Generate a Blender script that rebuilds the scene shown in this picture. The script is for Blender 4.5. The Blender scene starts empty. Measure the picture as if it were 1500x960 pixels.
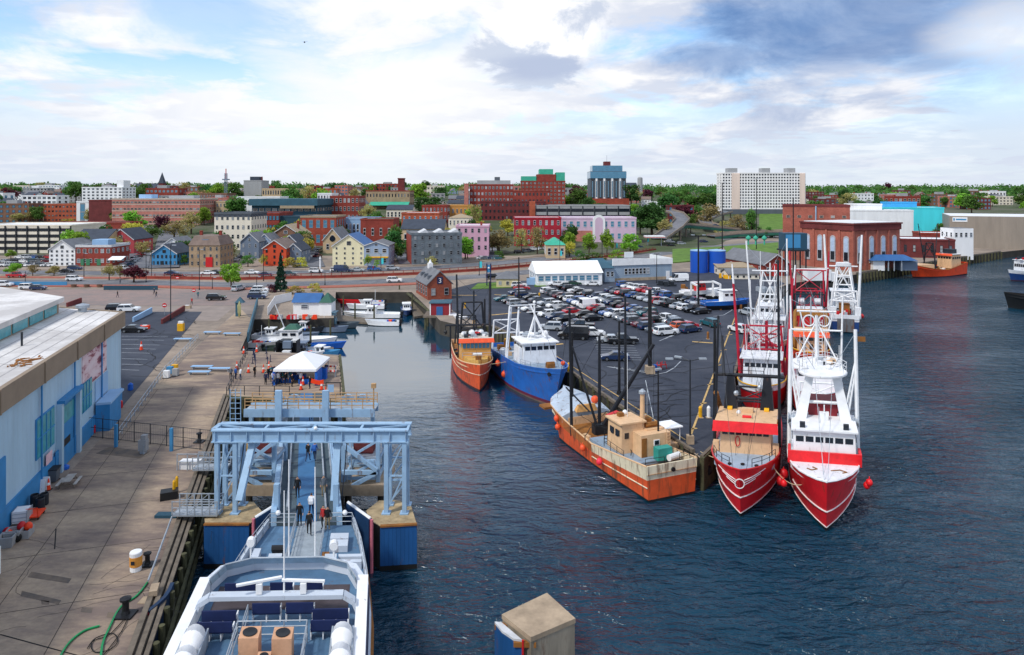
import bpy,bmesh,math,random
from mathutils import Vector,Matrix,noise as mnoise
R = random.Random(7)
SC = bpy.context.scene
COL = SC.collection
HY,CZ,G = 283.0,30.0,3.0        # horizon row of a 1500 px wide view, eye height, quay height
V = Vector
def P(px,py,z=G):
 k = (CZ - z) / (py - HY)
 return V(((px - 750) * k,1000 * k,z))
def PY(px,py,Y):
 return V(((px - 750) * Y / 1000,Y,CZ - (py - HY) * Y / 1000))
def lerp(a,b,t): return a + (b - a) * t
def interp(tab,x):
 if x <= tab[0][0]: return tab[0][1]
 for (x0,y0),(x1,y1) in zip(tab,tab[1:]):
  if x <= x1: return lerp(y0,y1,(x - x0) / (x1 - x0))
 return tab[-1][1]
LP = [(0,2.6),(300,2.6),(600,19),(1000,30),(1600,38),(5000,40)]
RP = [(0,2.6),(450,2.6),(600,13),(900,19),(1400,34),(2000,38),(5000,38)]
def TH(x,y):
 t = min(1,max(0,x / max(y,1) / .35)); t = t * t * (3 - 2 * t)
 return lerp(interp(LP,y),interp(RP,y),t)
def S(h):
 h = h.lstrip('#'); c = [int(h[i:i + 2],16) / 255 for i in (0,2,4)]
 return tuple(x / 12.92 if x < .04045 else ((x + .055) / 1.055) ** 2.4 for x in c)
MATS = {}
def mat(name,col,rough=.65,metal=0,nz=1.5,amt=.18,bump=0,rust=0,streak=False,spec=.4,coat=0,obcol=False,tint=0):
 if name in MATS: return MATS[name]
 if isinstance(col,str): col = S(col)
 m = bpy.data.materials.new(name); m.use_nodes = True
 nt = m.node_tree; N = nt.nodes; L = nt.links; b = N['Principled BSDF']
 b.inputs['Roughness'].default_value = rough; b.inputs['Metallic'].default_value = metal
 b.inputs['Specular IOR Level'].default_value = spec
 if coat: b.inputs['Coat Weight'].default_value = coat; b.inputs['Coat Roughness'].default_value = .08
 tc = N.new('ShaderNodeTexCoord'); vec = tc.outputs['Object']
 if streak:
  mp = N.new('ShaderNodeMapping'); mp.inputs['Scale'].default_value = (1,1,.18); L.new(vec,mp.inputs[0]); vec = mp.outputs[0]
 no = N.new('ShaderNodeTexNoise'); no.inputs['Scale'].default_value = nz; no.inputs['Detail'].default_value = 6; no.inputs['Roughness'].default_value = .65
 L.new(vec,no.inputs[0])
 mr = N.new('ShaderNodeMapRange'); mr.inputs[1].default_value = .3; mr.inputs[2].default_value = .7
 mr.inputs[3].default_value = 1 - amt; mr.inputs[4].default_value = 1 + amt; L.new(no.outputs[0],mr.inputs[0])
 vm = N.new('ShaderNodeVectorMath'); vm.operation = 'SCALE'; L.new(mr.outputs[0],vm.inputs['Scale'])
 if obcol:
  oi = N.new('ShaderNodeObjectInfo'); L.new(oi.outputs['Color'],vm.inputs[0])
 else: vm.inputs[0].default_value = col
 out = vm.outputs[0]
 if tint:
  oi = N.new('ShaderNodeObjectInfo'); hs = N.new('ShaderNodeHueSaturation')
  m1 = N.new('ShaderNodeMapRange'); m1.inputs[3].default_value = .5 - tint * .12; m1.inputs[4].default_value = .5 + tint * .06
  m2 = N.new('ShaderNodeMapRange'); m2.inputs[3].default_value = 1 - tint; m2.inputs[4].default_value = 1 + tint
  L.new(oi.outputs['Random'],m1.inputs[0]); L.new(oi.outputs['Random'],m2.inputs[0])
  L.new(m1.outputs[0],hs.inputs['Hue']); L.new(m2.outputs[0],hs.inputs['Value']); L.new(out,hs.inputs['Color']); out = hs.outputs[0]
 if rust:
  n2 = N.new('ShaderNodeTexNoise'); n2.inputs['Scale'].default_value = .9; n2.inputs['Detail'].default_value = 8; n2.inputs['Roughness'].default_value = .7
  mp2 = N.new('ShaderNodeMapping'); mp2.inputs['Scale'].default_value = (1.9,1.9,.3); L.new(tc.outputs['Object'],mp2.inputs[0]); L.new(mp2.outputs[0],n2.inputs[0])
  r2 = N.new('ShaderNodeMapRange'); r2.inputs[1].default_value = .63 - rust * .2; r2.inputs[2].default_value = .74 - rust * .16; r2.inputs[4].default_value = .85
  L.new(n2.outputs[0],r2.inputs[0])
  mx = N.new('ShaderNodeMix'); mx.data_type = 'RGBA'; L.new(r2.outputs[0],mx.inputs[0]); L.new(out,mx.inputs[6]); mx.inputs[7].default_value = (.13,.055,.025,1); out = mx.outputs[2]
 L.new(out,b.inputs['Base Color'])
 if bump:
  bp = N.new('ShaderNodeBump'); bp.inputs['Strength'].default_value = bump; bp.inputs['Distance'].default_value = .05
  L.new(no.outputs[0],bp.inputs['Height']); L.new(bp.outputs[0],b.inputs['Normal'])
 MATS[name] = m; return m
def brick(name,col,mortar=(.3,.27,.25),w=.24,amt=.3,big=.25):
 if name in MATS: return MATS[name]
 if isinstance(col,str): col = S(col)
 m = mat(name,col,.85,nz=big,amt=amt); nt = m.node_tree; N = nt.nodes; L = nt.links; b = N['Principled BSDF']
 src = b.inputs['Base Color'].links[0].from_socket
 geo = N.new('ShaderNodeTexCoord'); sx = N.new('ShaderNodeSeparateXYZ'); L.new(geo.outputs['Object'],sx.inputs[0])
 ad = N.new('ShaderNodeMath'); ad.operation = 'ADD'; L.new(sx.outputs[0],ad.inputs[0]); L.new(sx.outputs[1],ad.inputs[1])
 cb = N.new('ShaderNodeCombineXYZ'); L.new(ad.outputs[0],cb.inputs[0]); L.new(sx.outputs[2],cb.inputs[1])
 bt = N.new('ShaderNodeTexBrick'); bt.inputs['Scale'].default_value = 1; bt.inputs['Brick Width'].default_value = w * 2; bt.inputs['Row Height'].default_value = w
 bt.inputs['Mortar Size'].default_value = .02; bt.inputs['Color1'].default_value = (1,1,1,1); bt.inputs['Color2'].default_value = (.72,.7,.68,1); bt.inputs['Mortar'].default_value = (1.25,1.25,1.25,1)
 L.new(cb.outputs[0],bt.inputs[0])
 mx = N.new('ShaderNodeMix'); mx.data_type = 'RGBA'; mx.blend_type = 'MULTIPLY'; mx.inputs[0].default_value = .8
 L.new(src,mx.inputs[6]); L.new(bt.outputs[0],mx.inputs[7]); L.new(mx.outputs[2],b.inputs['Base Color'])
 return m
def ribbed(name,col,period=.6,amt=.12,axis=0,rough=.5):
 """sheet with real-looking ribs: bump from a wave along the wall"""
 m = mat(name,col,rough,nz=.35,amt=amt,streak=True); nt = m.node_tree; N = nt.nodes; L = nt.links; b = N['Principled BSDF']
 tc = N.new('ShaderNodeTexCoord'); w = N.new('ShaderNodeTexWave'); w.bands_direction = 'DIAGONAL' if axis == 2 else 'XYZ'[axis]; w.inputs['Scale'].default_value = .314 / period
 L.new(tc.outputs['Object'],w.inputs[0]); bp = N.new('ShaderNodeBump'); bp.inputs['Strength'].default_value = .6; bp.inputs['Distance'].default_value = .05
 L.new(w.outputs['Fac'],bp.inputs['Height']); L.new(bp.outputs[0],b.inputs['Normal'])
 return m
def planks(name,c1,c2,scale=.35,stretch=(1,.1,1),rot=0,rough=.8,big=.07):
 """weathered deck: long stains over blotches, hue from c1 to c2"""
 m = mat(name,c1,rough,nz=2.5,amt=.16,bump=.25); nt = m.node_tree; N = nt.nodes; L = nt.links; b = N['Principled BSDF']
 src = b.inputs['Base Color'].links[0].from_socket
 tc = N.new('ShaderNodeTexCoord'); mp = N.new('ShaderNodeMapping'); mp.inputs['Scale'].default_value = stretch; mp.inputs['Rotation'].default_value = (0,0,rot)
 L.new(tc.outputs['Object'],mp.inputs[0]); n = N.new('ShaderNodeTexNoise'); n.inputs['Scale'].default_value = scale; n.inputs['Detail'].default_value = 9; n.inputs['Roughness'].default_value = .68; L.new(mp.outputs[0],n.inputs[0])
 n2 = N.new('ShaderNodeTexNoise'); n2.inputs['Scale'].default_value = big; n2.inputs['Detail'].default_value = 4; L.new(tc.outputs['Object'],n2.inputs[0])
 av = N.new('ShaderNodeMath'); av.operation = 'ADD'; L.new(n.outputs[0],av.inputs[0]); L.new(n2.outputs[0],av.inputs[1])
 mr = N.new('ShaderNodeMapRange'); mr.inputs[1].default_value = .86; mr.inputs[2].default_value = 1.16; L.new(av.outputs[0],mr.inputs[0])
 mx = N.new('ShaderNodeMix'); mx.data_type = 'RGBA'; L.new(mr.outputs[0],mx.inputs[0]); L.new(src,mx.inputs[6]); mx.inputs[7].default_value = (*S(c2),1)
 L.new(mx.outputs[2],b.inputs['Base Color']); return m
def leafmat(name,col,tint=.25):
 m = mat(name,col,.7,nz=.6,amt=.35,spec=.2,tint=tint); nt = m.node_tree; N = nt.nodes; L = nt.links; b = N['Principled BSDF']
 src = b.inputs['Base Color'].links[0].from_socket
 tr = N.new('ShaderNodeBsdfTranslucent'); L.new(src,tr.inputs[0]); ms = N.new('ShaderNodeMixShader'); ms.inputs[0].default_value = .3
 L.new(b.outputs[0],ms.inputs[1]); L.new(tr.outputs[0],ms.inputs[2]); L.new(ms.outputs[0],N['Material Output'].inputs[0]); return m
class M:
 def __init__(s): s.v = []; s.f = []; s.m = []
 def add(s,vs,fs,m=0):
  o = len(s.v); s.v += [V(v) for v in vs]; s.f += [tuple(i + o for i in f) for f in fs]; s.m += [m] * len(fs); return s
 def box(s,x0,x1,y0,y1,z0,z1,m=0):
  return s.add([(x0,y0,z0),(x1,y0,z0),(x1,y1,z0),(x0,y1,z0),(x0,y0,z1),(x1,y0,z1),(x1,y1,z1),(x0,y1,z1)],
     [(0,3,2,1),(4,5,6,7),(0,1,5,4),(1,2,6,5),(2,3,7,6),(3,0,4,7)],m)
 def cb(s,c,sx,sy,sz,rz=0,m=0):     # box on its base centre c
  o = len(s.v); s.box(-sx / 2,sx / 2,-sy / 2,sy / 2,0,sz,m); mt = Matrix.Translation(V(c)) @ Matrix.Rotation(rz,4,'Z')
  for i in range(o,len(s.v)): s.v[i] = mt @ s.v[i]
  return s
 def bar(s,p,q,w,h=None,m=0):
  p = V(p); q = V(q); h = h or w; d = (q - p).normalized(); up = V((0,0,1)) if abs(d.z) < .95 else V((0,1,0))
  a = d.cross(up).normalized() * w / 2; b = a.cross(d).normalized() * h / 2
  return s.add([p - a - b,p + a - b,p + a + b,p - a + b,q - a - b,q + a - b,q + a + b,q - a + b],
     [(0,3,2,1),(4,5,6,7),(0,1,5,4),(1,2,6,5),(2,3,7,6),(3,0,4,7)],m)
 def tube(s,p,q,r,r2=None,n=6,m=0):
  p = V(p); q = V(q); r2 = r if r2 is None else r2; d = (q - p).normalized(); up = V((0,0,1)) if abs(d.z) < .95 else V((0,1,0))
  a = d.cross(up).normalized(); b = a.cross(d)
  vs = [p + (a * math.cos(t) + b * math.sin(t)) * r for t in [i * math.tau / n for i in range(n)]] + [q + (a * math.cos(t) + b * math.sin(t)) * r2 for t in [i * math.tau / n for i in range(n)]]
  return s.add(vs,[(i,(i + 1) % n,n + (i + 1) % n,n + i) for i in range(n)] + [tuple(range(n))[::-1],tuple(range(n,2 * n))],m)
 def path(s,pts,r,n=5,m=0):
  for p,q in zip(pts,pts[1:]): s.tube(p,q,r,n=n,m=m)
  return s
 def prism(s,poly,z0,z1,m=0,mtop=None):
  n = len(poly); vs = [(p[0],p[1],z0) for p in poly] + [(p[0],p[1],z1) for p in poly]
  s.add(vs,[(i,(i + 1) % n,n + (i + 1) % n,n + i) for i in range(n)] + [tuple(range(n))[::-1]],m)
  return s.add(vs[n:],[tuple(range(n))],m if mtop is None else mtop)
 def poly(s,pts,m=0): return s.add(pts,[tuple(range(len(pts)))],m)
 def loft(s,rings,closed=True,caps=True,m=0):
  n = len(rings[0]); vs = [p for r in rings for p in r]; fs = []
  for j in range(len(rings) - 1):
   for i in range(n if closed else n - 1): a = j * n + i; b = j * n + (i + 1) % n; fs.append((a,b,b + n,a + n))
  if caps: fs += [tuple(range(n))[::-1],tuple(range((len(rings) - 1) * n,len(rings) * n))]
  return s.add(vs,fs,m)
 def lathe(s,prof,c=(0,0,0),n=12,m=0):
  c = V(c); return s.loft([[c + V((r * math.cos(t),r * math.sin(t),z)) for t in [i * math.tau / n for i in range(n)]] for r,z in prof],m=m)
 def ball(s,c,r,n=8,k=5,sz=1,m=0):
  return s.lathe([(max(r * math.sin(math.pi * j / k),.003),-r * sz * math.cos(math.pi * j / k)) for j in range(k + 1)],c,n,m)
 def extr(s,prof,x0,x1,axis='x',m=0):   # profile of (a, z) swept along x (a = y) or along y (a = x)
  f = (lambda a,z,t: (t,a,z)) if axis == 'x' else (lambda a,z,t: (a,t,z))
  return s.loft([[f(a,z,x0) for a,z in prof],[f(a,z,x1) for a,z in prof]],m=m)
 def mesh(s,name,mats,K=None,off=None,smooth=False):
  me = bpy.data.meshes.new(name); vs = s.v
  if K is not None: vs = [K @ v for v in vs]
  if off is not None: vs = [v - off for v in vs]
  me.from_pydata([tuple(v) for v in vs],[],s.f)
  for m in (mats if isinstance(mats,(list,tuple)) else [mats]): me.materials.append(m)
  me.polygons.foreach_set('material_index',s.m)
  if smooth: me.polygons.foreach_set('use_smooth',[True] * len(s.f))
  me.update(); return me
def link(name,me,parent=None,loc=(0,0,0),rz=0):
 o = bpy.data.objects.new(name,me); COL.objects.link(o); o.location = loc; o.rotation_euler = (0,0,rz)
 if parent: o.parent = parent
 return o
def tag(o,label,cat,group=None):
 o['label'] = label; o['category'] = cat
 if group: o['group'] = group
 return o
def thing(name,loc,label,cat,group=None,rz=0):
 return tag(link(name,None,None,loc,rz),label,cat,group)
def part(name,mb,mats,parent,K=None,smooth=False,w=False,label=None):
 """one mesh object; w: vertices are in world coordinates"""
 o = link(name,mb.mesh(name,mats,K,V(parent.location) if w else None,smooth),parent)
 if label: o['label'] = label
 return o
def solo(name,mb,mats,label,cat,group=None,smooth=False,K=None):
 """thing that is one mesh given in world coordinates; origin at its base"""
 vs = [K @ v for v in mb.v] if K is not None else mb.v
 c = V((sum(v.x for v in vs) / len(vs),sum(v.y for v in vs) / len(vs),min(v.z for v in vs)))
 return tag(link(name,mb.mesh(name,mats,K,c,smooth),None,c),label,cat,group)
def struct(name,mb,mats,smooth=False,kind='structure',off=None):
 o = link(name,mb.mesh(name,mats,None,off,smooth),None,off or (0,0,0)); o['kind'] = kind; return o
def dup(o,parent=None,loc=None,rz=None):
 c = o.copy(); COL.objects.link(c)
 if parent is not None: c.parent = parent
 if loc is not None: c.location = loc
 if rz is not None: c.rotation_euler = (0,0,rz)
 for ch in o.children: dup(ch,c)
 return c
white = mat('white_paint','#e6e8ea',.5,nz=.8,amt=.1,rust=.05)
hullwhite = mat('boat_white_paint','#dfe3e8',.45,nz=.8,amt=.12,rust=.3)
black = mat('black_paint','#17191d',.5)
steel = mat('galvanised_steel','#a6afb8',.5,.35,amt=.2)
dark = mat('dark_metal','#2a3038',.5,.3)
lblue = mat('light_blue_steel_paint','#93b3cf',.5,nz=.6,amt=.14,rust=.3)
glass = mat('dark_window_glass','#1a222c',.12,spec=.6,amt=.1)
glassb = mat('blue_window_glass','#4c82a0',.12,spec=.6,amt=.15,nz=.4)
tealglass = mat('teal_glass_block','#3f97a3',.25,spec=.5,amt=.25,nz=1.2)
rubber = mat('black_rubber','#101113',.8)
orange = mat('orange_float_plastic','#f0451c',.5,amt=.08)
redp = mat('red_paint','#c01b22',.45,amt=.1,nz=.7)
yellow = mat('yellow_paint','#e0a818',.5)
concrete = mat('weathered_concrete','#a3917b',.9,nz=.9,amt=.3,bump=.4)
wood = mat('weathered_timber','#6b6257',.85,nz=1.4,amt=.35,streak=True)
pilewood = mat('mossy_pile_timber','#4a4a34',.9,nz=1.2,amt=.5)
tan = mat('tan_boat_paint','#d9b48c',.5,amt=.12,rust=.15)
rusty = mat('rusty_tan_deck','#8a5a28',.85,nz=.8,amt=.4,rust=.3)
gdeck = mat('grey_boat_deck_paint','#8396a8',.6,nz=.7,amt=.18,rust=.2)
bluep = mat('blue_plastic','#155fc0',.5)
navy = mat('navy_upholstery','#14234f',.7)
canvas = mat('white_canvas','#eceff2',.7,nz=.4,amt=.05)
trunkm = mat('bark','#4a3b30',.9,nz=3,amt=.3)
headl = mat('headlight_glass','#dfe6ee',.15,spec=.7)
taill = mat('tail_light','#a01018',.3)
def vary_glass(m):
 nt = m.node_tree; N = nt.nodes; L = nt.links; oi = N.new('ShaderNodeObjectInfo'); cr = N.new('ShaderNodeValToRGB'); e = cr.color_ramp.elements; cr.color_ramp.interpolation = 'CONSTANT'
 e[0].color = (.012,.016,.022,1); e[1].position = .55; e[1].color = (.035,.045,.06,1)
 for p,c in ((.74,(.12,.15,.19,1)),(.88,(.32,.34,.36,1))): x = e.new(p); x.color = c
 L.new(oi.outputs['Random'],cr.inputs[0]); L.new(cr.outputs[0],N['Principled BSDF'].inputs['Base Color'])
wglass = mat('building_window_glass','#1a222c',.1,spec=.7); vary_glass(wglass)
cam = bpy.data.cameras.new('camera'); co = link('camera',cam); SC.camera = co
co.location = (0,0,CZ); co.rotation_euler = (math.radians(90),0,0)
cam.sensor_fit = 'HORIZONTAL'; cam.sensor_width = 36; cam.lens = 24; cam.shift_y = -(480 - HY) / 1500; cam.clip_end = 9000; cam.clip_start = .5
SC.view_settings.view_transform = 'Standard'; SC.view_settings.look = 'None'; SC.view_settings.gamma = 1; SC.view_settings.exposure = .3
SUN_EL,SUN_AZ = math.radians(50),math.radians(-132)       # azimuth from +Y clockwise: sun on the left, a little behind
sd = V((math.sin(SUN_AZ) * math.cos(SUN_EL),math.cos(SUN_AZ) * math.cos(SUN_EL),math.sin(SUN_EL)))
sl = bpy.data.lights.new('sun','SUN'); sl.energy = 2.3; sl.angle = math.radians(7); sl.color = (1,.95,.87)
so = link('sun',sl,None,(0,0,200)); so.rotation_euler = (-sd).to_track_quat('-Z','Y').to_euler()
def build_world():
 w = bpy.data.worlds.new('World'); SC.world = w; w.use_nodes = True; nt = w.node_tree; N = nt.nodes; L = nt.links
 bg = N['Background']; bg.inputs[1].default_value = .82
 def nd(t,**kw):
  n = N.new(t)
  for k,v in kw.items(): setattr(n,k,v)
  return n
 def mth(op,a,b=None,clamp=False):
  n = nd('ShaderNodeMath',operation=op,use_clamp=clamp)
  for i,x in enumerate((a,b)):
   if x is None: continue
   if isinstance(x,(int,float)): n.inputs[i].default_value = x
   else: L.new(x,n.inputs[i])
  return n.outputs[0]
 def mix(f,a,b):
  n = nd('ShaderNodeMix',data_type='RGBA'); n.clamp_factor = True
  for i,x in ((0,f),(6,a),(7,b)):
   if isinstance(x,(int,float)): n.inputs[i].default_value = x
   elif isinstance(x,tuple): n.inputs[i].default_value = (*x,1)
   else: L.new(x,n.inputs[i])
  return n.outputs[2]
 def rng(x,a,b,c=0,d=1):
  n = nd('ShaderNodeMapRange',interpolation_type='SMOOTHSTEP'); L.new(x,n.inputs[0])
  for i,q in enumerate((a,b,c,d)): n.inputs[i + 1].default_value = q
  return n.outputs[0]
 sky = nd('ShaderNodeTexSky',sky_type='NISHITA'); sky.sun_disc = False; sky.sun_elevation = SUN_EL; sky.sun_rotation = SUN_AZ; sky.air_density = 1.1; sky.dust_density = .6
 sc = nd('ShaderNodeVectorMath',operation='MULTIPLY'); L.new(sky.outputs[0],sc.inputs[0]); sc.inputs[1].default_value = (.15,.185,.215)
 tc = nd('ShaderNodeTexCoord'); sep = nd('ShaderNodeSeparateXYZ'); L.new(tc.outputs['Generated'],sep.inputs[0])
 zz = mth('ADD',mth('MAXIMUM',sep.outputs[2],0),.11)
 u = mth('DIVIDE',sep.outputs[0],zz); v = mth('DIVIDE',sep.outputs[1],zz)
 cb = nd('ShaderNodeCombineXYZ'); L.new(u,cb.inputs[0]); L.new(v,cb.inputs[1]); cb.inputs[2].default_value = 3.3
 def noi(scale,det,rough,off,dist=0,vec=None):
  mp = nd('ShaderNodeMapping'); mp.inputs['Location'].default_value = off; L.new(vec or cb.outputs[0],mp.inputs[0])
  n = nd('ShaderNodeTexNoise'); n.inputs['Scale'].default_value = scale; n.inputs['Detail'].default_value = det; n.inputs['Roughness'].default_value = rough; n.inputs['Distortion'].default_value = dist
  L.new(mp.outputs[0],n.inputs[0]); return n.outputs[0]
 d3 = nd('ShaderNodeMapping'); d3.inputs['Scale'].default_value = (1,1,2.0); L.new(tc.outputs['Generated'],d3.inputs[0])
 big = noi(1.0,9,.6,(1.7,.4,0),.3)            # cloud cover seen on a flat layer overhead
 fine = noi(5.5,10,.62,(4.2,1.3,2),.5,d3.outputs[0])
 band = noi(2.4,6,.55,(8.2,3.3,1),.2)
 def blob(px,py,r0,r1,sy=1.0,wob=.0):          # a cloud bank round one heading
  d = V(((px - 750) / 1000,1,(HY - py) / 1000)).normalized()
  sb = nd('ShaderNodeVectorMath',operation='SUBTRACT'); L.new(tc.outputs['Generated'],sb.inputs[0]); sb.inputs[1].default_value = d
  ml = nd('ShaderNodeVectorMath',operation='MULTIPLY'); L.new(sb.outputs[0],ml.inputs[0]); ml.inputs[1].default_value = (1,1,sy)
  ln = nd('ShaderNodeVectorMath',operation='LENGTH'); L.new(ml.outputs[0],ln.inputs[0])
  x = ln.outputs['Value']
  if wob: x = mth('ADD',x,mth('MULTIPLY',mth('SUBTRACT',fine,.5),wob))
  return rng(x,r0,r1,1,0)
 cover = rng(mth('ADD',big,mth('MULTIPLY',fine,.25)),.47,.66)
 cover = mth('MAXIMUM',cover,rng(sep.outputs[2],.05,.22,.92,0))
 cover = mth('MULTIPLY',cover,mth('SUBTRACT',1,mth('MULTIPLY',blob(290,5,.05,.20,2.4,.4),.7)))
 cover = mth('MULTIPLY',cover,mth('SUBTRACT',1,mth('MULTIPLY',blob(30,30,.05,.15,1.8,.4),.75)))
 cover = mth('MAXIMUM',cover,blob(600,130,.05,.30,1.6,.4),True)
 bright = mix(rng(fine,.34,.62),(.66,.72,.85),(1.0,1.0,1.02))
 bright = mix(mth('MULTIPLY',rng(band,.42,.58),.75),bright,(.60,.67,.83))
 low = mix(rng(sep.outputs[2],.0,.13,.8,0),bright,(.72,.79,.91))
 col = mix(mth('MULTIPLY',blob(480,80,.10,.55,1.8,.5),.8),low,(1.06,1.06,1.07))
 col = mix(cover,sc.outputs[0],col)
 col = mix(mth('MULTIPLY',blob(790,45,.07,.12,1.3,.3),.95),col,mix(rng(fine,.43,.54),(.62,.69,.83),(1.15,1.14,1.14)))
 col = mix(mth('MULTIPLY',blob(800,98,.02,.10,4.5,.2),.65),col,(.44,.52,.72))
 dk = mth('MAXIMUM',blob(1230,30,.09,.26,1.9,.26),blob(1060,85,.04,.16,3.4,.2))
 dk = mth('MAXIMUM',dk,mth('MULTIPLY',blob(1370,95,.03,.13,3.5,.2),.9))
 col = mix(mth('MULTIPLY',dk,.95),col,mix(rng(fine,.30,.70),(.13,.25,.52),(.36,.49,.74)))
 col = mix(mth('MULTIPLY',blob(1455,55,.02,.09,1.6,.2),.7),col,(.86,.88,.94))
 L.new(col,bg.inputs[0])
build_world()
def build_water():
 m = bpy.data.materials.new('harbour_water'); m.use_nodes = True; nt = m.node_tree; N = nt.nodes; L = nt.links; b = N['Principled BSDF']
 b.inputs['Base Color'].default_value = (.0008,.034,.066,1); b.inputs['Roughness'].default_value = .05; b.inputs['IOR'].default_value = 1.5
 tc = N.new('ShaderNodeTexCoord')
 def noi(sc,det,stretch,rot):
  mp = N.new('ShaderNodeMapping'); mp.inputs['Scale'].default_value = stretch; mp.inputs['Rotation'].default_value = (0,0,rot); L.new(tc.outputs['Object'],mp.inputs[0])
  n = N.new('ShaderNodeTexNoise'); n.inputs['Scale'].default_value = sc; n.inputs['Detail'].default_value = det; n.inputs['Roughness'].default_value = .55; n.inputs['Distortion'].default_value = .6; L.new(mp.outputs[0],n.inputs[0]); return n.outputs[0]
 a = noi(.34,4,(1,2.2,1),.3); c = noi(1.1,4,(1,1.9,1),-.15); e = noi(.035,4,(1,1.6,1),.3)
 ad = N.new('ShaderNodeMath'); ad.operation = 'MULTIPLY_ADD'; L.new(c,ad.inputs[0]); ad.inputs[1].default_value = .3; L.new(a,ad.inputs[2])
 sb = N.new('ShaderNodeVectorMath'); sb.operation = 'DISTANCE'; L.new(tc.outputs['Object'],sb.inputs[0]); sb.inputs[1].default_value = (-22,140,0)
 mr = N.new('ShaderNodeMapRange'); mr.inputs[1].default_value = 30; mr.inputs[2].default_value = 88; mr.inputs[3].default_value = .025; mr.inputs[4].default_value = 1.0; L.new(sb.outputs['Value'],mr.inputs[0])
 m2 = N.new('ShaderNodeMapRange'); m2.inputs[1].default_value = .35; m2.inputs[2].default_value = .65; m2.inputs[3].default_value = .3; m2.inputs[4].default_value = 1.05; L.new(e,m2.inputs[0])
 st = N.new('ShaderNodeMath'); st.operation = 'MULTIPLY'; L.new(mr.outputs[0],st.inputs[0])
 ir = N.new('ShaderNodeMapRange'); ir.inputs[1].default_value = .025; ir.inputs[2].default_value = 1; ir.inputs[3].default_value = 4.5; ir.inputs[4].default_value = 1.4; L.new(mr.outputs[0],ir.inputs[0]); L.new(ir.outputs[0],b.inputs['IOR']); L.new(m2.outputs[0],st.inputs[1])  # index raised beyond real water over the calm basin, to brighten its sky reflection
 bp = N.new('ShaderNodeBump'); bp.inputs['Distance'].default_value = 1.7; L.new(st.outputs[0],bp.inputs['Strength']); L.new(ad.outputs[0],bp.inputs['Height']); L.new(bp.outputs[0],b.inputs['Normal'])
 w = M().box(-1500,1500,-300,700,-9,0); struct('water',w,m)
build_water()
asph = planks('dark_asphalt','#2b3240','#3f4450',.25,(1,1,1),0,.85,.03)
asphw = planks('worn_road_asphalt','#585b62','#74757a',.25,(1,1,1),0,.9,.03)
deckm = planks('stained_pier_deck','#a8957f','#74665f',.5,(.35,1,1),math.radians(17),.9,.06)
conc = planks('pale_concrete','#97897b','#7c7167',.3,(1,1,1),0,.9,.05)
plaza = planks('reddish_plaza_paving','#8d7a74','#77706e',.3,(1,1,1),0,.9,.04)
brickpave = mat('red_brick_paving','#9a5a4a',.9,amt=.2)
grass = mat('grass','#55752a',.95,nz=.25,amt=.35)
earth = planks('town_ground','#3c4a28','#5a5a4c',.08,(1,1,1),0,.95,.02)
wallc = mat('quay_wall','#3d3a35',.9,nz=.5,amt=.4)
yline = mat('yellow_line_paint','#b99a63',.8,amt=.3)
wline = mat('white_line_paint','#a9b0b8',.8,amt=.3)
def pix(l,z=G): return [P(x,y,z) for x,y in l]
SHORE = [(-700,1100),(150,1100),(332,581),(503,590),(496,520),(352,514),(372,468),(489,466),(492,428),(603,428),
  (645,470),(690,480),(724,480),(775,504),(825,538),(902,593),(1016,664),(1028,673),(1046,656),(1090,500),(1114,430),(1160,415),(1255,402),(1331,390),(1402,379),(1466,369.5),(1500,366),(1900,360)]
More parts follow.
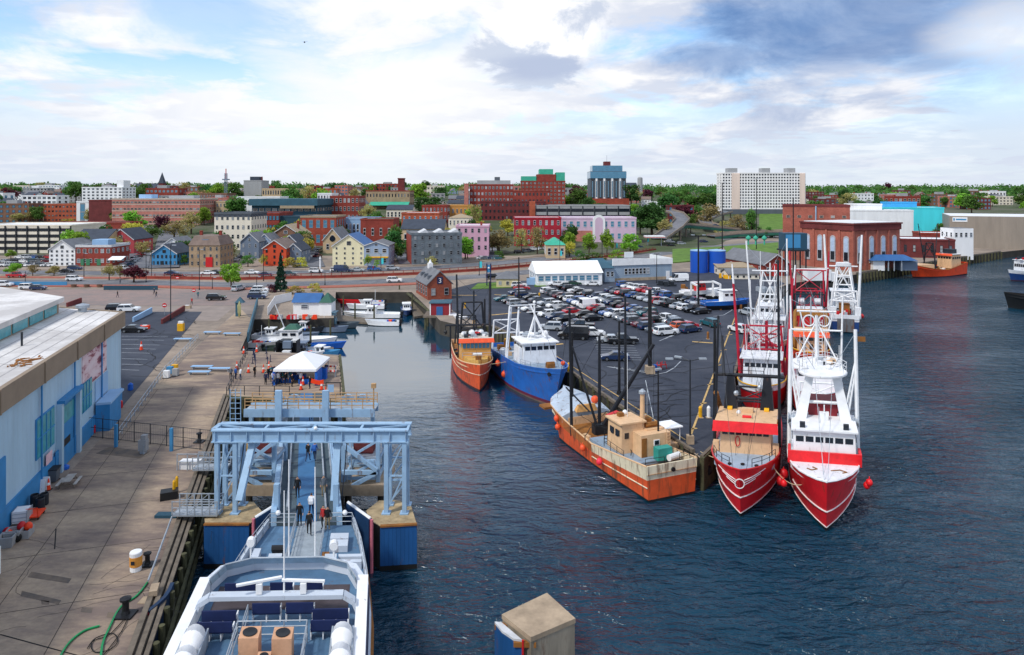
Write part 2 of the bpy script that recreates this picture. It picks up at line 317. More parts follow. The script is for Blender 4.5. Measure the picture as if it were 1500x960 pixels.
def build_land():
 pts = pix(SHORE); far = [V((420,420,G)),V((-700,420,G)),V((-700,45,G))]
 struct('quay',M().prism(pts + far,-4,G,0,1),[wallc,conc])
 struct('pier_deck',M().prism(pix([(-700,1090),(149,1090),(329,583),(500,589),(494,522),(349,516),(370,470),(352,452),(292,505),(175,615),(0,800),(-400,1080)]),G,G + .012),deckm)
 struct('apron',M().prism(pix([(-400,1079),(0,799),(175,613),(292,503),(351,451),(340,452),(176,596),(-3,790)]),G,G + .02),conc)
 struct('plaza',M().prism(pix([(-250,448),(371,448),(388,424),(-250,424)]),G,G + .016),plaza)
 struct('forecourt',M().prism(pix([(-300,470),(362,470),(378,449),(-300,449)]),G,G + .008),mat('forecourt_paving','#8a7f78',.9,nz=.3,amt=.2))
 struct('car_park',M().prism(pix([(166,612),(296,457),(50,457),(40,612)]),G,G + .03),asph)
 lot = [(646,446),(700,474),(727,478),(778,503),(828,537),(905,592),(1015,661),(1027,670),(1044,655),(1088,500),(1112,432),(1150,416),(1130,404),(1000,398),(780,411),(700,414),(660,424)]
 struct('parking_lot',M().prism(pix(lot),G,G + .02),asph)
 ln = M()
 def stripe(a,b,w,m=0): 
  a = P(*a); b = P(*b); n = (b - a).cross(V((0,0,1))).normalized() * w / 2; ln.poly([V((q.x,q.y,G + .045)) for q in (a - n,b - n,b + n,a + n)],m)
 stripe((1008,648),(1078,462),.24,1); stripe((790,506),(1004,645),.18,1)
 for a,b in [((720,462),(762,458)),((800,507),(825,504)),((812,452),(838,448)),((852,468),(883,464)),((930,452),(958,450)),((1014,501),(1044,503)),((905,432),(925,430)),((975,434),(990,432)),((660,433),(698,433)),((724,432),(760,434)),((890,438),(912,436))]: stripe(a,b,.7,1)
 for i in range(9): stripe((868 + i * 1.5,498 + i * 3.6),(925 + i * 2,500 + i * 3.5),.13)
 for i in range(7): stripe((966 + i * 8,500 - i * 3),(990 + i * 8,489 - i * 3),.13)
 stripe((885,537),(948,545),.15); stripe((962,549),(885,537),.15); stripe((948,542),(962,543),.15)
 arc = [(962,549),(976,546),(988,539),(997,530)]
 for a,b in zip(arc,arc[1:]): stripe(a,b,.15)
 for a,b in zip([(1045,464),(1060,462),(1072,455)],[(1060,462),(1072,455),(1076,449)]): stripe(a,b,.15)
 for i in range(5): stripe((900 + i * 11,538 + i * 1.2),(906 + i * 11,542 + i * 1.2),.12)
 for i,y in enumerate((493,498,505,511,517,526,534,542)): stripe((178,y),(246 - i * 6,y + 1),.12)
 for t in (0.1,.3,.45,.6,.72,.84): q = lerp(V((1003,668)),V((1078,462)),t) if False else (1008 + 70 * t,648 - 186 * t); stripe((q[0] - 3,q[1]),(q[0] + 6,q[1] - 1.5),.3,1)
 struct('painted_lines',ln,[wline,yline])
 ck = M(); rr = random.Random(14)
 def crack(x,y,a,n,w,z,st):
  p = P(x,y)
  for i in range(n):
   a += rr.uniform(-.5,.5); q = p + V((math.cos(a),math.sin(a),0)) * st; m = V((-math.sin(a),math.cos(a),0)) * w; ck.poly([V((k.x,k.y,z)) for k in (p - m,q - m,q + m,p + m)]); p = q
 for i in range(30): crack(rr.uniform(870,1035),rr.uniform(505,640),rr.uniform(0,6.3),9,.05,G + .05,1.3)
 for i in range(16): crack(rr.uniform(190,290),rr.uniform(465,560),rr.uniform(0,6.3),7,.05,G + .05,1.3)
 struct('crack_sealant',ck,rubber); ck = M()
 for i in range(26): crack(rr.uniform(20,300),rr.uniform(600,930),rr.uniform(0,6.3),8,.012,G + .021,.6)
 u_ = V((-.295,.955,0)); v_ = V((.955,.295,0)); o_ = P(190,940)
 for i in range(9):
  a = o_ + u_ * (i * 7.5 - 2); m = u_ * .02; b = a - v_ * (17 + i * .2); ck.poly([V((k.x,k.y,G + .022)) for k in (a - m,b - m,b + m,a + m)])
 for j in (4.5,9,13.5): a = o_ - v_ * j - u_ * 4; b = a + u_ * 62; m = v_ * .02; ck.poly([V((k.x,k.y,G + .023)) for k in (a - m,b - m,b + m,a + m)])
 struct('deck_cracks',ck,rubber)
 jm = M()
 for a,b in (((0,930),(140,968)),((120,600),(60,700)),((82,775),(80,805))):
  p = P(*a); q = P(*b); n = (q - p).cross(V((0,0,1))).normalized() * .04; jm.poly([V((x.x,x.y,G + .02)) for x in (p - n,q - n,q + n,p + n)])
 struct('deck_joints',jm,rubber)
 pm = M()
 for pts in ([(46,838),(105,848),(100,855),(40,846)],[(32,866),(90,880),(86,886),(30,874)],[(60,880),(72,881),(72,886),(61,886)],[(120,890),(136,891),(134,899),(118,897)],[(158,897),(172,898),(170,908),(156,905)],[(140,665),(160,655),(220,662),(205,672)],[(120,560),(190,556),(150,600),(118,602)]): pm.poly([V((q.x,q.y,G + .018)) for q in pix(pts)])
 struct('deck_patches',pm,planks('pier_patch','#7d6d5d','#5f5751',.8,(1,1,1),0,.9,.2))
 t = M(); xs = [-1.2 + i * .06 for i in range(41)]; ys = [262,290,320,360,400,450,500,560,620,700,800,920,1060,1250,1500,1900,2600,3600,5200]
 for y in ys:
  for r in xs: t.v.append(V((r * y * 1.3,y,(TH(r * y * 1.3,y) + .25) if y > 262 else 2.5)))
 n = len(xs)
 for j in range(len(ys) - 1):
  for i in range(n - 1):
   mx,my = t.v[j * n + i].x,ys[j]
   if my < 420 and mx / my > .40: continue
   a = j * n + i; t.f.append((a,a + 1,a + n + 1,a + n)); t.m.append(0)
 struct('terrain',t,earth,True)
build_land()
def strip(name,pts,hw,m,z,pz=None):
 """road laid along pixel points on the quay level, or along world points"""
 ps = [P(*p) if len(p) == 2 else V(p) for p in pts]; b = M(); L = []
 for i,p in enumerate(ps):
  d = (ps[min(i + 1,len(ps) - 1)] - ps[max(i - 1,0)]); d.z = 0; n = V((d.y,-d.x,0)).normalized() * hw; zz = p.z + z if len(pts[i]) == 3 else z
  L.append((V((p.x - n.x,p.y - n.y,zz)),V((p.x + n.x,p.y + n.y,zz))))
 for (a,c),(d,e) in zip(L,L[1:]): b.add([a,c,e,d,a - V((0,0,.4)),c - V((0,0,.4)),e - V((0,0,.4)),d - V((0,0,.4))],[(0,1,2,3),(0,3,7,4),(1,5,6,2)])
 return struct(name,b,m)
NEAR = [(-300,420),(0,413),(200,414),(350,418),(500,414.5),(620,410),(720,404),(800,396),(880,385),(960,373),(1040,362.5),(1140,354)]
FARR = [(-300,403),(0,399),(200,401),(350,401),(500,398),(620,393),(720,386.5),(800,379),(880,370),(960,360),(1040,351.5),(1140,346)]
strip('road',NEAR,5.0,asphw,G + .06); strip('road',FARR,5.2,asphw,G + .07)
strip('pavement',[(x,y - 5.2) for x,y in FARR[:8]],3.2,conc,G + .19)
strip('pavement',[(x,y + 5.8) for x,y in NEAR[:6]],2.0,brickpave,G + .19)
strip('median',[(x,(y + FARR[i][1]) / 2 + .3) for i,(x,y) in enumerate(NEAR[:10])],1.8,brickpave,G + .15)
rl = M()
for RD in (NEAR,FARR):
 for (x0,y0),(x1,y1) in zip(RD[1:],RD[2:]):
  for k in range(8):
   a = P(lerp(x0,x1,k / 8),lerp(y0,y1,k / 8)); b = P(lerp(x0,x1,(k + .45) / 8),lerp(y0,y1,(k + .45) / 8)); n = (b - a).cross(V((0,0,1))).normalized() * .09
   rl.poly([V((q.x,q.y,G + .082)) for q in (a - n,b - n,b + n,a + n)])
struct('lane_markings',rl,wline)
for (x0,y0,x1,Y1) in ((455,393,437,420),(195,395,214,420),(605,388,568,400),(240,394,250,420),(720,380,690,420)):
 a = P(x0,y0); pts = []
 for i in range(9):
  Y = lerp(a.y,Y1,i / 8); px = lerp(x0,x1,i / 8); X = (px - 750) * Y / 1000; pts.append((X,Y,max(TH(X,Y),G)))
 strip('side_street',pts,5,asphw,.42)
paint = mat('car_paint',(.5,.5,.5),.25,nz=.5,amt=.06,obcol=True,coat=.6)
rim = mat('wheel_rim','#8b9095',.35,.7)
HALF = {'sedan': .91,'suv': .95,'hatch': .9,'pickup': 1.0,'van': 1.02,'wagon': .92}
def car_protos():
 spec = {  # side profile of the lower body (x, z), cabin base x0,x1, roof x0,x1, roof height, wheel x
  'sedan': ([(-2.3,.3),(-2.32,.62),(-2.2,.93),(-1.3,.98),(1.0,.95),(2.1,.8),(2.32,.6),(2.3,.3)],(-1.55,1.05),(-.95,.35),1.43,1.4),
  'suv': ([(-2.3,.35),(-2.35,.8),(-2.25,1.08),(.95,1.08),(2.1,.98),(2.33,.7),(2.3,.35)],(-2.22,1.1),(-1.95,.4),1.70,1.42),
  'hatch': ([(-2.0,.3),(-2.05,.7),(-1.95,.98),(.9,.98),(1.8,.84),(2.0,.6),(1.98,.3)],(-1.93,1.1),(-1.45,.35),1.5,1.25),
  'wagon': ([(-2.35,.32),(-2.4,.7),(-2.3,1.0),(1.0,.98),(2.1,.86),(2.35,.62),(2.3,.32)],(-2.2,1.1),(-1.8,.4),1.55,1.42),
  'pickup': ([(-2.8,.45),(-2.82,1.1),(-1.2,1.12),(1.2,1.12),(2.5,1.06),(2.72,.8),(2.7,.45)],(-.95,1.3),(-.8,.6),1.85,1.75),
  'van': ([(-2.9,.4),(-2.95,1.2),(-2.9,1.35),(1.6,1.3),(2.6,1.05),(2.85,.75),(2.8,.4)],(-2.88,2.0),(-2.8,1.1),2.45,1.85)}
 out = {}
 for k,(pr,cb,cr,h,wx) in spec.items():
  w = HALF[k]; b = M(); zt = max(z for _,z in pr); c = V((0,0,.65))
  def ring(y,s): return [(x * s,y,.65 + (z - .65) * (1 - (1 - s) * 2)) for x,z in pr]
  b.loft([ring(-w,.955),ring(-w + .1,1),ring(w - .1,1),ring(w,.955)])
  g = M(); zb = zt - .04; wt = w * .76
  g.loft([[(cb[0],-w * .93,zb),(cb[1],-w * .93,zb),(cb[1],w * .93,zb),(cb[0],w * .93,zb)],[(cr[0],-wt,h - .06),(cr[1],-wt,h - .06),(cr[1],wt,h - .06),(cr[0],wt,h - .06)]])
  b.loft([[(cr[0] - .06,-wt - .04,h - .075),(cr[1] + .06,-wt - .04,h - .075),(cr[1] + .06,wt + .04,h - .075),(cr[0] - .06,wt + .04,h - .075)],[(cr[0] + .08,-wt + .06,h),(cr[1] - .1,-wt + .06,h),(cr[1] - .1,wt - .06,h),(cr[0] + .08,wt - .06,h)]])
  for t in ((0,.47,.97) if k != 'van' else (0,.6,.72,.97)):      # door pillars and corner posts
   for s in (-1,1): b.bar((lerp(cb[0],cb[1],t),s * w * .935,zb),(lerp(cr[0],cr[1],t),s * (wt + .012),h - .06),.09,.04)
  if k == 'van':
   for s in (-1,1): b.add([(-2.87,s * w * .94,zb),(.5,s * w * .94,zb),(.4,s * (wt + .02),h - .05),(-2.78,s * (wt + .02),h - .05)],[(0,1,2,3)])
  if k == 'pickup': b.box(-2.6,-1.1,-.8,.8,1.10,1.125)
  r = .34 if k not in ('pickup','van','suv') else .38
  wh = M(); wh.tube((0,-.12,0),(0,.12,0),r,n=12); wh.tube((0,-.135,0),(0,.135,0),r * .6,n=8,m=1)
  hl = M().cb((0,0,0),.1,.36,.15); tl = M().cb((0,0,0),.08,.2,.3 if k in ('suv','van') else .16)
  out[k] = dict(body=b.mesh('body',paint),windows=g.mesh('windows',glass),wheel=wh.mesh('wheel',[rubber,rim]),head=hl.mesh('headlight',headl),tail=tl.mesh('tail_light',taill),w=w,wx=wx,r=r,fx=pr[-2][0] - .08,bx=pr[1][0] + .03,fz=pr[-3][1] - .2,bz=pr[1][1])
 return out
CARP = car_protos()
PAINTS = {'white': '#e4e7ea','silver': '#aab2ba','grey': '#5d656e','black': '#14161a','navy blue': '#1f3357','blue': '#2f5c9e','red': '#b3202c','maroon': '#5c1a26','teal': '#1f5a66','green': '#2b4a3a','tan': '#a8977c','orange': '#c8551c','light blue': '#8fb0d0'}
PAINTW = ['white'] * 7 + ['silver'] * 5 + ['grey'] * 4 + ['black'] * 7 + ['navy blue'] * 3 + ['blue'] * 2 + ['red'] + ['maroon'] + ['teal']
KINDW = ['suv'] * 6 + ['sedan'] * 5 + ['hatch'] * 2 + ['wagon'] * 2 + ['pickup']
KWORD = {'suv': 'SUV','sedan': 'saloon','hatch': 'hatchback','wagon': 'estate car','pickup': 'pickup truck','van': 'van'}
def car(kind,p,rz,colour,where,group,full=True):
 c = CARP[kind]; nm = {'van': 'van','pickup': 'pickup_truck'}.get(kind,'parked_car' if 'parked' in where else 'car')
 t = thing(nm,p,f'{colour} {KWORD[kind]} {where}',{'van': 'van','pickup': 'pickup truck'}.get(kind,'car'),group,rz)
 o = link('body',c['body'],t); o.color = (*S(PAINTS[colour]),1); link('windows',c['windows'],t)
 for sx in (-1,1):
  for sy in (-1,1): link('wheel',c['wheel'],t,(sx * c['wx'],sy * (c['w'] - .1),c['r']))
 if full:
  for sy in (-1,1): link('headlight',c['head'],t,(c['fx'],sy * (c['w'] - .32),c['fz'])); link('tail_light',c['tail'],t,(c['bx'],sy * (c['w'] - .2),c['bz'] - .1))
 return t
ZL = G + .025
def rows():
 row = [((737,441),(842,478),10,'in the row nearest the blue trawler',None),((757,432),(868,470),10,'in the second row from the blue trawler',None),
  ((804,430),(975,491),21,'in the long middle row, boat side',{9: ('van','white'),15: ('suv','grey'),3: ('sedan','maroon'),10: ('sedan','red')}),((830,424),(1007,482),20,'in the long middle row, tent side',{7: ('suv','white'),11: ('sedan','maroon'),15: ('sedan','maroon'),16: ('hatch','silver'),18: ('suv','grey')}),
  ((897,428),(1027,460),15,'in the far row, near side',{2: ('suv','red'),13: ('pickup','black'),8: ('suv','red')}),((914,420),(1027,448),14,'in the far row, restaurant side',{0: ('suv','blue'),4: ('sedan','red'),5: ('sedan','red')})]
 for (a,b,n,wh,sp) in row:
  A = P(*a); B = P(*b); d = B - A; ang = math.atan2(d.y,d.x) + math.pi / 2
  for i in range(n):
   k,c = R.choice(KINDW),R.choice(PAINTW)
   if sp and i in sp: k,c = sp[i]
   if R.random() < .05 and not (sp and i in sp): continue
   p = lerp(A,B,(i + R.uniform(-.06,.06)) / (n - 1)); p.z = ZL
   car(k,p,ang + (math.pi if R.random() < .5 else 0) + R.uniform(-.04,.04),c,'parked ' + wh,'cars parked in the harbour car park')
 X = [('suv',(806,484),3.0,'silver','parked at the near end of the rows behind the blue boat'),('pickup',(850,482),3.0,'black','parked behind the silver SUV near the blue boat'),('van',(840,497),2.95,'black','parked in front of the black pickup truck'),('suv',(868,493),.1,'white','parked beside the black van'),
  ('sedan',(893,502),3.1,'silver','parked next to the tall black truck'),('pickup',(912,504),.1,'black','with raised body next to the silver saloon'),('sedan',(901,528),3.1,'navy blue','standing alone on open tarmac behind the tan dragger'),('suv',(977,490),.5,'white','parked at the near right end of the long row'),('wagon',(1011,487),.5,'navy blue','parked at the outer corner of the long row'),('hatch',(996,482),.5,'orange','parked between dark cars at the end of the long row'),
  ('suv',(960,474),.5,'black','parked near the tall black pole'),('pickup',(976,472),.5,'white','with open bed parked behind the white SUV'),('van',(994,413),3.3,'white','parked by the boatyard next to the restaurant'),('sedan',(815,419),3.1,'white','parked in front of the white function tent'),('sedan',(840,418),.1,'green','parked at the middle of the white function tent'),('sedan',(868,419),3.1,'white','parked by the tent end next to the restaurant'),
  ('sedan',(764,425),.15,'red','parked by the tan kiosk'),('suv',(760,421),.15,'white','parked behind the red saloon by the tan kiosk'),('suv',(1040,478),1.9,'teal','standing beside the yellow line near the red boats'),('suv',(1082,487),1.9,'white','parked on the quay edge beside the red boat masts'),('suv',(1096,462),1.9,'silver','parked on the quay beside the white rigged boat'),
  ('sedan',(196,487),.05,'black','parked in the dark lot behind the blue warehouse'),('suv',(172,456),.2,'black','parked by the ramp wall behind the warehouse roof'),('suv',(189,457),.15,'white','parked by the ramp wall next to the black SUV'),('suv',(317,440),.1,'black','standing alone on the plaza'),('suv',(349,426),1.4,'silver','parked on the plaza under the bright green tree'),
  ('suv',(377,438),.1,'navy blue','parked nearest the white shed fence'),('suv',(379,433),.1,'silver','parked second from the white shed fence'),('suv',(382,428),.1,'white','parked third from the white shed fence'),('suv',(42,424),.1,'white','parked on the plaza behind the warehouse roof'),('suv',(6,420),.1,'white','parked at the left edge of the plaza'),('hatch',(56,425),.1,'navy blue','parked beside the white SUV on the plaza')]
 for k,px,rz,c,wh in X:
  p = P(*px); p.z = G + .03; car(k,p,rz,c,wh,None)
 for k,px,rz,c,wh in [('suv',(109,412),0,'white','driving on the near carriageway by the red maple'),('pickup',(24,407),0,'red','driving past the small trees at far left'),('suv',(578,414),0.05,'white','driving on the near carriageway by the basin head'),('sedan',(305,403),0,'white','driving in front of the tan brick house'),('sedan',(317,402),0,'black','close behind the white saloon by the tan brick house'),('sedan',(369,402),0,'white','driving in front of the orange gabled house'),('sedan',(390,405),0,'navy blue','driving in front of the dark conifer'),('wagon',(425,404),0,'teal','driving just past the dark conifer'),('suv',(463,400),0,'white','driving by the small white obelisk'),('suv',(494,399),0,'white','driving in front of the cream gabled house'),('van',(502,399),0,'navy blue','driving beside the white SUV by the cream house'),('sedan',(524,398),.03,'silver','driving in front of the cream gabled house'),('suv',(548,397),.05,'blue','driving in front of the grey shop with yellow awning'),('suv',(575,396),.08,'silver','driving at the mouth of the side street'),('sedan',(262,407),0,'black','driving near the lamp posts by the blue house'),('sedan',(252,403),0,'navy blue','driving in front of the blue gabled house'),
       ('sedan',(98,400),0,'black','waiting in front of the white gabled house'),('suv',(110,396),0,'navy blue','waiting in front of the red brick bar'),('suv',(723,409),.2,'black','driving behind the tall twin sign posts'),('van',(981,357),.3,'white','driving up the ramp by the filling station'),('sedan',(983,362),.3,'black','driving down the ramp by the filling station'),('suv',(1031,356),.35,'navy blue','crossing the overpass approach'),('suv',(935,364),.25,'navy blue','by the filling station canopy'),('suv',(998,359),.3,'silver','driving behind the restaurant roof')]:
  p = P(*px); p.z = G + .1; car(k,p,rz,c,wh,'cars on the waterfront road')
 i = 0
 for a,b,n,wh in (((4,391),(70,391),9,'parked in the front row below the cream garage'),((8,385),(70,385),8,'parked in the middle row below the cream garage'),((30,379),(72,379),5,'parked in the back row below the cream garage'),((180,397),(206,376),8,'parked along the street beside the red brick bar'),((572,383),(590,366),5,'parked along the street by the grey stone warehouse'),((706,381),(728,381),5,'parked in front of the pink building'),((446,378),(448,366),3,'parked along the cobbled street by the red arcade building'),((465,378),(469,364),3,'parked on the tent side of the cobbled street'),((345,383),(356,376),3,'parked in the yard behind the tan brick house'),((760,372),(790,368),5,'parked in front of the crimson building')):
  for j in range(n):
   t = j / max(n - 1,1); q = P(lerp(a[0],b[0],t),lerp(a[1],b[1],t)); q.z = max(TH(q.x,q.y) + .3,G + .02) + (.15 if abs(a[0] - b[0]) < 30 else 0)
   car(R.choice(KINDW),q,(1.5 if abs(a[1] - b[1]) > 5 and a[0] < 700 else 0) + R.uniform(-.1,.1),R.choice(PAINTW),wh,'cars parked in the town',False)
rows()
skin = mat('skin','#c79a7c',.6); hair = mat('hair','#2a1f18',.7)
CL = {c: mat('cloth_' + c.replace(' ','_'),h,.85,nz=6,amt=.15) for c,h in dict(black='#16181c',navy='#1c2748',white='#dfe3e8',grey='#6d737a',red='#a82a2a',blue='#2a5da8',khaki='#8d7d60',denim='#34435e',teal='#2f7f86').items()}
def person_mesh(walk,bend):
 J = []; E = []; Rr = []
 def j(p,r,par=None):
  J.append(p); Rr.append(r)
  if par is not None: E.append((par,len(J) - 1))
  return len(J) - 1
 pel = j((0,0,.95),.125); sp = j((0,.01,1.16),.12,pel); ch = j((0,.01 + bend,1.36),.135,sp); nk = j((0,.015 + bend,1.5),.052,ch); hd = j((0,.03 + bend * 1.4,1.62),.092,nk); j((0,.015 + bend * 1.4,1.70),.075,hd); j((0,.135 + bend * 1.4,1.605),.018,hd)
 for s in (-1,1):
  f = s * walk
  sh = j((s * .17,.01 + bend,1.41),.062,ch); el = j((s * .235,-.05 - f * .5,1.13),.044,sh); wr = j((s * .245,.06 - f,.90 + abs(f) * .15),.03,el); pa = j((s * .245,.085 - f,.82 + abs(f) * .15),.034,wr)
  for k in range(4): j((s * (.245 + .008),.06 - f + k * .02,.725 + abs(f) * .15 + abs(k - 1.5) * .01),.009,pa)
  j((s * .225,.135 - f,.80 + abs(f) * .15),.011,wr)
  hp = j((s * .095,0,.88),.095,pel); kn = j((s * .10,.03 + f * .45 + .02,.49),.062,hp); an = j((s * .10,f * .95 - .02,.09),.042,kn); j((s * .115,f * .95 + .13,.045),.036,an)
 me = bpy.data.meshes.new('body'); me.from_pydata(J,E,[]); o = bpy.data.objects.new('tmp',me); COL.objects.link(o)
 o.modifiers.new('s','SKIN'); o.modifiers.new('d','SUBSURF').levels = 1
 if not me.skin_vertices: 
  bm = bmesh.new(); bm.from_mesh(me); bm.verts.layers.skin.verify(); bm.to_mesh(me); bm.free()
 for i,sv in enumerate(me.skin_vertices[0].data): sv.radius = (Rr[i],Rr[i]); sv.use_root = (i == 0)
 dg = bpy.context.evaluated_depsgraph_get(); ev = o.evaluated_get(dg); out = bpy.data.meshes.new_from_object(ev); bpy.data.objects.remove(o)
 for m in (skin,CL['black'],CL['denim'],hair,rubber): out.materials.append(m)
 for p in out.polygons:
  c = p.center; p.use_smooth = True
  if c.z > 1.52: i = 3 if (c.z > 1.66 or c.y < .0 + bend) else 0
  elif c.z > 1.47: i = 0
  elif abs(c.x) > .2 and c.z < .93: i = 0
  elif c.z > .9: i = 1
  elif c.z > .08: i = 2
  else: i = 4
  p.material_index = i
 return out
PM = [person_mesh(0,0),person_mesh(.22,.02),person_mesh(-.2,.01),person_mesh(.04,.06)]
packm = M().loft([[(-.15,-.14,1.0),(.15,-.14,1.0),(.15,-.30,1.0),(-.15,-.30,1.0)],[(-.16,-.12,1.25),(.16,-.12,1.25),(.16,-.32,1.22),(-.16,-.32,1.22)],[(-.12,-.12,1.45),(.12,-.12,1.45),(.12,-.22,1.45),(-.12,-.22,1.45)]]).mesh('backpack',CL['blue'])
def person(p,rz,top,legs,where,pose=0,pack=None,h=1.0):
 verb = {0: 'standing',1: 'walking',2: 'walking',3: 'standing'}[pose]
 t = tag(link('person',PM[pose],None,p,rz),f'person in {top} and {legs} {verb} {where}','person')
 t.scale = (h * 1.06,) * 3
 for i,mm in ((1,CL[top]),(2,CL[legs])): t.material_slots[i].link = 'OBJECT'; t.material_slots[i].material = mm
 if pack:
  b = link('backpack',packm,t); b.material_slots[0].link = 'OBJECT'; b.material_slots[0].material = CL[pack]
 return t
LEAF = {'green': leafmat('leaf_green','#55803a'),'bright': leafmat('leaf_bright','#7fac3c'),'olive': leafmat('leaf_olive','#a39c62'),'dark': leafmat('leaf_dark','#3f6c35'),'purple': leafmat('leaf_purple','#5a2a3a'),'yellow': leafmat('leaf_yellow','#b8b24c'),'conifer': leafmat('leaf_conifer','#294a3c')}
def leafq(b,c,s,r):
 a = V((r.gauss(0,1),r.gauss(0,1),r.gauss(0,1))).normalized(); u = a.orthogonal().normalized(); w = a.cross(u)
 t = r.uniform(0,6.28); u,w = u * math.cos(t) + w * math.sin(t),w * math.cos(t) - u * math.sin(t)
 b.add([c - u * s,c - w * s * .6,c + u * s,c + w * s * .6],[(0,1,2,3)])
def tree_proto(kind,seed):
 """unit tree about 10 m tall and 8 m wide: (trunk mesh, crown mesh)"""
 r = random.Random(seed); t = M(); b = M()
 if kind == 'conifer':
  t.tube((0,0,-.5),(0,0,9.5),.28,.03,7)
  for i in range(1500):
   z = 1.0 + 9.2 * (r.random() ** 1.3); rad = (10.4 - z) * .27 * (.55 + .45 * r.random()) * (1 + .25 * math.sin(z * 5)); a = r.uniform(0,6.28)
   leafq(b,V((rad * math.cos(a),rad * math.sin(a),z - rad * .25)),.38,r)
  return t,b
 h0 = 2.6 if kind != 'bush' else .3
 t.tube((0,0,-.6),(.1,0,h0),.3,.2,7); t.tube((.1,0,h0),(0,.1,6),.2,.08,6)
 lobes = []
 for i in range(11 if kind != 'bush' else 7):
  a = i * 2.4 + r.uniform(-.4,.4); z = r.uniform(h0 + .9,8.2); rad = r.uniform(1.0,2.9) * (1 - .45 * max(0,(z - 5.5) / 3)); c = V((rad * math.cos(a),rad * math.sin(a),z))
  lobes.append((c,r.uniform(1.0,1.9))); t.tube((.05,0,r.uniform(h0 * .8,min(z,5.5))),c,.1,.03,5)
 lobes.append((V((0,0,8.3)),1.5)); lobes.append((V((0,0,6)),2.2))
 n = {'full': 2300,'loose': 1500,'bush': 1000}[kind]
 for i in range(n):
  c,q = lobes[r.randrange(len(lobes))]; d = V((r.gauss(0,1),r.gauss(0,1),r.gauss(0,.8))).normalized() * q * (r.random() ** .35)
  p = c + d
  if mnoise.noise(p * .9 + V((seed,0,0))) < -.22: continue
  leafq(b,p,r.uniform(.24,.46) if kind != 'loose' else r.uniform(.2,.38),r)
 return t,b
TP = {}
for k in ('full','loose','bush','conifer'):
 for v in range(3 if k in ('full','loose') else 1):
  t,b = tree_proto(k,11 + v * 7); TP[k,v] = (t.mesh('trunk',trunkm),b)
TM = {}
def tree(px,base,hpx,wpx,kind,leaf,label,Y=None,group=None,name=None,nt=False):
 """px, base: foot of the trunk in the view; heights and widths converted at its distance"""
 if Y is None: p = P(px,base)
 else: p = V(((px - 750) * Y / 1000,Y,0)); p.z = max(TH(p.x,Y),2.7) + .1
 Y = p.y
 if base is None: h = hpx * Y / 1000
 else: h = hpx * Y / 1000
 w = wpx * Y / 1000; v = R.randrange(3) if kind in ('full','loose') else 0
 if (kind,v,leaf) not in TM:
  me = TP[kind,v][1].mesh('crown',LEAF[leaf]); TM[kind,v,leaf] = me
 nm = name or {'conifer': 'conifer','bush': 'bush'}.get(kind,'tree')
 t = thing(nm,p,label,'bush' if kind == 'bush' else 'tree',group,R.uniform(0,6.28)); t.scale = (w / 7.2,w / 7.2,h / 10)
 link('crown',TM[kind,v,leaf],t)
 if kind != 'bush': link('trunk',TP[kind,v][0],t)
 return t
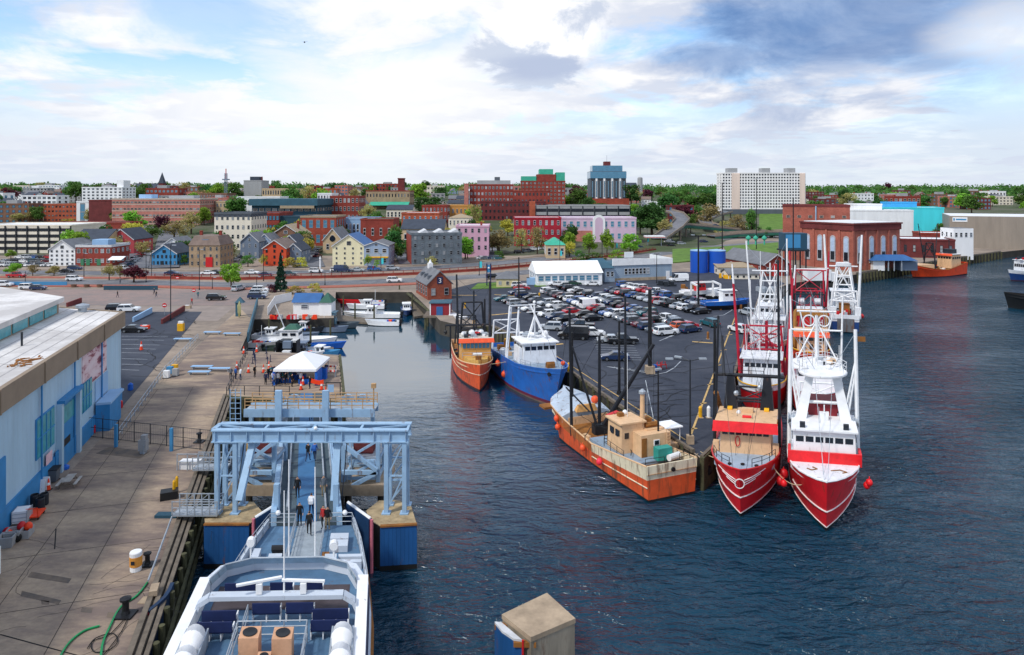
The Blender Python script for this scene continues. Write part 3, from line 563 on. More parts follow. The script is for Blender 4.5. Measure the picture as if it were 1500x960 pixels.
def trees():
 for a in [(20,403,18,26,'full','bright','small bright green tree beside the red pickup truck'),(48,404,17,18,'loose','olive','thin olive street tree on the verge at far left'),(79,404,15,20,'full','olive','rounded olive street tree in front of the white gabled house'),(16,379,13,16,'full','bright','small bright green tree below the cream garage'),
   (160,411,26,26,'loose','olive','pale thin street tree left of the purple maple'),(176,409,22,16,'loose','olive','slim pale street tree touching the purple maple'),(196,414,27,36,'full','purple','purple-leaved maple by the road crossing'),(339,423,38,34,'full','bright','bright green street tree between lamp posts by the plaza'),(411,427,55,28,'conifer','conifer','tall dark conifer beside the near carriageway'),(400,428,12,22,'bush','purple','dark red bush at the foot of the tall conifer'),(432,430,12,30,'bush','yellow','yellow-green bush behind the white shed'),(463,428,14,22,'bush','yellow','yellow-green bush by the head of the basin'),
   (363,391,18,24,'loose','green','green tree in the yard left of the orange gabled house'),(374,377,28,24,'loose','olive','olive tree in front of the grey-blue house'),(425,393,17,30,'bush','yellow','yellow-green shrubbery right of the orange gabled house'),(444,392,16,20,'bush','yellow','clipped yellow shrub beside the cobbled street'),(386,391,20,14,'loose','yellow','yellow young tree in front of the orange gabled house'),(270,389,16,12,'full','green','small green tree between the blue house and the tan brick house'),(539,393,22,14,'loose','bright','small street tree in front of the grey shop with yellow awning'),(551,393,13,13,'bush','bright','bush in front of the grey shop with yellow awning'),(594,373,22,22,'full','green','rounded green tree left of the grey stone warehouse'),(633,392,18,20,'loose','olive','thin olive tree against the grey stone warehouse'),(733,379,12,20,'bush','green','green bush right of the pink building')]:
  tree(*a)
 for a in [(578,330,46,26,'full','green','large dark green tree behind the grey shop with yellow awning',300),(731,None,40,46,'loose','olive','broad bare-looking olive tree beside the pink building',300),(787,None,44,28,'loose','olive','olive-brown tree in front of the crimson building',300),(764,None,38,24,'loose','olive','pale olive tree left of the crimson building',305),(834,None,24,26,'loose','yellow','yellow-green tree right of the small green-roofed house',290),(863,None,34,26,'full','bright','bright green tree in front of the pink arcade front',300),(889,None,40,22,'full','bright','bright green tree beside the tall pink arch',300),(923,None,32,32,'full','bright','bright green tree beside the filling station canopy',300),(848,None,17,22,'bush','green','green hedge bush right of the small green-roofed house',272),(870,None,13,40,'bush','green','long green hedge beside the road',275),(902,None,13,24,'bush','bright','hedge bush left of the bright green filling station tree',285),
   (955,None,50,60,'full','dark','huge dark green tree right of the grey parking garage',400),(938,None,40,34,'full','dark','dark green tree filling the left side of the huge green tree',405),(975,None,34,34,'loose','olive','olive tree right of the filling station canopy',370),(1100,None,44,20,'full','green','dark green tree standing on the ramp lawn',420),(1080,None,34,32,'loose','olive','olive tree left of the lone tree on the ramp lawn',425),(1037,None,40,44,'loose','olive','broad olive tree inside the highway loop',470),(1012,None,30,22,'full','green','green tree left of the highway loop',440),(1113,None,18,14,'bush','dark','dark bush below the ramp lawn',410),(1126,None,18,20,'bush','green','green bush by the power station wall',410),(1379,None,28,26,'full','green','dark green tree between the turquoise hall and the ribbed warehouse',380),(1060,None,22,30,'bush','olive','olive scrub inside the highway loop',440)]:
  tree(*a)
 T = [(6,28,34,'full','green',470,'dark green tree at the left edge above the cream garage'),(28,16,30,'loose','olive',440,'pale tree above the cream garage'),(54,26,22,'full','green',440,'green tree left of the orange brick garage'),(100,18,22,'loose','yellow',400,'pale green tree in front of the orange brick garage'),(146,20,40,'loose','yellow',380,'wide pale green tree below the dark red windowless block'),(195,30,36,'full','bright',400,'bright green tree in front of the long pink brick building'),(236,26,26,'full','purple',385,'purple tree in front of the long pink brick building'),(222,30,40,'loose','green',340,'grey-green tree above the blue gabled house'),(195,34,30,'loose','olive',310,'bare olive tree right of the red gabled hall'),(255,32,40,'loose','olive',350,'bare olive tree above the white gabled house'),(280,36,36,'loose','olive',380,'bare olive tree right of the long pink brick building'),(210,24,26,'loose','olive',290,'olive tree beside the red brick bar street'),(294,24,26,'loose','yellow',300,'yellow-green tree behind the tan brick house'),(320,26,14,'full','yellow',290,'young yellow-green tree left of the cream office block'),
  (552,30,32,'full','green',400,'green tree below the mill with the green roof'),(580,24,28,'full','green',380,'green tree behind the dark green shop roof'),(601,16,30,'loose','bright',350,'pale green tree above the grey stone warehouse'),(629,18,26,'loose','olive',345,'orange-olive tree in front of the orange brick block'),(648,18,24,'loose','bright',330,'pale green tree behind the grey stone warehouse'),(667,18,28,'loose','bright',335,'light green tree behind the pink building'),(681,20,20,'loose','yellow',345,'light green tree in front of the cream house'),(704,24,34,'full','yellow',370,'yellow-green tree below the red brick hospital'),(744,26,30,'full','yellow',370,'yellow-green tree left of the grey parking garage'),(695,40,24,'loose','olive',400,'grey-olive tree beside the red brick hospital'),(760,24,20,'loose','yellow',350,'yellow tree above the crimson building'),
  (845,34,40,'full','green',560,'green tree left of the blue glass tower'),(825,24,30,'loose','bright',560,'light green tree below the green-roofed red tower'),(862,22,26,'full','green',560,'green tree at the foot of the blue glass tower'),(880,16,24,'full','dark',540,'dark tree in front of the blue glass tower'),(925,34,30,'full','dark',640,'dark green tree right of the blue glass tower'),(948,24,24,'full','purple',700,'purple tree beside the grey round tower'),(842,30,26,'full','purple',640,'purple tree on the ridge left of the blue glass tower'),(1020,24,40,'full','green',620,'green tree left of the long white apartment slab'),(1045,24,30,'full','dark',640,'dark tree touching the long white apartment slab'),(985,26,40,'full','green',640,'green tree on the slope behind the filling station')]
 for px,h,w,k,l,Y,lab in T: tree(px,None,h,w,k,l,lab,Y)
 MARK = [(20,'on the hill above the cream garage'),(90,'on the hill above the orange brick garage'),(190,'on the hill near the spired church'),(270,'on the hill right of the spired church'),(345,'on the hill by the lattice mast'),(430,'on the hill above the dark theatre roof'),(500,'on the hill between the theatre and the mill'),(560,'on the hill near the mill tower'),(640,'on the hill left of the red brick hospital'),(720,'on the hill behind the red brick hospital'),(845,'on the hill between the red tower and the glass tower'),(960,'on the hill by the grey round tower'),(1030,'on the hill left of the white apartment slab'),(1200,'on the hill right of the white apartment slab'),(1260,'on the hill above the power station'),(1340,'on the hill above the turquoise hall'),(1420,'on the hill above the ribbed warehouse'),(1490,'on the hill at the right edge')]
 SZ = [('tall',1.2),('small',.7),('wide',1.0),('round',.9)]
 for i in range(165):
  px = R.uniform(-20,1520); Y = R.choice([R.uniform(430,640),R.uniform(600,900),R.uniform(850,1250)])
  if 1050 < px < 1190 and Y < 620: continue
  if px > 1180 and Y < 520: Y += 250
  if any(a < px < b and Y < q for a,b,q in ((100,300,440),(355,500,480),(530,605,570),(678,830,530),(783,925,450),(862,920,640),(1190,1400,420))): Y = R.uniform(700,1250)
  l = R.choice(['green'] * 4 + ['dark'] * 3 + ['bright','olive','olive','purple']); sz,f = R.choice(SZ); mk = min(MARK,key=lambda a: abs(a[0] - px))[1]
  h = R.uniform(12,18) * f; w = h * (1.3 if sz == 'wide' else .95)
  tree(px,None,h * 1000 / Y,w * 1000 / Y,'loose' if l in ('olive',) else 'full',l,f'{sz} {dict(green="green", dark="dark green", bright="bright green", olive="olive", yellow="yellow-green", purple="purple")[l]} tree {mk}',Y,'trees on the hillside')
trees()
def woodland():
 r = random.Random(5)
 for nm,n,y0,y1,l in (('far_woodland',6500,950,1900,'dark'),('far_woodland',5200,900,1700,'green')):
  b = M()
  for i in range(n):
   px = r.uniform(-60,1560); Y = r.uniform(y0,y1)
   if mnoise.noise(V((px * .02,Y * .006,3 if l == 'dark' else 9))) < -.08 and Y < y1 - 150: continue
   X = (px - 750) * Y / 1000; z = TH(X,Y); hh = r.uniform(7,15) * (1 + .3 * mnoise.noise(V((px * .05,0,0))))
   for q in range(5): leafq(b,V((X + r.gauss(0,3),Y + r.gauss(0,3),z + r.uniform(1,hh))),r.uniform(1.6,3.0),r)
  o = struct(nm,b,LEAF[l],kind='stuff'); tag(o,f'{"dark green" if l == "dark" else "mid green"} woodland along the ridge behind the whole town','woodland')
woodland()
def pole(px,py,ytop,r,label,cat,name='lamp_post',m=None,arms=(),z=G,head=True,rtop=None):
 p = P(px,py,z); h = (CZ - (ytop - HY) * p.y / 1000) - z; m = m or dark
 t = thing(name,p,label,cat)
 part('post',M().tube((0,0,-.1),(0,0,h),r,rtop or r * .7,8).tube((0,0,0),(0,0,.5),r * 1.8,r * 1.5,8),m,t,smooth=False)
 for a,l in arms:
  d = V((math.cos(a),math.sin(a),0)); part('arm',M().tube((0,0,h - .15),tuple(d * l + V((0,0,h + .1))),.05),m,t)
  hd = part('lamp_head',M().cb(d * (l + .25) + V((0,0,h + .02)),.8,.32,.16,a),steel,t)
 return t
BK = {k: brick('brick_' + k,c) for k,c in dict(red='#8a3a30',orange='#a8553c',pink='#b5756a',dark='#6a2f30',brown='#7a5a4a',crimson='#a02233',tan='#a08a70',rust='#9a4634').items()}
def pl(name,col,**k): return mat('wall_' + name,col,.8,nz=.25,amt=k.get('amt',.1),streak=True,rust=k.get('rust',0))
WA = dict(cream=pl('cream','#ddd5c5'),white=pl('white','#e6e8ea'),blue=pl('blue','#3f86b5'),grey=pl('grey','#9a9c9e'),slate=pl('slate','#6d7c90'),lslate=pl('light_slate','#8fa3bd'),yellow=pl('yellow','#ded7b4'),orange=pl('orange','#c2492a'),granite=brick('granite','#66717a',w=.5),pink=pl('pink','#c99db2'),teal=pl('teal','#25485a'),paleblue=pl('pale_blue','#8fb3d6'),lilac=pl('lilac','#c9b0c6'),ochre=pl('ochre','#c28a48'),tanw=pl('tan','#bfa988'),turq=pl('turquoise','#3fc4cf'),dgrey=pl('dark_grey','#565d66'),green=pl('green','#3d7a5a'))
RF = dict(grey=mat('roof_grey','#6d7076',.85,nz=.4,amt=.2),dark=mat('roof_dark','#3b4350',.85,nz=.4,amt=.2),white=mat('roof_white','#d9dce0',.7,nz=.15,amt=.12),brown=mat('roof_brown','#7a6a62',.85,nz=.5,amt=.2),blue=mat('roof_blue','#2f5f96',.6,nz=.4),green=mat('roof_green','#3aa58a',.6,nz=.4,amt=.15),dgreen=mat('roof_dark_green','#1f5a4a',.6,nz=.4),tan=mat('roof_tan','#a09078',.85),red=mat('roof_red','#8d3a30',.8),teal=mat('roof_teal','#31596b',.7,nz=.3))
trimw = mat('white_trim','#c3c6ca',.6); trimg = mat('grey_trim','#8b8f94',.7); bandm = mat('pale_stone_band','#b9aca0',.8)
def win_mesh(trim,gl):
 b = M(); t = .07      # unit window 1 x 1 around the origin, facing -y; frame proud of the wall, glass a little behind it
 for x0,x1,z0,z1 in ((-.5,.5,.5 - t,.5),(-.5,.5,-.5,-.5 + t),(-.5,-.5 + t,-.5 + t,.5 - t),(.5 - t,.5,-.5 + t,.5 - t),(-.5 + t,.5 - t,-.03,.03)): b.box(x0,x1,-.12,.0,z0,z1,0)
 b.box(-.5 + t,.5 - t,-.05,0,-.5 + t,.5 - t,1); return b.mesh('window',[trim,gl])
WIN = {}
def winm(trim='w',gl='d'):
 if (trim,gl) not in WIN: WIN[trim,gl] = win_mesh({'w': trimw,'g': trimg,'d': dark,'b': bandm}[trim],{'d': wglass,'b': glassb}[gl])
 return WIN[trim,gl]
def windows(root,spots,me):
 """spots: (x, y, z, w, h, face angle) on the building"""
 spots = list(spots)
 for i,(x,y,z,w,h,a) in enumerate(spots[:100]):
  o = link('window',me,root,(x,y,z),a); o.scale = (w,1,h)
 if len(spots) > 100:
  b = M()
  for x,y,z,w,h,a in spots[100:]:
   c,s = math.cos(a),math.sin(a)
   def q(lx,ly,lz): return (x + lx * c - ly * s,y + lx * s + ly * c,z + lz)
   for k,(e,d) in enumerate(((.5,.12),(.4,.125))):
    b.add([q(-w * e,0,-h * e),q(w * e,0,-h * e),q(w * e,-d,-h * e),q(-w * e,-d,-h * e),q(-w * e,0,h * e),q(w * e,0,h * e),q(w * e,-d,h * e),q(-w * e,-d,h * e)],[(0,1,2,3),(4,7,6,5),(3,2,6,7),(0,3,7,4),(1,5,6,2)],k)
  o = part('window',b,[me.materials[0],me.materials[1]],root); o['kind'] = 'stuff'
BL = []
def bld(label,px0,px1,ytop,Y,dep,wall,rows=3,cols=5,roof='flat',rm='grey',yaw=0,ww=.5,wh=.55,trim='w',gl='d',ridge=None,name='building',cat='building',side=None,chim=0,door=None,base=None,skip=(),parapet=True,z0w=None,band=None,group=None,sidewall=None):
 W = (px1 - px0) * Y / 1000; X = ((px0 + px1) / 2 - 750) * Y / 1000; zt = CZ - (ytop - HY) * Y / 1000
 zg = max(TH(X,Y),G) if base is None else base; zb = min(zg,max(TH(X,Y + dep),G)) - 1.2; H = zt - zg; b0 = zb - zg
 t = thing(name,(X,Y,zg),label,cat,group,yaw)
 w = M(); rh = 0
 rm_ = RF[rm] if isinstance(rm,str) else rm
 if roof == 'flat':
  w.box(-W / 2,W / 2,0,dep,b0,H); part('wall',w,wall,t)
  part('roof',M().box(-W / 2 + .3,W / 2 - .3,.3,dep - .3,H + .001,H + .12),rm_,t)
  if parapet:
   c = M(); c.box(-W / 2 - .15,W / 2 + .15,-.15,.25,H - .35,H + .5); c.box(-W / 2 - .15,W / 2 + .15,dep - .25,dep + .15,H - .35,H + .5); c.box(-W / 2 - .15,-W / 2 + .25,.25,dep - .25,H - .35,H + .5); c.box(W / 2 - .25,W / 2 + .15,.25,dep - .25,H - .35,H + .5)
   part('parapet',c,band or wall,t)
  eave = H
 elif roof == 'gable_front':      # gable faces the viewer
  rh = ridge or W * .33; eave = H - rh
  w.loft([[(-W / 2,y,b0),(W / 2,y,b0),(W / 2,y,eave),(0,y,H),(-W / 2,y,eave)] for y in (0,dep)]); part('wall',w,wall,t)
  r = M(); e = .35; s = rh / (W / 2)
  for q in (-1,1): r.loft([[(q * (W / 2 + e),y,eave - e * s + .02),(0,y,H + .02),(0,y,H + .27),(q * (W / 2 + e),y,eave - e * s + .25)] for y in (-e,dep + e)])
  part('roof',r,rm_,t)
  tr = M()
  for q in (-1,1): tr.bar((q * (W / 2 + .3),-.42,eave - .3 * s),(0,-.42,H),.1,.3)
  part('bargeboard',tr,trimw,t)
 elif roof == 'gable':            # ridge runs along the front
  rh = ridge or dep * .3; eave = H - rh
  w.loft([[(x,0,b0),(x,dep,b0),(x,dep,eave),(x,dep / 2,H),(x,0,eave)] for x in (-W / 2,W / 2)]); part('wall',w,wall,t)
  r = M(); e = .35; s = rh / (dep / 2)
  for q in (0,1):
   y0 = -e if q == 0 else dep + e
   r.loft([[(x,y0,eave - e * s + .02),(x,dep / 2,H + .02),(x,dep / 2,H + .27),(x,y0,eave - e * s + .25)] for x in (-W / 2 - e,W / 2 + e)])
  part('roof',r,rm_,t)
 elif roof in ('hip','mansard'):
  rh = ridge or 2.5; eave = H - rh; w.box(-W / 2,W / 2,0,dep,b0,eave); part('wall',w,wall,t)
  k = .45 if roof == 'hip' else .12; e = .3; ky = min(W,dep) * k
  part('roof',M().loft([[(-W / 2 - e,-e,eave + .01),(W / 2 + e,-e,eave + .01),(W / 2 + e,dep + e,eave + .01),(-W / 2 - e,dep + e,eave + .01)],[(-W / 2 + ky,ky,H),(W / 2 - ky,ky,H),(W / 2 - ky,dep - ky,H),(-W / 2 + ky,dep - ky,H)]]),rm_,t)
 BL.append((label,px1,Y,W,X))
 t['_e'] = eave; t['_h'] = H; t['_w'] = W; t['_d'] = dep
 if rows and cols:
  sp = []; fh = eave / rows if z0w is None else (eave - z0w) / rows; z0 = 0 if z0w is None else z0w
  cw = W / cols
  for j in range(rows):
   for i in range(cols):
    if (j,i) in skip or (j == 0 and door is not None and i == door): continue
    sp.append((-W / 2 + (i + .5) * cw,0,z0 + (j + .52) * fh,cw * ww,fh * wh,0))
  if roof == 'gable_front' and W > 5: sp.append((0,0,eave + rh * .25,W * .13,rh * .35,0))
  sn = side if side is not None else max(1,int(dep / cw / 1.3))
  sgn = 1 if -X * math.cos(yaw) - Y * math.sin(yaw) > 0 else -1      # the flank turned to the viewer
  for j in range(rows):
   for i in range(sn): sp.append((sgn * W / 2,(i + .5) * dep / sn,z0 + (j + .52) * fh,min(cw * ww,dep / sn * .5),fh * wh,sgn * math.pi / 2))
  sp.sort(key=lambda q: abs(q[5])); windows(t,sp,winm(trim,gl))
  if door is not None: x = -W / 2 + (door + .5) * cw; part('door',M().box(x - .6,x + .6,-.1,0,0,min(2.3,fh * .8)),dark,t)
 for i in range(chim):
  x = W * (-.32 + .64 * i / max(1,chim - 1)) if chim > 1 else W * .25
  part('chimney',M().box(x - .45,x + .45,dep * .45 - .45,dep * .45 + .45,eave,H + 1.5).box(x - .55,x + .55,dep * .45 - .55,dep * .45 + .55,H + 1.5,H + 1.7),BK['red'],t)
 return t
def bands(t,zs,h,m,name='band'):
 W,d = t['_w'],t['_d']; b = M()
 for z in zs: b.box(-W / 2 - .06,W / 2 + .06,-.06,d + .06,z,z + h)
 return part(name,b,m,t)
def topbox(t,x0,x1,y0,y1,h,m,name='roof_unit'): return part(name,M().box(x0,x1,y0,y1,t['_h'] + .13,t['_h'] + h),m,t)
def slots(t,rows,m,z0=1.2,frac=.42,bays=8,trim=None):
 """open decks of a parking garage: dark openings between spandrels"""
 W,H,d = t['_w'],t['_h'],t['_d']; fh = (H - z0) / rows
 for j in range(rows):
  for i in range(bays): part('opening',M().box(-W / 2 + (i + .06) * W / bays,-W / 2 + (i + .94) * W / bays,-.1,-.001,z0 + j * fh + fh * .1,z0 + j * fh + fh * (.1 + frac)),m,t)
 b = M()
 for i in range(bays + 1): x = -W / 2 + i * W / bays; b.box(x - .3,x + .3,-.35,-.11,0,H)
 part('pillars',b,trim or t.children[0].data.materials[0],t)
def town():
 g = bld('cream multi-storey parking garage at far left',-40,104,331,303,26,WA['cream'],0,0,rm='white',yaw=0,name='parking_garage'); slots(g,4,glass,1.5,.5,9)
 bld('white wooden house with steep gable next to the red brick bar',72,110,352,253,14,WA['white'],4,5,'gable_front','grey',ridge=3.4,ww=.38,wh=.5,trim='g',name='house',cat='house')
 t = bld('low red brick bar with green door panels',111,163,361,253,12,BK['red'],2,6,rm='dark',ww=.55,wh=.42,name='bar_building',band=trimw)
 for i in (1,2,4): part('shutter',M().box(-6 + i * 2 - .7,-6 + i * 2 + .7,-.16,-.02,.2,2.6),WA['green'],t)
 topbox(t,-3,3,4,9,2.2,WA['paleblue']); part('awning',M().add([(7,-.1,3.6),(12,-.1,3.6),(12,-3,2.6),(7,-3,2.6),(7,-.1,3.4),(12,-.1,3.4),(12,-3,2.4),(7,-3,2.4)],[(0,1,2,3),(7,6,5,4),(0,3,7,4),(1,5,6,2),(3,2,6,7)]),canvas,t)
 bld('brown shingled hall with slate gable roof behind the white house',104,152,338,290,18,WA['tanw'],2,5,'gable','dark',ridge=5,name='hall')
 bld('red gabled hall behind the red brick bar',158,196,336,300,16,pl('red','#a8434a'),2,3,'gable_front','dark',ridge=4.5,ww=.25,wh=.3,name='hall')
 t = bld('blue wooden house with gable and shopfront',222,259,359,253,13,WA['blue'],2,6,'gable_front','dark',ridge=3.2,ww=.42,wh=.5,trim='d',door=2,name='house',cat='house')
 bld('white gabled house behind the blue shop house',237,268,349,272,12,WA['white'],3,3,'gable_front','grey',ridge=3,ww=.3,wh=.4,trim='g',name='house',cat='house')
 t = bld('tan brick house with red door and mansard roof',277,322,346,249,12,BK['tan'],3,5,'mansard','brown',ridge=3.4,ww=.3,wh=.5,trim='g',chim=2,name='house',cat='house')
 part('door',M().box(.6,3.0,-.35,0,0,3.6),redp,t); part('dormer',M().box(-1.2,1.2,.6,2.2,t['_e'] + .4,t['_e'] + 2.2),WA['slate'],t)
 t = bld('cream four-storey office block with top balcony',314,368,313,315,20,WA['cream'],4,7,rm='dark',ww=.4,wh=.42,trim='g',band=WA['dgrey'],name='office_block'); bands(t,[t['_h'] - 1.6],1.2,RF['dark'],'roof_band')
 bld('grey-blue gabled house left of the orange house',352,379,342,282,14,WA['slate'],2,3,'gable_front','grey',ridge=3.4,ww=.3,wh=.42,name='house',cat='house')
 bld('small blue-grey gabled house behind the grey-blue one',378,397,343,290,12,WA['lslate'],2,2,'gable_front','grey',ridge=2.6,ww=.3,wh=.42,name='house',cat='house')
 t = bld('orange-red gabled warehouse with tall loading doors',385,419,352,253,15,WA['orange'],3,3,'gable_front','brown',ridge=3,ww=.24,wh=.5,trim='d',name='warehouse')
 bld('slate-grey gabled house with white trim, front of two',419,441,357,257,12,WA['slate'],2,2,'gable_front','dark',ridge=2.6,ww=.3,wh=.45,name='house',cat='house')
 bld('slate-grey gabled house with white trim, rear and taller of two',410,438,345,268,12,WA['slate'],3,3,'gable_front','dark',ridge=3.6,ww=.25,wh=.4,name='house',cat='house')
 bld('brown stone hall with low gable behind the orange warehouse',397,440,330,302,16,BK['brown'],2,4,'gable_front','tan',ridge=4.2,ww=.28,wh=.4,chim=1,name='hall')
 t = bld('red brick arcade building with round-topped windows',440,492,318,330,20,BK['rust'],2,5,rm='grey',ww=.55,wh=.55,trim='g',gl='b',band=RF['tan'],name='bank_building')
 t = bld('tan gabled chapel with round window',473,501,335,302,18,WA['tanw'],1,2,'gable_front','grey',ridge=5,ww=.3,wh=.4,name='chapel',cat='church'); part('round_window',M().tube((0,-.15,6.8),(0,0,6.8),1.3,n=14),glass,t)
 bld('cream clapboard warehouse with steep gable and blue roof',487,535,344,254,16,WA['yellow'],4,4,'gable_front','blue',ridge=4.2,ww=.2,wh=.42,trim='g',name='warehouse')
 t = bld('light slate shop with yellow awning',533,569,354,253,13,WA['lslate'],2,3,'gable_front','grey',ridge=1.6,ww=.5,wh=.42,name='shop',cat='shop'); part('awning',M().box(-3.6,4.6,-1.6,-.01,3.1,3.5),yellow,t)
 t = bld('dark granite four-storey warehouse with skylights',603,677,343,258,20,WA['granite'],4,7,rm='grey',ww=.36,wh=.5,trim='g',name='warehouse',side=5,yaw=.24)
 part('end_wall',M().box(-t['_w'] / 2 - .2,-t['_w'] / 2,.2,19.8,-1,t['_h'] - .4),BK['red'],t,label='red brick end wall')
 for i in range(3): part('skylight',M().loft([[(-6 + i * 6,y,t['_h'] + .13),(-2.4 + i * 6,y,t['_h'] + .13),(-3.4 + i * 6,y,t['_h'] + 1.5)] for y in (6,14)]),trimw,t)
 bld('pink four-storey house with flat white roof',668,716,332,290,16,WA['pink'],3,5,rm='white',ww=.35,wh=.5,trim='g',z0w=2,name='house',cat='house',chim=1)
 bld('low tan gabled shed behind the granite warehouse',588,650,323,315,18,WA['tanw'],1,4,'gable','dark',ridge=4,name='shed')
 t = bld('crimson three-storey house with round-arched windows',753,822,320,330,18,BK['crimson'],3,8,rm='white',ww=.4,wh=.5,name='house',cat='house')
 t = bld('long pink and white arcade building beside the tall arch',822,932,320,352,18,WA['lilac'],2,11,rm='white',ww=.5,wh=.5,gl='b',name='arcade_building')
 part('brick_panel',M().box(-t['_w'] / 2 + 1,-3,-.2,-.001,.3,6),BK['pink'],t)
 a = M(); xs = [(3.2 * math.cos(q),3.2 * math.sin(q)) for q in [math.pi * i / 10 for i in range(11)]]; a.extr([(3.2,0)] + [(x,11 + z) for x,z in xs] + [(-3.2,0)],-1.2,-.25,'y'); part('arch',a,WA['white'],t)
 part('arch_glass',M().extr([(2,.2)] + [(x * .62,11 + z * .62) for x,z in xs] + [(-2,.2)],-1.3,-1.21,'y'),WA['lilac'],t)
 bld('small house with green metal roof by the road',800,828,350,282,14,WA['tanw'],1,3,'hip','green',ridge=2.6,name='small_house',cat='house')
 t = thing('filling_station_canopy',(71.5,340,G),'white filling station canopy with red stripe beside the road','canopy')
 part('canopy_roof',M().box(-4.8,4.8,0,6,4.6,5.6),white,t); part('stripe',M().box(-4.85,4.85,-.05,6.05,4.75,5.0),redp,t)
 for x in (-3.5,3.5): part('post',M().box(x - .2,x + .2,2.8,3.2,0,4.6),steel,t)
 bld('orange brick garage with square openings',64,112,300,450,24,BK['orange'],4,9,rm='grey',ww=.5,wh=.35,trim='d',name='garage')
 bld('white stair tower with tall teal glass front',112,130,296,445,14,WA['white'],1,1,rm='teal',ww=.4,wh=.85,gl='b',trim='g',name='stair_tower')
 bld('windowless dark red brick block',130,165,294,440,22,BK['dark'],0,0,rm='grey',name='brick_block')
 t = bld('white eight-storey apartment block on the left hill',120,179,275,560,20,WA['white'],7,9,rm='white',ww=.5,wh=.5,gl='d',trim='g',name='apartment_block'); topbox(t,11,16.5,2,12,6,WA['white'],'lift_tower'); topbox(t,-4,4,6,12,2,WA['grey'])
 t = bld('long pink brick office building with window bands',164,293,292,430,26,BK['pink'],4,24,rm='white',ww=.8,wh=.3,trim='b',name='office_building',band=bandm); bands(t,[i * t['_h'] / 4 + .6 for i in range(4)],.5,bandm); topbox(t,-14,-6,6,14,3,WA['paleblue']); topbox(t,4,20,8,16,2.2,WA['grey'])
 t = thing('church',((218 - 750) * .8,800,TH(-425,800)),'dark red church with pointed spire on the left ridge','church'); part('nave',M().box(-18,10,0,14,-2,11),BK['dark'],t); part('roof',M().extr([(-.5,11.02),(14.5,11.02),(7,17)],-18.3,10.2),RF['dark'],t); part('tower',M().box(10.3,16,2,8,-2,17),BK['dark'],t); part('spire',M().loft([[(10,1.7,17),(16.3,1.7,17),(16.3,8.3,17),(10,8.3,17)],[(13.1,4.9,30),(13.2,4.9,30),(13.2,5,30),(13.1,5,30)]]),RF['dark'],t)
 bld('long low red brick wall building above the cream garage',75,190,327,352,12,BK['red'],1,18,rm='grey',ww=.4,wh=.3,name='low_building')
 t = bld('dark teal theatre with wide overhanging slab roof',369,464,293,420,36,WA['teal'],1,10,rm='teal',ww=.7,wh=.14,trim='b',z0w=4,name='theatre'); part('roof_slab',M().box(-t['_w'] / 2 - 1,t['_w'] / 2 + 1,-2,36,t['_h'] - 3.5,t['_h'] + .6),RF['teal'],t); part('soffit_band',M().box(-2,t['_w'] / 2 - 1,-2.1,-2.01,t['_h'] - 5.2,t['_h'] - 3.5),RF['tan'],t)
 bld('glass-fronted brick building below the theatre',368,409,313,350,22,BK['red'],3,8,rm='dark',ww=.75,wh=.5,gl='b',trim='d',name='glass_building')
 bld('teal windowless block right of the glass-fronted brick building',408,441,318,352,20,WA['teal'],0,0,rm='dark',name='block')
 bld('white three-storey building above the cream office block',346,410,289,470,18,WA['white'],2,12,rm='red',ww=.45,wh=.5,trim='g',name='building')
 t = bld('tall grey blank tower block on the ridge',357,383,265,650,20,WA['grey'],0,0,rm='dark',name='tower_block'); topbox(t,-4,5,4,12,4,RF['dark']); part('chimney',M().tube((7.5,4,t['_h'] - 4),(7.5,4,t['_h'] + 4),.9,.7,8),BK['dark'],t)
 bld('long brown block right of the grey tower block',384,435,277,640,16,WA['tanw'],2,14,rm='brown',trim='d',name='long_block',chim=2)
 bld('teal-roofed brown row behind the pink office building',293,332,284,520,18,BK['brown'],3,9,rm='green',ww=.4,wh=.5,name='row_building')
 bld('cream and green corner building right of the pink offices',316,336,296,450,16,WA['tanw'],3,4,rm='green',ww=.4,wh=.5,name='corner_building')
 bld('white and grey block between the theatre and the mill',465,486,284,470,18,WA['white'],3,5,rm='grey',trim='g',name='block')
 bld('red brick shop block right of the theatre',484,526,288,455,20,BK['red'],3,7,rm='white',ww=.55,wh=.5,name='shop_block')
 bld('long white-roofed grey store behind the chapel',500,548,321,350,20,WA['paleblue'],1,9,rm='grey',name='store')
 bld('red shop with turquoise sign and dark green roof',528,576,322,335,18,BK['red'],1,4,rm='dgreen',ww=.3,wh=.3,name='shop',cat='shop')
 bld('cream arched hall left of the mill',520,535,291,520,14,WA['cream'],2,3,'gable_front','grey',ridge=4,name='hall')
 t = bld('tan and red mill with turquoise lower roof',536,600,280,560,26,BK['tan'],2,14,rm='red',ww=.35,wh=.35,trim='d',name='mill',band=BK['red']); part('tower',M().box(7,12,8,14,t['_h'] - 3,t['_h'] + 10).box(6.7,12.3,7.7,14.3,t['_h'] + 10,t['_h'] + 10.8),BK['dark'],t); part('lean_to_roof',M().loft([[(x,-8,3.5),(x,-.1,6),(x,-.1,5.5),(x,-8,3)] for x in (-14,18)]),RF['green'],t); part('chimney',M().tube((-2,10,t['_h'] - 2),(-2,10,t['_h'] + 5),.8,.6,8),BK['dark'],t); part('chimney',M().tube((-13,10,t['_h'] - 2),(-13,10,t['_h'] + 4),.8,.6,8),BK['dark'],t)
 bld('grey-roofed cream store below the mill',566,604,301,470,16,WA['cream'],1,7,'gable','dark',ridge=3,name='store')
 bld('orange brick flat block in the middle of town',588,643,313,375,20,BK['orange'],2,7,rm='white',ww=.32,wh=.45,gl='b',name='flat_block')
 bld('red brick block stepping up behind the orange flat block',618,655,302,405,18,BK['red'],3,7,rm='grey',ww=.4,wh=.45,name='brick_block')
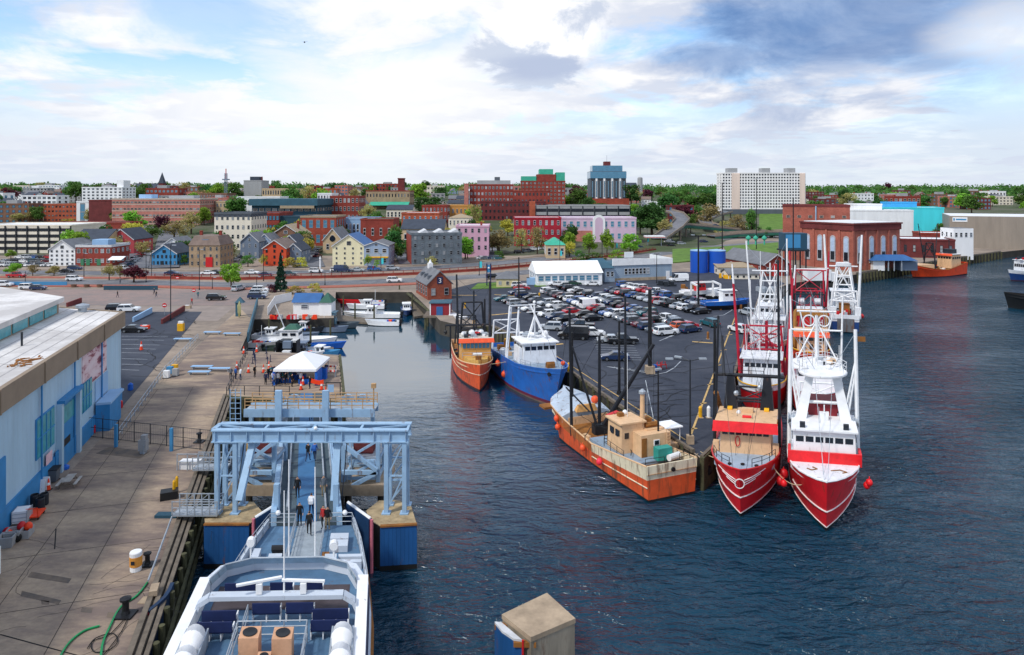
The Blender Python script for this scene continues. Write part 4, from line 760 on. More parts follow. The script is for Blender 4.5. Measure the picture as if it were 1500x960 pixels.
 bld('cream house with hip roof left of the red hospital',657,690,314,365,14,WA['cream'],2,6,'hip','tan',ridge=2,ww=.35,wh=.5,name='house',cat='house')
 bld('orange block with teal roof left of the red hospital',655,690,302,420,18,WA['ochre'],2,6,rm='teal',ww=.4,wh=.4,name='block')
 t = bld('large dark red brick hospital on the hill',688,752,271,505,30,BK['red'],5,12,rm='grey',ww=.5,wh=.45,name='hospital'); topbox(t,-11,14,6,20,3.4,WA['grey']); topbox(t,2,6,8,14,6,WA['dgrey'])
 bld('pink chimney-like tower left of the hospital',680,686,270,500,5,BK['pink'],0,0,rm='red',name='tower',cat='tower')
 bld('lower brick wing in front of the hospital',703,800,296,460,24,BK['dark'],3,16,rm='grey',ww=.4,wh=.4,trim='d',name='hospital_wing')
 bld('red brick wing with white roof units',752,806,280,485,20,BK['red'],4,10,rm='white',ww=.4,wh=.4,trim='d',name='hospital_wing')
 t = bld('red brick tower block with stepped green roofs',763,828,266,525,24,BK['red'],7,11,rm='grey',ww=.5,wh=.5,trim='b',name='tower_block',z0w=4); W = t['_w']
 for x0,x1,h,m in ((-W / 2,-5,4,RF['green']),(-5,10,5.5,BK['red']),(10,W / 2,7,RF['green']),(-3,8,9.5,RF['green'])): part('penthouse',M().box(x0 + .2,x1 - .2,.4 + h * .03,20 - h * .03,t['_h'] + .13,t['_h'] + h),m,t)
 t = bld('tall blue glass apartment tower with red crown',865,917,252,640,26,WA['dgrey'],0,0,rm='dark',name='apartment_tower'); W,H = t['_w'],t['_h']
 part('podium',M().box(-W / 2 - 1,W / 2 + 2.5,-2.5,26,-2,7),BK['rust'],t); part('crown',M().box(-W / 2 - .3,W / 2 + .3,-.8,26.3,H - 6,H + .1),glassb,t); part('crown',M().box(-W / 2 + 2,W / 2 - 3,2,22,H + .6,H + 6),glassb,t); part('roof_house',M().box(-3,3,6,14,H + 6,H + 10),BK['dark'],t); part('mast',M().tube((0,10,H + 10),(0,10,H + 16),.15),steel,t)
 for i in range(9): x = -W / 2 + (i + .5) * W / 9; part('bay',M().box(x - .9,x + .9,-.6,-.001,7.02,H - 6.02),WA['white'] if i % 2 else glass,t)
 windows(t,[(-W / 2 + (i + .5) * W / 9,-.62 if i % 2 else -.62,9 + j * (H - 17) / 11,1.1,1.5,0) for j in range(11) for i in range(9)],winm('g','b'))
 t = thing('round_tower',(150,800,TH(150,800)),'grey round stone tower on the ridge','tower'); part('shaft',M().tube((0,0,-2),(0,0,27),3.2,3.0,14).ball((0,0,27),3,12,6,.5),WA['grey'],t)
 bld('grey slate-roofed church hall beside the round tower',915,934,268,790,20,WA['grey'],1,3,'gable','dark',ridge=6,name='church_hall')
 g = bld('grey parking garage with long dark openings',784,923,302,435,30,WA['grey'],0,0,rm='grey',name='parking_garage'); slots(g,3,glass,1,.5,8); part('stair_tower',M().box(-g['_w'] / 2 - 3.5,-g['_w'] / 2 - .01,-1,7,-2,g['_h'] + 3),BK['orange'],g)
 t = bld('long white apartment slab with rows of small windows',1058,1180,254,585,16,pl('slab_white','#eeecec'),12,30,rm='white',ww=.55,wh=.5,gl='d',trim='d',side=2,name='apartment_slab',yaw=.0,z0w=5); W,H = t['_w'],t['_h']
 for x0,x1 in ((-W / 2 + 8,-W / 2 + 15),(W / 2 - 5,W / 2 - .5)): part('blank_bay',M().box(x0,x1,-.5,-.13,0,H),pl('slab_pink','#dfcbbf'),t)
 for x,w in ((-W / 2 + 10,8),(3,7),(W / 2 - 11,7)): topbox(t,x - w / 2,x + w / 2,3,11,4.5,WA['grey'],'lift_house')
 part('ground_floor',M().box(-W / 2 - .3,W / 2 + .3,-1,-.14,0,4.2),WA['dgrey'],t)
 t = thing('lattice_mast',((331 - 750) * .6,600,TH(-251,600)),'tall lattice radio mast on the ridge left of the grey tower block','mast'); b = M(); z1 = CZ + (HY - 254) * .6 - t.location.z
 for s in (-1,1):
  for q in (-1,1): b.bar((s * 1.2,q * 1.2,0),(s * .8,q * .8,z1),.3)
 for i in range(14): z = i * z1 / 14; b.bar((-1.1,-1.1,z),(1.0,-1.0,z + z1 / 14),.15); b.bar((1.1,-1.1,z),(-1.0,-1.0,z + z1 / 14),.15)
 part('lattice',b,WA['slate'],t); part('platform',M().box(-2.4,2.4,-2.4,2.4,z1 - 6,z1 - 5),WA['slate'],t); part('aerial',M().tube((0,0,z1 - 5),(0,0,z1 + 4),.4),redp,t)
 LM = [(15,'above the cream garage'),(60,'left of the white apartment block'),(205,'near the spired church'),(300,'left of the lattice mast'),(440,'above the theatre roof'),(520,'between theatre and mill'),(620,'right of the mill tower'),(660,'left of the hospital chimney tower'),(840,'left of the blue glass tower'),(930,'right of the blue glass tower'),(990,'on the slope left of the white slab'),(1030,'below the white slab'),(1210,'right of the white slab'),(1290,'above the turquoise hall'),(1350,'on the hill above the turquoise hall'),(1410,'on the hill above the ribbed warehouse'),(1480,'on the hill at far right')]
 cn = [('white',WA['white']),('cream',WA['cream']),('grey',WA['grey']),('slate',WA['lslate']),('red brick',BK['red']),('yellow',WA['yellow']),('tan',WA['tanw'])]
 rn = [('grey','grey'),('dark','dark'),('brown','brown')]
 r = random.Random(3); used = []
 for i in range(150):
  px = r.uniform(-10,1510); Y = r.uniform(470,1000)
  if px > 1180: Y = r.uniform(560,1050)
  if any(a < px < b and Y < q for a,b,q in ((110,300,590),(350,470,670),(530,610,600),(676,832,570),(855,925,700),(1050,1190,640))): continue
  if any(abs(px - a) < 9 and abs(Y - q) < 40 for a,q in used): continue
  used.append((px,Y)); W = r.uniform(8,15); X = (px - 750) * Y / 1000; z = TH(X,Y); h = r.uniform(7,11); n,wl = r.choice(cn); rfn,rf = r.choice(rn)
  mk = min(LM,key=lambda a: abs(a[0] - px))[1]; sh = r.choice(['gable','gable_front','gable'])
  hw = W * 500 / Y; yt = HY + (CZ - z - h) * 1000 / Y
  bld(f'{n} house with {rfn} {"gabled front" if sh == "gable_front" else "pitched roof"} {mk}',px - hw,px + hw,yt,Y,r.uniform(8,12),wl,2,3,sh,rf,yaw=r.uniform(-.3,.3),ww=.35,wh=.45,trim='w' if n != 'white' else 'g',side=2,name='house',cat='house',group='houses on the hillside',chim=r.choice([0,0,1]))
town()
def hill_blocks():
 r = random.Random(21); cn = [('red brick',BK['red']),('brown brick',BK['brown']),('white',WA['white']),('grey',WA['grey']),('orange brick',BK['orange']),('cream',WA['cream']),('pink brick',BK['pink']),('dark brick',BK['dark'])]; used = []
 LM = [(15,'above the cream garage'),(60,'left of the white apartment block'),(205,'near the spired church'),(310,'by the lattice mast'),(440,'above the theatre roof'),(510,'between theatre and mill'),(620,'right of the mill tower'),(720,'behind the hospital'),(840,'left of the blue glass tower'),(930,'right of the blue glass tower'),(1010,'left of the white slab'),(1210,'right of the white slab'),(1290,'above the turquoise hall'),(1420,'above the ribbed warehouse')]
 for i in range(170):
  px = r.uniform(-10,1000) if i < 140 else r.uniform(1190,1500); Y = r.uniform(400,900) if px < 1000 else r.uniform(560,900); w = r.uniform(14,34)
  hw = w * 500 / Y
  if any(px + hw > a and px - hw < b and Y < q for a,b,q in ((100,300,480),(110,185,620),(350,500,520),(352,440,700),(525,612,640),(560,700,450),(676,832,570),(740,1050,475),(855,925,720))): continue
  if any(abs(px - a) < (hw + b) and abs(Y - q) < 45 for a,b,q in used): continue
  used.append((px,hw,Y)); X = (px - 750) * Y / 1000; z = TH(X,Y); h = r.uniform(8,15); n,m = r.choice(cn); rn,rf = r.choice([('white','white'),('grey','grey'),('dark','dark'),('white','white'),('green','green')] if r.random() < .4 else [('white','white'),('grey','grey'),('dark','dark')]); mk = min(LM,key=lambda a: abs(a[0] - px))[1]; k = r.choice([2,3,3,4])
  t = bld(f'{n} block with {rn} roof {mk}',px - hw,px + hw,HY + (CZ - z - h) * 1000 / Y,Y,r.uniform(12,18),m,k,max(3,int(w / 3.6)),rm=rf,yaw=r.uniform(-.12,.12),ww=r.uniform(.4,.65),wh=r.uniform(.42,.55),trim=r.choice(['g','b','d']),gl=r.choice(['d','d','b']),side=2,group='flat-roofed blocks on the hillside',chim=r.choice([0,0,1,2]))
  if r.random() < .5: topbox(t,-w * .2,w * .1,3,8,r.uniform(1.6,3.2),WA['grey'] if n != 'grey' else WA['white'])
hill_blocks()
def corner_trees():
 r = random.Random(6)
 for lab,px1,Y,W,X in BL[:92]:
  if Y > 480 or 'houses' in lab or r.random() < .15: continue
  w7 = lab.split()[:7]
  while w7[-1] in ('with','and','of','the','by','on','at','behind','below','in','small','gable','red','white','dark','beside','between','steep','top','tall','round','green','its','rows','left','teal'): w7.pop()
  for k in range(r.choice([1,2,2])):
   l = r.choice(['green','olive','olive','bright','yellow','dark']); h = r.uniform(7,13); q = px1 + r.uniform(-3,14); Yt = Y - r.uniform(1,5) if Y > 300 else Y + r.uniform(14,26)
   tree(q,None,h * 1000 / Yt,h * r.uniform(.75,1.05) * 1000 / Yt,'loose' if l == 'olive' else 'full',l,f"{dict(green='green', dark='dark green', bright='bright green', olive='olive', yellow='yellow-green')[l]} tree near the {' '.join(w7)}",Yt)
corner_trees()
def right_side():
 a = V((117.5,235,G)); W = 24; D = 22; yaw = math.radians(25)
 H = 16.2; t = thing('power_station',a,'big red brick power station with tall arched windows','building',None,yaw)
 bw = brick('brick_power_station','#a05c4e',w=.3); part('wall',M().box(0,W,0,D,-.5,H - 2.2),bw,t); part('cornice',M().box(-.4,W + .4,-.4,D + .4,H - 2.2,H - .2).box(-.7,W + .7,-.7,D + .7,H - .2,H + .3),BK['dark'],t); part('roof',M().box(.5,W - .5,.5,D - .5,H + .31,H + .5),RF['white'],t)
 stone = mat('pale_window_surround','#a5a6ac',.8)
 def arch(w,z0,z1,y0,y1): 
  k = [(w * math.cos(q),z1 - w + w * math.sin(q)) for q in [math.pi * i / 8 for i in range(9)]]
  return M().extr([(w,z0)] + k + [(-w,z0)],y0,y1,'y')
 n = 4
 for face,i in [(f,i) for f in (0,1) for i in range(n)]:
  x = (i + .5) * W / n; p = link('window',arch(1.1,2.6,12.0,-.25,-.001).mesh('window',stone),t,(x,0,0) if face == 0 else (0,D - (i + .5) * D / n,0),0 if face == 0 else -math.pi / 2)
  part('pane',arch(.78,6.4,11.4,-.3,-.251),mat('pale_glazed_panel','#a9bcd6',.3,amt=.15),p); part('lower_pane',M().box(-.78,.78,-.31,-.252,3.4,6.35),glass,p)
  o = part('pier',M().box(-.4,.4,-.3,-.001,0,H - 2.2),bw,t); o.location = (x - W / n / 2,0,0) if face == 0 else (0,D - i * D / n,0); o.rotation_euler.z = p.rotation_euler.z
 c = P(1205,404); t2 = bld('taller plain brick wing behind the arched power station',1150,1240,302,272,18,bw,1,6,yaw=-.38,rm='white',ww=.35,wh=.12,trim='b',z0w=13,name='power_station_wing',base=G,band=BK['dark'])
 part('downpipe',M().tube((0,-.5,2),(0,-.5,t2['_h']),.25),lblue,t2)
 t = thing('raised_container',(P(1166,405)),'dark teal containers raised on a steel frame beside the power station','container'); k = t.location.y / 1000
 z0 = CZ - (366 - HY) * k - G; z1 = CZ - (342 - HY) * k - G; w = 33 * k
 part('container_body',M().box(-w / 2,w / 2,0,5,z0,z1),ribbed('teal_container','#244a60',.5),t); 
 for x in (-w * .28,w * .02): part('panel',M().box(x - 1.3,x + 1.3,-.1,-.001,z0 + .6,z1 - .4),WA['blue'],t)
 for x in (-w / 2 + .3,w / 2 - .3,0):
  for y in (.3,4.7): part('leg',M().box(x - .18,x + .18,y - .18,y + .18,0,z0),dark,t)
 part('platform',M().box(-w / 2 - .5,w / 2 + .5,-.6,5.5,z0 - .5,z0 - .01),dark,t)
 bld('turquoise hall with curved mural wall',1292,1376,305,410,30,WA['turq'],0,0,rm='white',base=G,yaw=-.4,name='turquoise_hall'); t = bld('raised turquoise upper block of the hall',1305,1343,297,428,12,pl('turq2','#3aa0dc'),0,0,rm='teal',base=G,name='upper_block')
 bld('white ribbed store between power station and turquoise hall',1250,1332,309,385,20,ribbed('white_ribbed','#cfd5da',.5),0,0,rm='white',base=G,yaw=-.4,name='store'); bld('white roof block on the ribbed store',1256,1292,300,400,16,WA['white'],0,0,rm='white',base=G,name='roof_block')
 t = bld('huge grey-brown ribbed warehouse at right',1408,1592,318,325.6,50,ribbed('ribbed_brown','#8d8378',.9),0,0,rm='white',base=G,yaw=-.5,name='ribbed_warehouse',cat='warehouse',parapet=False); W,H = t['_w'],t['_h']
 s = part('sign_board',M().box(-W / 2 + 1.2,-W / 2 + 7.4,-.2,-.001,H - 2.8,H - .6),white,t); part('sign_lettering',M().box(-W / 2 + 2.6,-W / 2 + 7,-.24,-.201,H - 2.1,H - 1.3).box(-W / 2 + 1.5,-W / 2 + 2.2,-.24,-.201,H - 2.3,H - 1.1),WA['blue'],s)
 t = bld('low red brick fish house with white roof behind the orange trawler',1324,1394,352,284,18,BK['dark'],1,6,rm='white',base=G,yaw=-.3,ww=.3,wh=.4,trim='d',name='fish_house')
 bld('brick annex with white roof left of the white office box',1352,1404,343,304,14,BK['red'],1,5,rm='white',base=G,yaw=-.3,ww=.3,wh=.3,name='annex')
 t = bld('white office box raised beside the green bridge',1397,1426,335,288,9,WA['white'],1,4,rm='grey',base=G + 6.5,ww=.5,wh=.35,name='office_box',parapet=False)
 for x in (-3.6,3.6): part('leg',M().box(x - .3,x + .3,1,1.6,-6.6,-1.2),yellow,t)
 t = thing('quay_pavilion',P(1304,396),'blue-roofed open pavilion on the quay below the power station','pavilion'); part('roof',M().loft([[(-8,-3,3.6),(8,-3,3.6),(8,4,3.6),(-8,4,3.6)],[(-5,0,5.4),(5,0,5.4),(5,1,5.4),(-5,1,5.4)]]),RF['blue'],t); part('wall',M().box(-7,-3,-2,3,0,3.6),WA['white'],t); part('wall',M().box(3,9,-1,3,0,3.2),WA['slate'],t)
 for x in (-2,0,2.6): part('post',M().box(x - .15,x + .15,-2.6,-2.3,0,3.6),steel,t)
 solo('grass_verge',M().prism(pix([(1258,401),(1290,395.5),(1288,392),(1260,396)]),G,G + .1),grass,'small grass verge on the quay below the power station','lawn')
 piles = struct('quay_edge',M().prism(pix([(1254,402),(1331,390),(1402,379),(1466,369.6),(1466,368.6),(1402,378),(1331,388.8),(1254,400.7)]),G + .01,G + .5),wood)
 for i in range(46):
  t = i / 45; q = (1256 + 210 * t,interp([(1256,402.5),(1331,390.5),(1402,379.5),(1466,370)],1256 + 210 * t)); p = P(*q); part('pile',M().tube((p.x,p.y - .4,-2),(p.x,p.y - .4,G + .3),.35,n=6),pilewood,piles)
 t = thing('girder_bridge',P(1470,372,0),'green girder road bridge over the channel at far right','bridge'); c = t.location; part('girder',M().box(-18,40,3,4,3.6,6.2).box(-18,40,14,15,3.6,6.2),RF['dgreen'],t); part('deck',M().box(-18,40,2.6,15.4,6.21,6.7),conc,t)
 r = M()
 for x in range(-18,41,2): r.box(x - .06,x + .06,2.7,2.8,6.7,7.8)
 r.box(-18,40,2.68,2.82,7.8,7.9); part('railing',r,steel,t)
 for x in (-6,12,30): part('pier',M().box(x - 1,x + 1,4,14,-3,3.6),wallc,t)
 op = [(1020,356),(1060,349),(1100,346),(1140,346),(1180,346)]
 def ramp(pts,hw,label,girder=True,name='overpass'):
  ps = [V(p) for p in pts]; root = thing(name,(ps[0].x,ps[0].y,0),label,'bridge'); d = M(); g = M(); w = M(); L = []
  for i,p in enumerate(ps):
   q = ps[min(i + 1,len(ps) - 1)] - ps[max(i - 1,0)]; q.z = 0; n = V((q.y,-q.x,0)).normalized() * hw; L.append((p - n,p + n))
  up = V((0,0,1))
  for (a,b),(c,e) in zip(L,L[1:]):
   d.add([a,b,e,c,a - up * .5,b - up * .5,e - up * .5,c - up * .5],[(0,1,2,3),(7,6,5,4),(0,3,7,4),(1,5,6,2)])
   for s,k in ((a,c),(b,e)): w.bar(s + up * .55,k + up * .55,.3,1.1); (g.bar(s - up * 1.2,k - up * 1.2,.4,1.4) if girder else None)
  part('deck',d,asphw,root,w=True); part('barrier',w,conc,root,w=True)
  if girder: part('girder',g,RF['dgreen'],root,w=True)
  for i in range(1,len(ps),2):
   for s in (-.6,.6):
    a,b = L[i]; c = (a + b) / 2 + (b - a) * s / 2; c0 = max(TH(c.x,c.y),G) - 1
    if c.z - c0 > 2: part('column',M().tube((c.x,c.y,c0),(c.x,c.y,c.z - .5),.5,n=8),conc,root,w=True)
  return root
 ramp([(118,405,4.5),(134,410,5.8),(152,412,6.6),(170,410,7),(188,408,7.0),(205,405,6.6),(225,404,5)],4.5,'green girder overpass beside the power station')
 ramp([PY(970,333,395),PY(1000,329,410),PY(1035,332,420),PY(1075,336,425),PY(1115,339,430),PY(1160,341,435)],4.2,'higher green overpass running behind the first one',True)
 ramp([PY(1115,337,440),PY(1070,334,445),PY(1035,328,455),PY(1032,322,475),PY(1045,316,500),PY(1065,311,530)],4.5,'curving highway ramp looping up towards the white slab',False,'highway_ramp')
 ramp([PY(965,350,345),PY(990,333,372),PY(1000,322,400),PY(992,313,440),PY(975,308,480)],4,'ramp curving left beside the huge green tree',False,'highway_ramp')
 for k,px,c,wh in (('suv',(1038,324,470),'black','climbing the curving highway ramp'),('suv',(1062,312.5,522),'silver','at the top of the curving highway ramp'),('van',(1098,337.5,435),'white','crossing the higher overpass'),('sedan',(1048,332.5,423),'navy blue','on the higher overpass near the big olive tree')):
  p = PY(*px); p.z += .3; car(k,p,.2,c,wh,None)
 for nm,px,lab in (('lawn',[(1112,338),(1150,338),(1150,312),(1112,312)],'bright green ramp lawn left of the power station'),('lawn',[(985,366),(1060,362),(1010,384),(985,386)],'sloping grass bank between road and blue tanks'),('lawn',[(1060,362),(1140,356),(1140,372),(1066,374)],'grass bank below the green overpass'),('lawn',[(962,330),(992,328),(990,312),(962,312)],'grass island beside the left ramp')):
  ps = []
  for x,y in px:
   Y = lerp(640,235,min(1,max(0,(y - 300) / 90))); X = (x - 750) * Y / 1000; ps.append((X,Y))
  if 'overpass' in lab or 'bank' in lab: ps = [(P(x,y).x,P(x,y).y) for x,y in px]
  zs = [max(TH(*q),G) for q in ps]; b = M(); b.add([(q[0],q[1],z + .35) for q,z in zip(ps,zs)] + [(q[0],q[1],z - .5) for q,z in zip(ps,zs)],[(0,1,2,3),(0,4,5,1),(1,5,6,2),(2,6,7,3),(3,7,4,0)])
  solo(nm,b,grass,lab,'lawn')
 for x,lab in ((1024,'left of the two blue cylindrical tanks'),(1050,'right of the two blue cylindrical tanks, touching its twin')):
  p = P(x,399); t = thing('storage_tank',p,lab,'tank'); part('shell',M().tube((0,0,0),(0,0,7.3),2.9,n=24),ribbed('tank_blue','#1450b4',.7),t,smooth=False); part('lid',M().lathe([(2.95,7.3),(2.95,7.55),(.2,7.9)],n=24),WA['paleblue'],t)
 t = bld('red boat shed with long grey roof',1116,1160,373,222,26,BK['red'],1,3,'gable_front','grey',ridge=3.2,base=G,yaw=.22,ww=.3,wh=.5,name='boat_shed',cat='shed'); part('door',M().box(-1.6,1.2,-.12,0,0,4),redp,t); part('door',M().box(3,4.2,-.12,0,0,3.4),steel,t)
 for i,x in enumerate((1104,1115,1128)): v = P(x,385); e = thing('roof_vent',(v.x,v.y + 6,G + 8.0),f'{["left", "middle", "right"][i]} turquoise onion-shaped vent on the grey shed roof','vent'); part('vent_body',M().lathe([(.3,-1.5),(.3,.3),(1.0,.8),(1.0,1.4),(.1,2.2)],n=10),RF['green'],e)
 bld('long low shed with flat tin roof beside the blue tanks',1052,1116,388,226,12,WA['cream'],1,6,'gable','tan',ridge=1,base=G,ww=.35,wh=.4,trim='d',name='shed'); bld('cream hut in front of the long tin-roofed shed',1067,1112,396,214,7,WA['cream'],1,5,'gable','grey',ridge=1.2,base=G,ww=.3,wh=.4,trim='d',name='hut',cat='shed')
 t = thing('box_trailer',P(1198,416),'white box trailer parked below the power station','trailer',None,.1); part('box',M().box(-4,3.5,-1.3,1.3,1.1,4.2),WA['white'],t); part('cab',M().box(3.6,5.4,-1.2,1.2,.8,3.4),white,t)
 for x in (-3,-1.8,4.4):
  for y in (-1.1,1.1): part('wheel',M().tube((x,y - .15,.5),(x,y + .15,.5),.5,n=12),rubber,t)
 a = P(786,419); b_ = P(882,417); W = (b_ - a).length; t = thing('function_tent',a,'long white function tent with clear window panels','tent',None,math.atan2(b_.y - a.y,b_.x - a.x)); part('wall',M().box(0,W,0,12,0,3.6),canvas,t); part('roof',M().loft([[(x,-.4,3.5),(x,12.4,3.5),(x,6,6.6)] for x in (-.3,W + .3)]),canvas,t)
 windows(t,[(1.3 + i * 2.05,0,2.1,1.7,1.5,0) for i in range(9)] + [(0,2 + i * 2.6,2.2,1.4,2,-math.pi / 2) for i in range(4)],winm('w','b')); part('base_panel',M().box(0,W,-.1,-.001,0,1),white,t)
 a = P(884,413); b_ = P(984,409); W = (b_ - a).length; yw = math.atan2(b_.y - a.y,b_.x - a.x); t = thing('restaurant',a,'grey clapboard restaurant with angled white parapet','restaurant',None,yw); cl = ribbed('grey_clapboard','#8fa2b4',.3,axis=2)
 part('wall',M().box(3.4,W,0,14,0,4.8),cl,t); part('parapet',M().loft([[(3.0,y,4.81),(W + .2,y,4.81),(W + .2,y,6.6),(3.0,y,6.9)] for y in (-.3,.2)]).loft([[(W - .3,y,4.81),(W + .2,y,4.81),(W + .2,y,6.6),(W - .3,y,6.6)] for y in (.21,14)]),white,t); part('entrance_wing',M().box(0,3.3,-1,10,0,4.2),cl,t); part('roof',M().loft([[(x,-1.5,4.25),(x,14,4.85),(x,7,6.5)] for x in (-1,3)]).box(3.4,W - .4,.3,13.8,4.82,5.0),RF['teal'],t)
 windows(t,[(7.5 + i * 1.25,0,2.9,.95,1.9,0) for i in range(7)] + [(1 + i * 1.4,-1,2.4,.9,1.6,0) for i in range(2)],winm('w','d')); part('stone_base',M().box(3.4,W,-.12,-.001,0,.9),concrete,t); part('door',M().box(W - 2,W - .8,-.15,0,0,2.6),white,t); part('sign',M().box(10,13,6,6.3,6.5,8.3),white,t)
 t = bld('small tan kiosk with grey hip roof by the car park entrance',727,760,399,195,6,pl('kiosk','#cbbf95'),1,3,'hip','grey',ridge=1.9,base=G,ww=.4,wh=.42,name='kiosk',cat='kiosk')
 solo('lawn',M().prism(pix([(690,424),(728,423),(760,421),(735,414),(700,416)]),G,G + .14),grass,'small grass island beside the tan kiosk','lawn')
 solo('lawn',M().prism(pix([(783,421),(800,420),(796,413),(783,414)]),G,G + .14),grass,'tiny grass patch at the corner of the function tent','lawn')
 t = thing('gateway_sign',P(716,419),'tall navy twin-post gateway sign near the kiosk','sign'); 
 for x in (-.55,.55): part('post',M().box(x - .16,x + .16,-.16,.16,0,6.5),navy,t)
 part('sign_panel',M().box(-.38,.38,-.1,.1,3.9,6.1),WA['blue'],t); part('emblem',M().ball((0,-.12,5.2),.3,8,5,1),white,t)
 t = thing('waste_container',P(778,417),'grey waste container beside the function tent','container'); part('body',M().cb((0,0,0),2.6,1.8,2),WA['paleblue'],t); part('lid',M().cb((-.9,0,2.01),.8,1.8,.1),dark,t)
 t = thing('wharf_house',(-21.2,172,G),'red brick wharf house with gable and white number three','building',None,.35); bb = brick('brick_wharf','#8d4a38',w=.25); W = 6.2; D = 14
 zt = CZ - (399 - HY) * .172 - G; e = zt - 3.0; part('wall',M().loft([[(0,y,-.3),(W,y,-.3),(W,y,e),(W / 2,y,zt),(0,y,e)] for y in (0,D)]),bb,t); r = M()
 for q in (-1,1): r.loft([[(W / 2 + q * (W / 2 + .4),y,e - .4),(W / 2,y,zt + .02),(W / 2,y,zt + .3),(W / 2 + q * (W / 2 + .4),y,e - .15)] for y in (-.3,D + .3)])
 part('roof',r,RF['grey'],t); s = part('number_plate',M().box(W / 2 - .7,W / 2 + .7,-.12,-.001,e - .1,e + 1.7),navy,t)
 cu = bpy.data.curves.new('number','FONT'); cu.body = '3'; cu.size = 1.7; cu.extrude = .03; cu.align_x = 'CENTER'; o = bpy.data.objects.new('number',cu); COL.objects.link(o); bpy.context.view_layer.update(); me = bpy.data.meshes.new_from_object(o.evaluated_get(bpy.context.evaluated_depsgraph_get())); bpy.data.objects.remove(o); me.transform(Matrix.Translation((W / 2,-.17,e + .2)) @ Matrix.Rotation(math.pi / 2,4,'X')); me.materials.clear(); me.materials.append(white); link('number',me,s)
 windows(t,[(0,1.6 + i * 2.7,2,1.3,2.2,-math.pi / 2) for i in range(5)] + [(1.4,0,2,1.1,1.8,0),(4.8,0,2,1.1,1.8,0)],winm('g','d'))
 for i in range(3): part('dormer',M().box(.6,1.8,2 + i * 4,3.4 + i * 4,e + .6,e + 1.9),WA['dgrey'],t)
 part('cupola',M().box(W / 2 - .6,W / 2 + .6,10,11.2,zt - .2,zt + 1.2).tube((W / 2,10.6,zt + 1.2),(W / 2,10.6,zt + 2.2),.5,.05,8),white,t)
 a = P(630,462); t = thing('wharf_shed',a,'small red shed with white corners on piles over the water','shed'); part('wall',M().box(0,4.4,0,4,0,2.6),pl('shed_red','#8a2530'),t); part('roof',M().box(-.25,4.65,-.3,4.3,2.61,2.8),RF['teal'],t); part('corner_board',M().box(-.06,.16,-.06,.16,0,2.6),white,t); part('corner_board',M().box(4.24,4.46,-.06,.16,0,2.6),white,t); part('door',M().box(1.4,2.8,-.1,0,0,1.9),RF['blue'],t); part('platform',M().box(-1.4,5.6,-1.4,5.4,-.35,-.01),wood,t)
 for x in (-.9,2.2,5.4):
  for y in (-1,3): part('pile',M().tube((x,y,-6),(x,y,-.36),.25),pilewood,t)
 for i,(px,py,top) in enumerate([(702,404,376),(820,385,352),(902,372,355),(948,362,335),(558,398,372)]):
  pole(px,py,top,.12,f'dark lamp post with teal banner {["before the granite warehouse", "by the small green-roofed house", "in front of the pink arcade building", "beside the filling station canopy", "in front of the grey shop with yellow awning"][i]}','lamp post',arms=((math.pi,.9),)); p = P(px,py); solo('banner',M().box(p.x + .15,p.x + .9,p.y - .03,p.y + .03,G + 2.6,G + 4.6),WA['turq'],f'teal street banner hanging {["before the granite warehouse", "by the small green-roofed house", "in front of the pink arcade building", "beside the filling station canopy", "in front of the yellow awning shop"][i]}','banner')
 for i,(px,py,top) in enumerate([(98,411,385),(123,406,372),(222,408,368),(214,414,366),(292,425,366),(386,412,366),(476,418,400),(250,470,360),(376,425,406),(311,424,407),(37,418,398)]):
  pole(px,py,top,.11,f'slim dark street lamp {["by the white SUV on the road", "below the red brick bar", "in front of the blue shop house", "left of the blue shop house", "at the plaza edge by the tan brick house", "tall one left of the dark conifer", "by the head of the basin", "tall one on the plaza edge", "low one near the parked SUVs on the plaza", "low one left of the bright green tree", "low one at far left plaza"][i]}','street lamp',arms=((0,.5),))
 f = thing('median_fence',P(200,408),'long rust-red railing fence along the road median','fence'); b = M()
 pts = [P(x,(y + FARR[i][1]) / 2 + .3) for i,(x,y) in enumerate(NEAR[:10])]
 for p,q in zip(pts[2:],pts[3:]):
  n = int((q - p).length / 3)
  for i in range(n): c = lerp(p,q,i / n); b.box(c.x - .09,c.x + .09,c.y - .09,c.y + .09,G + .15,G + 1.55)
  for z in (.5,.95,1.4): b.bar((p.x,p.y,G + z),(q.x,q.y,G + z),.07,.07 if z < 1.4 else .14)
 part('railing',b,mat('rust_red_paint','#8c3b30',.7),f,w=True)
 w_ = M()
 for p,q in zip(pts[2:],pts[3:]): w_.bar((p.x,p.y - 1.2,G + .45),(q.x,q.y - 1.2,G + .45),.35,.9)
 part('base_wall',w_,BK['red'],f,w=True)
right_side()
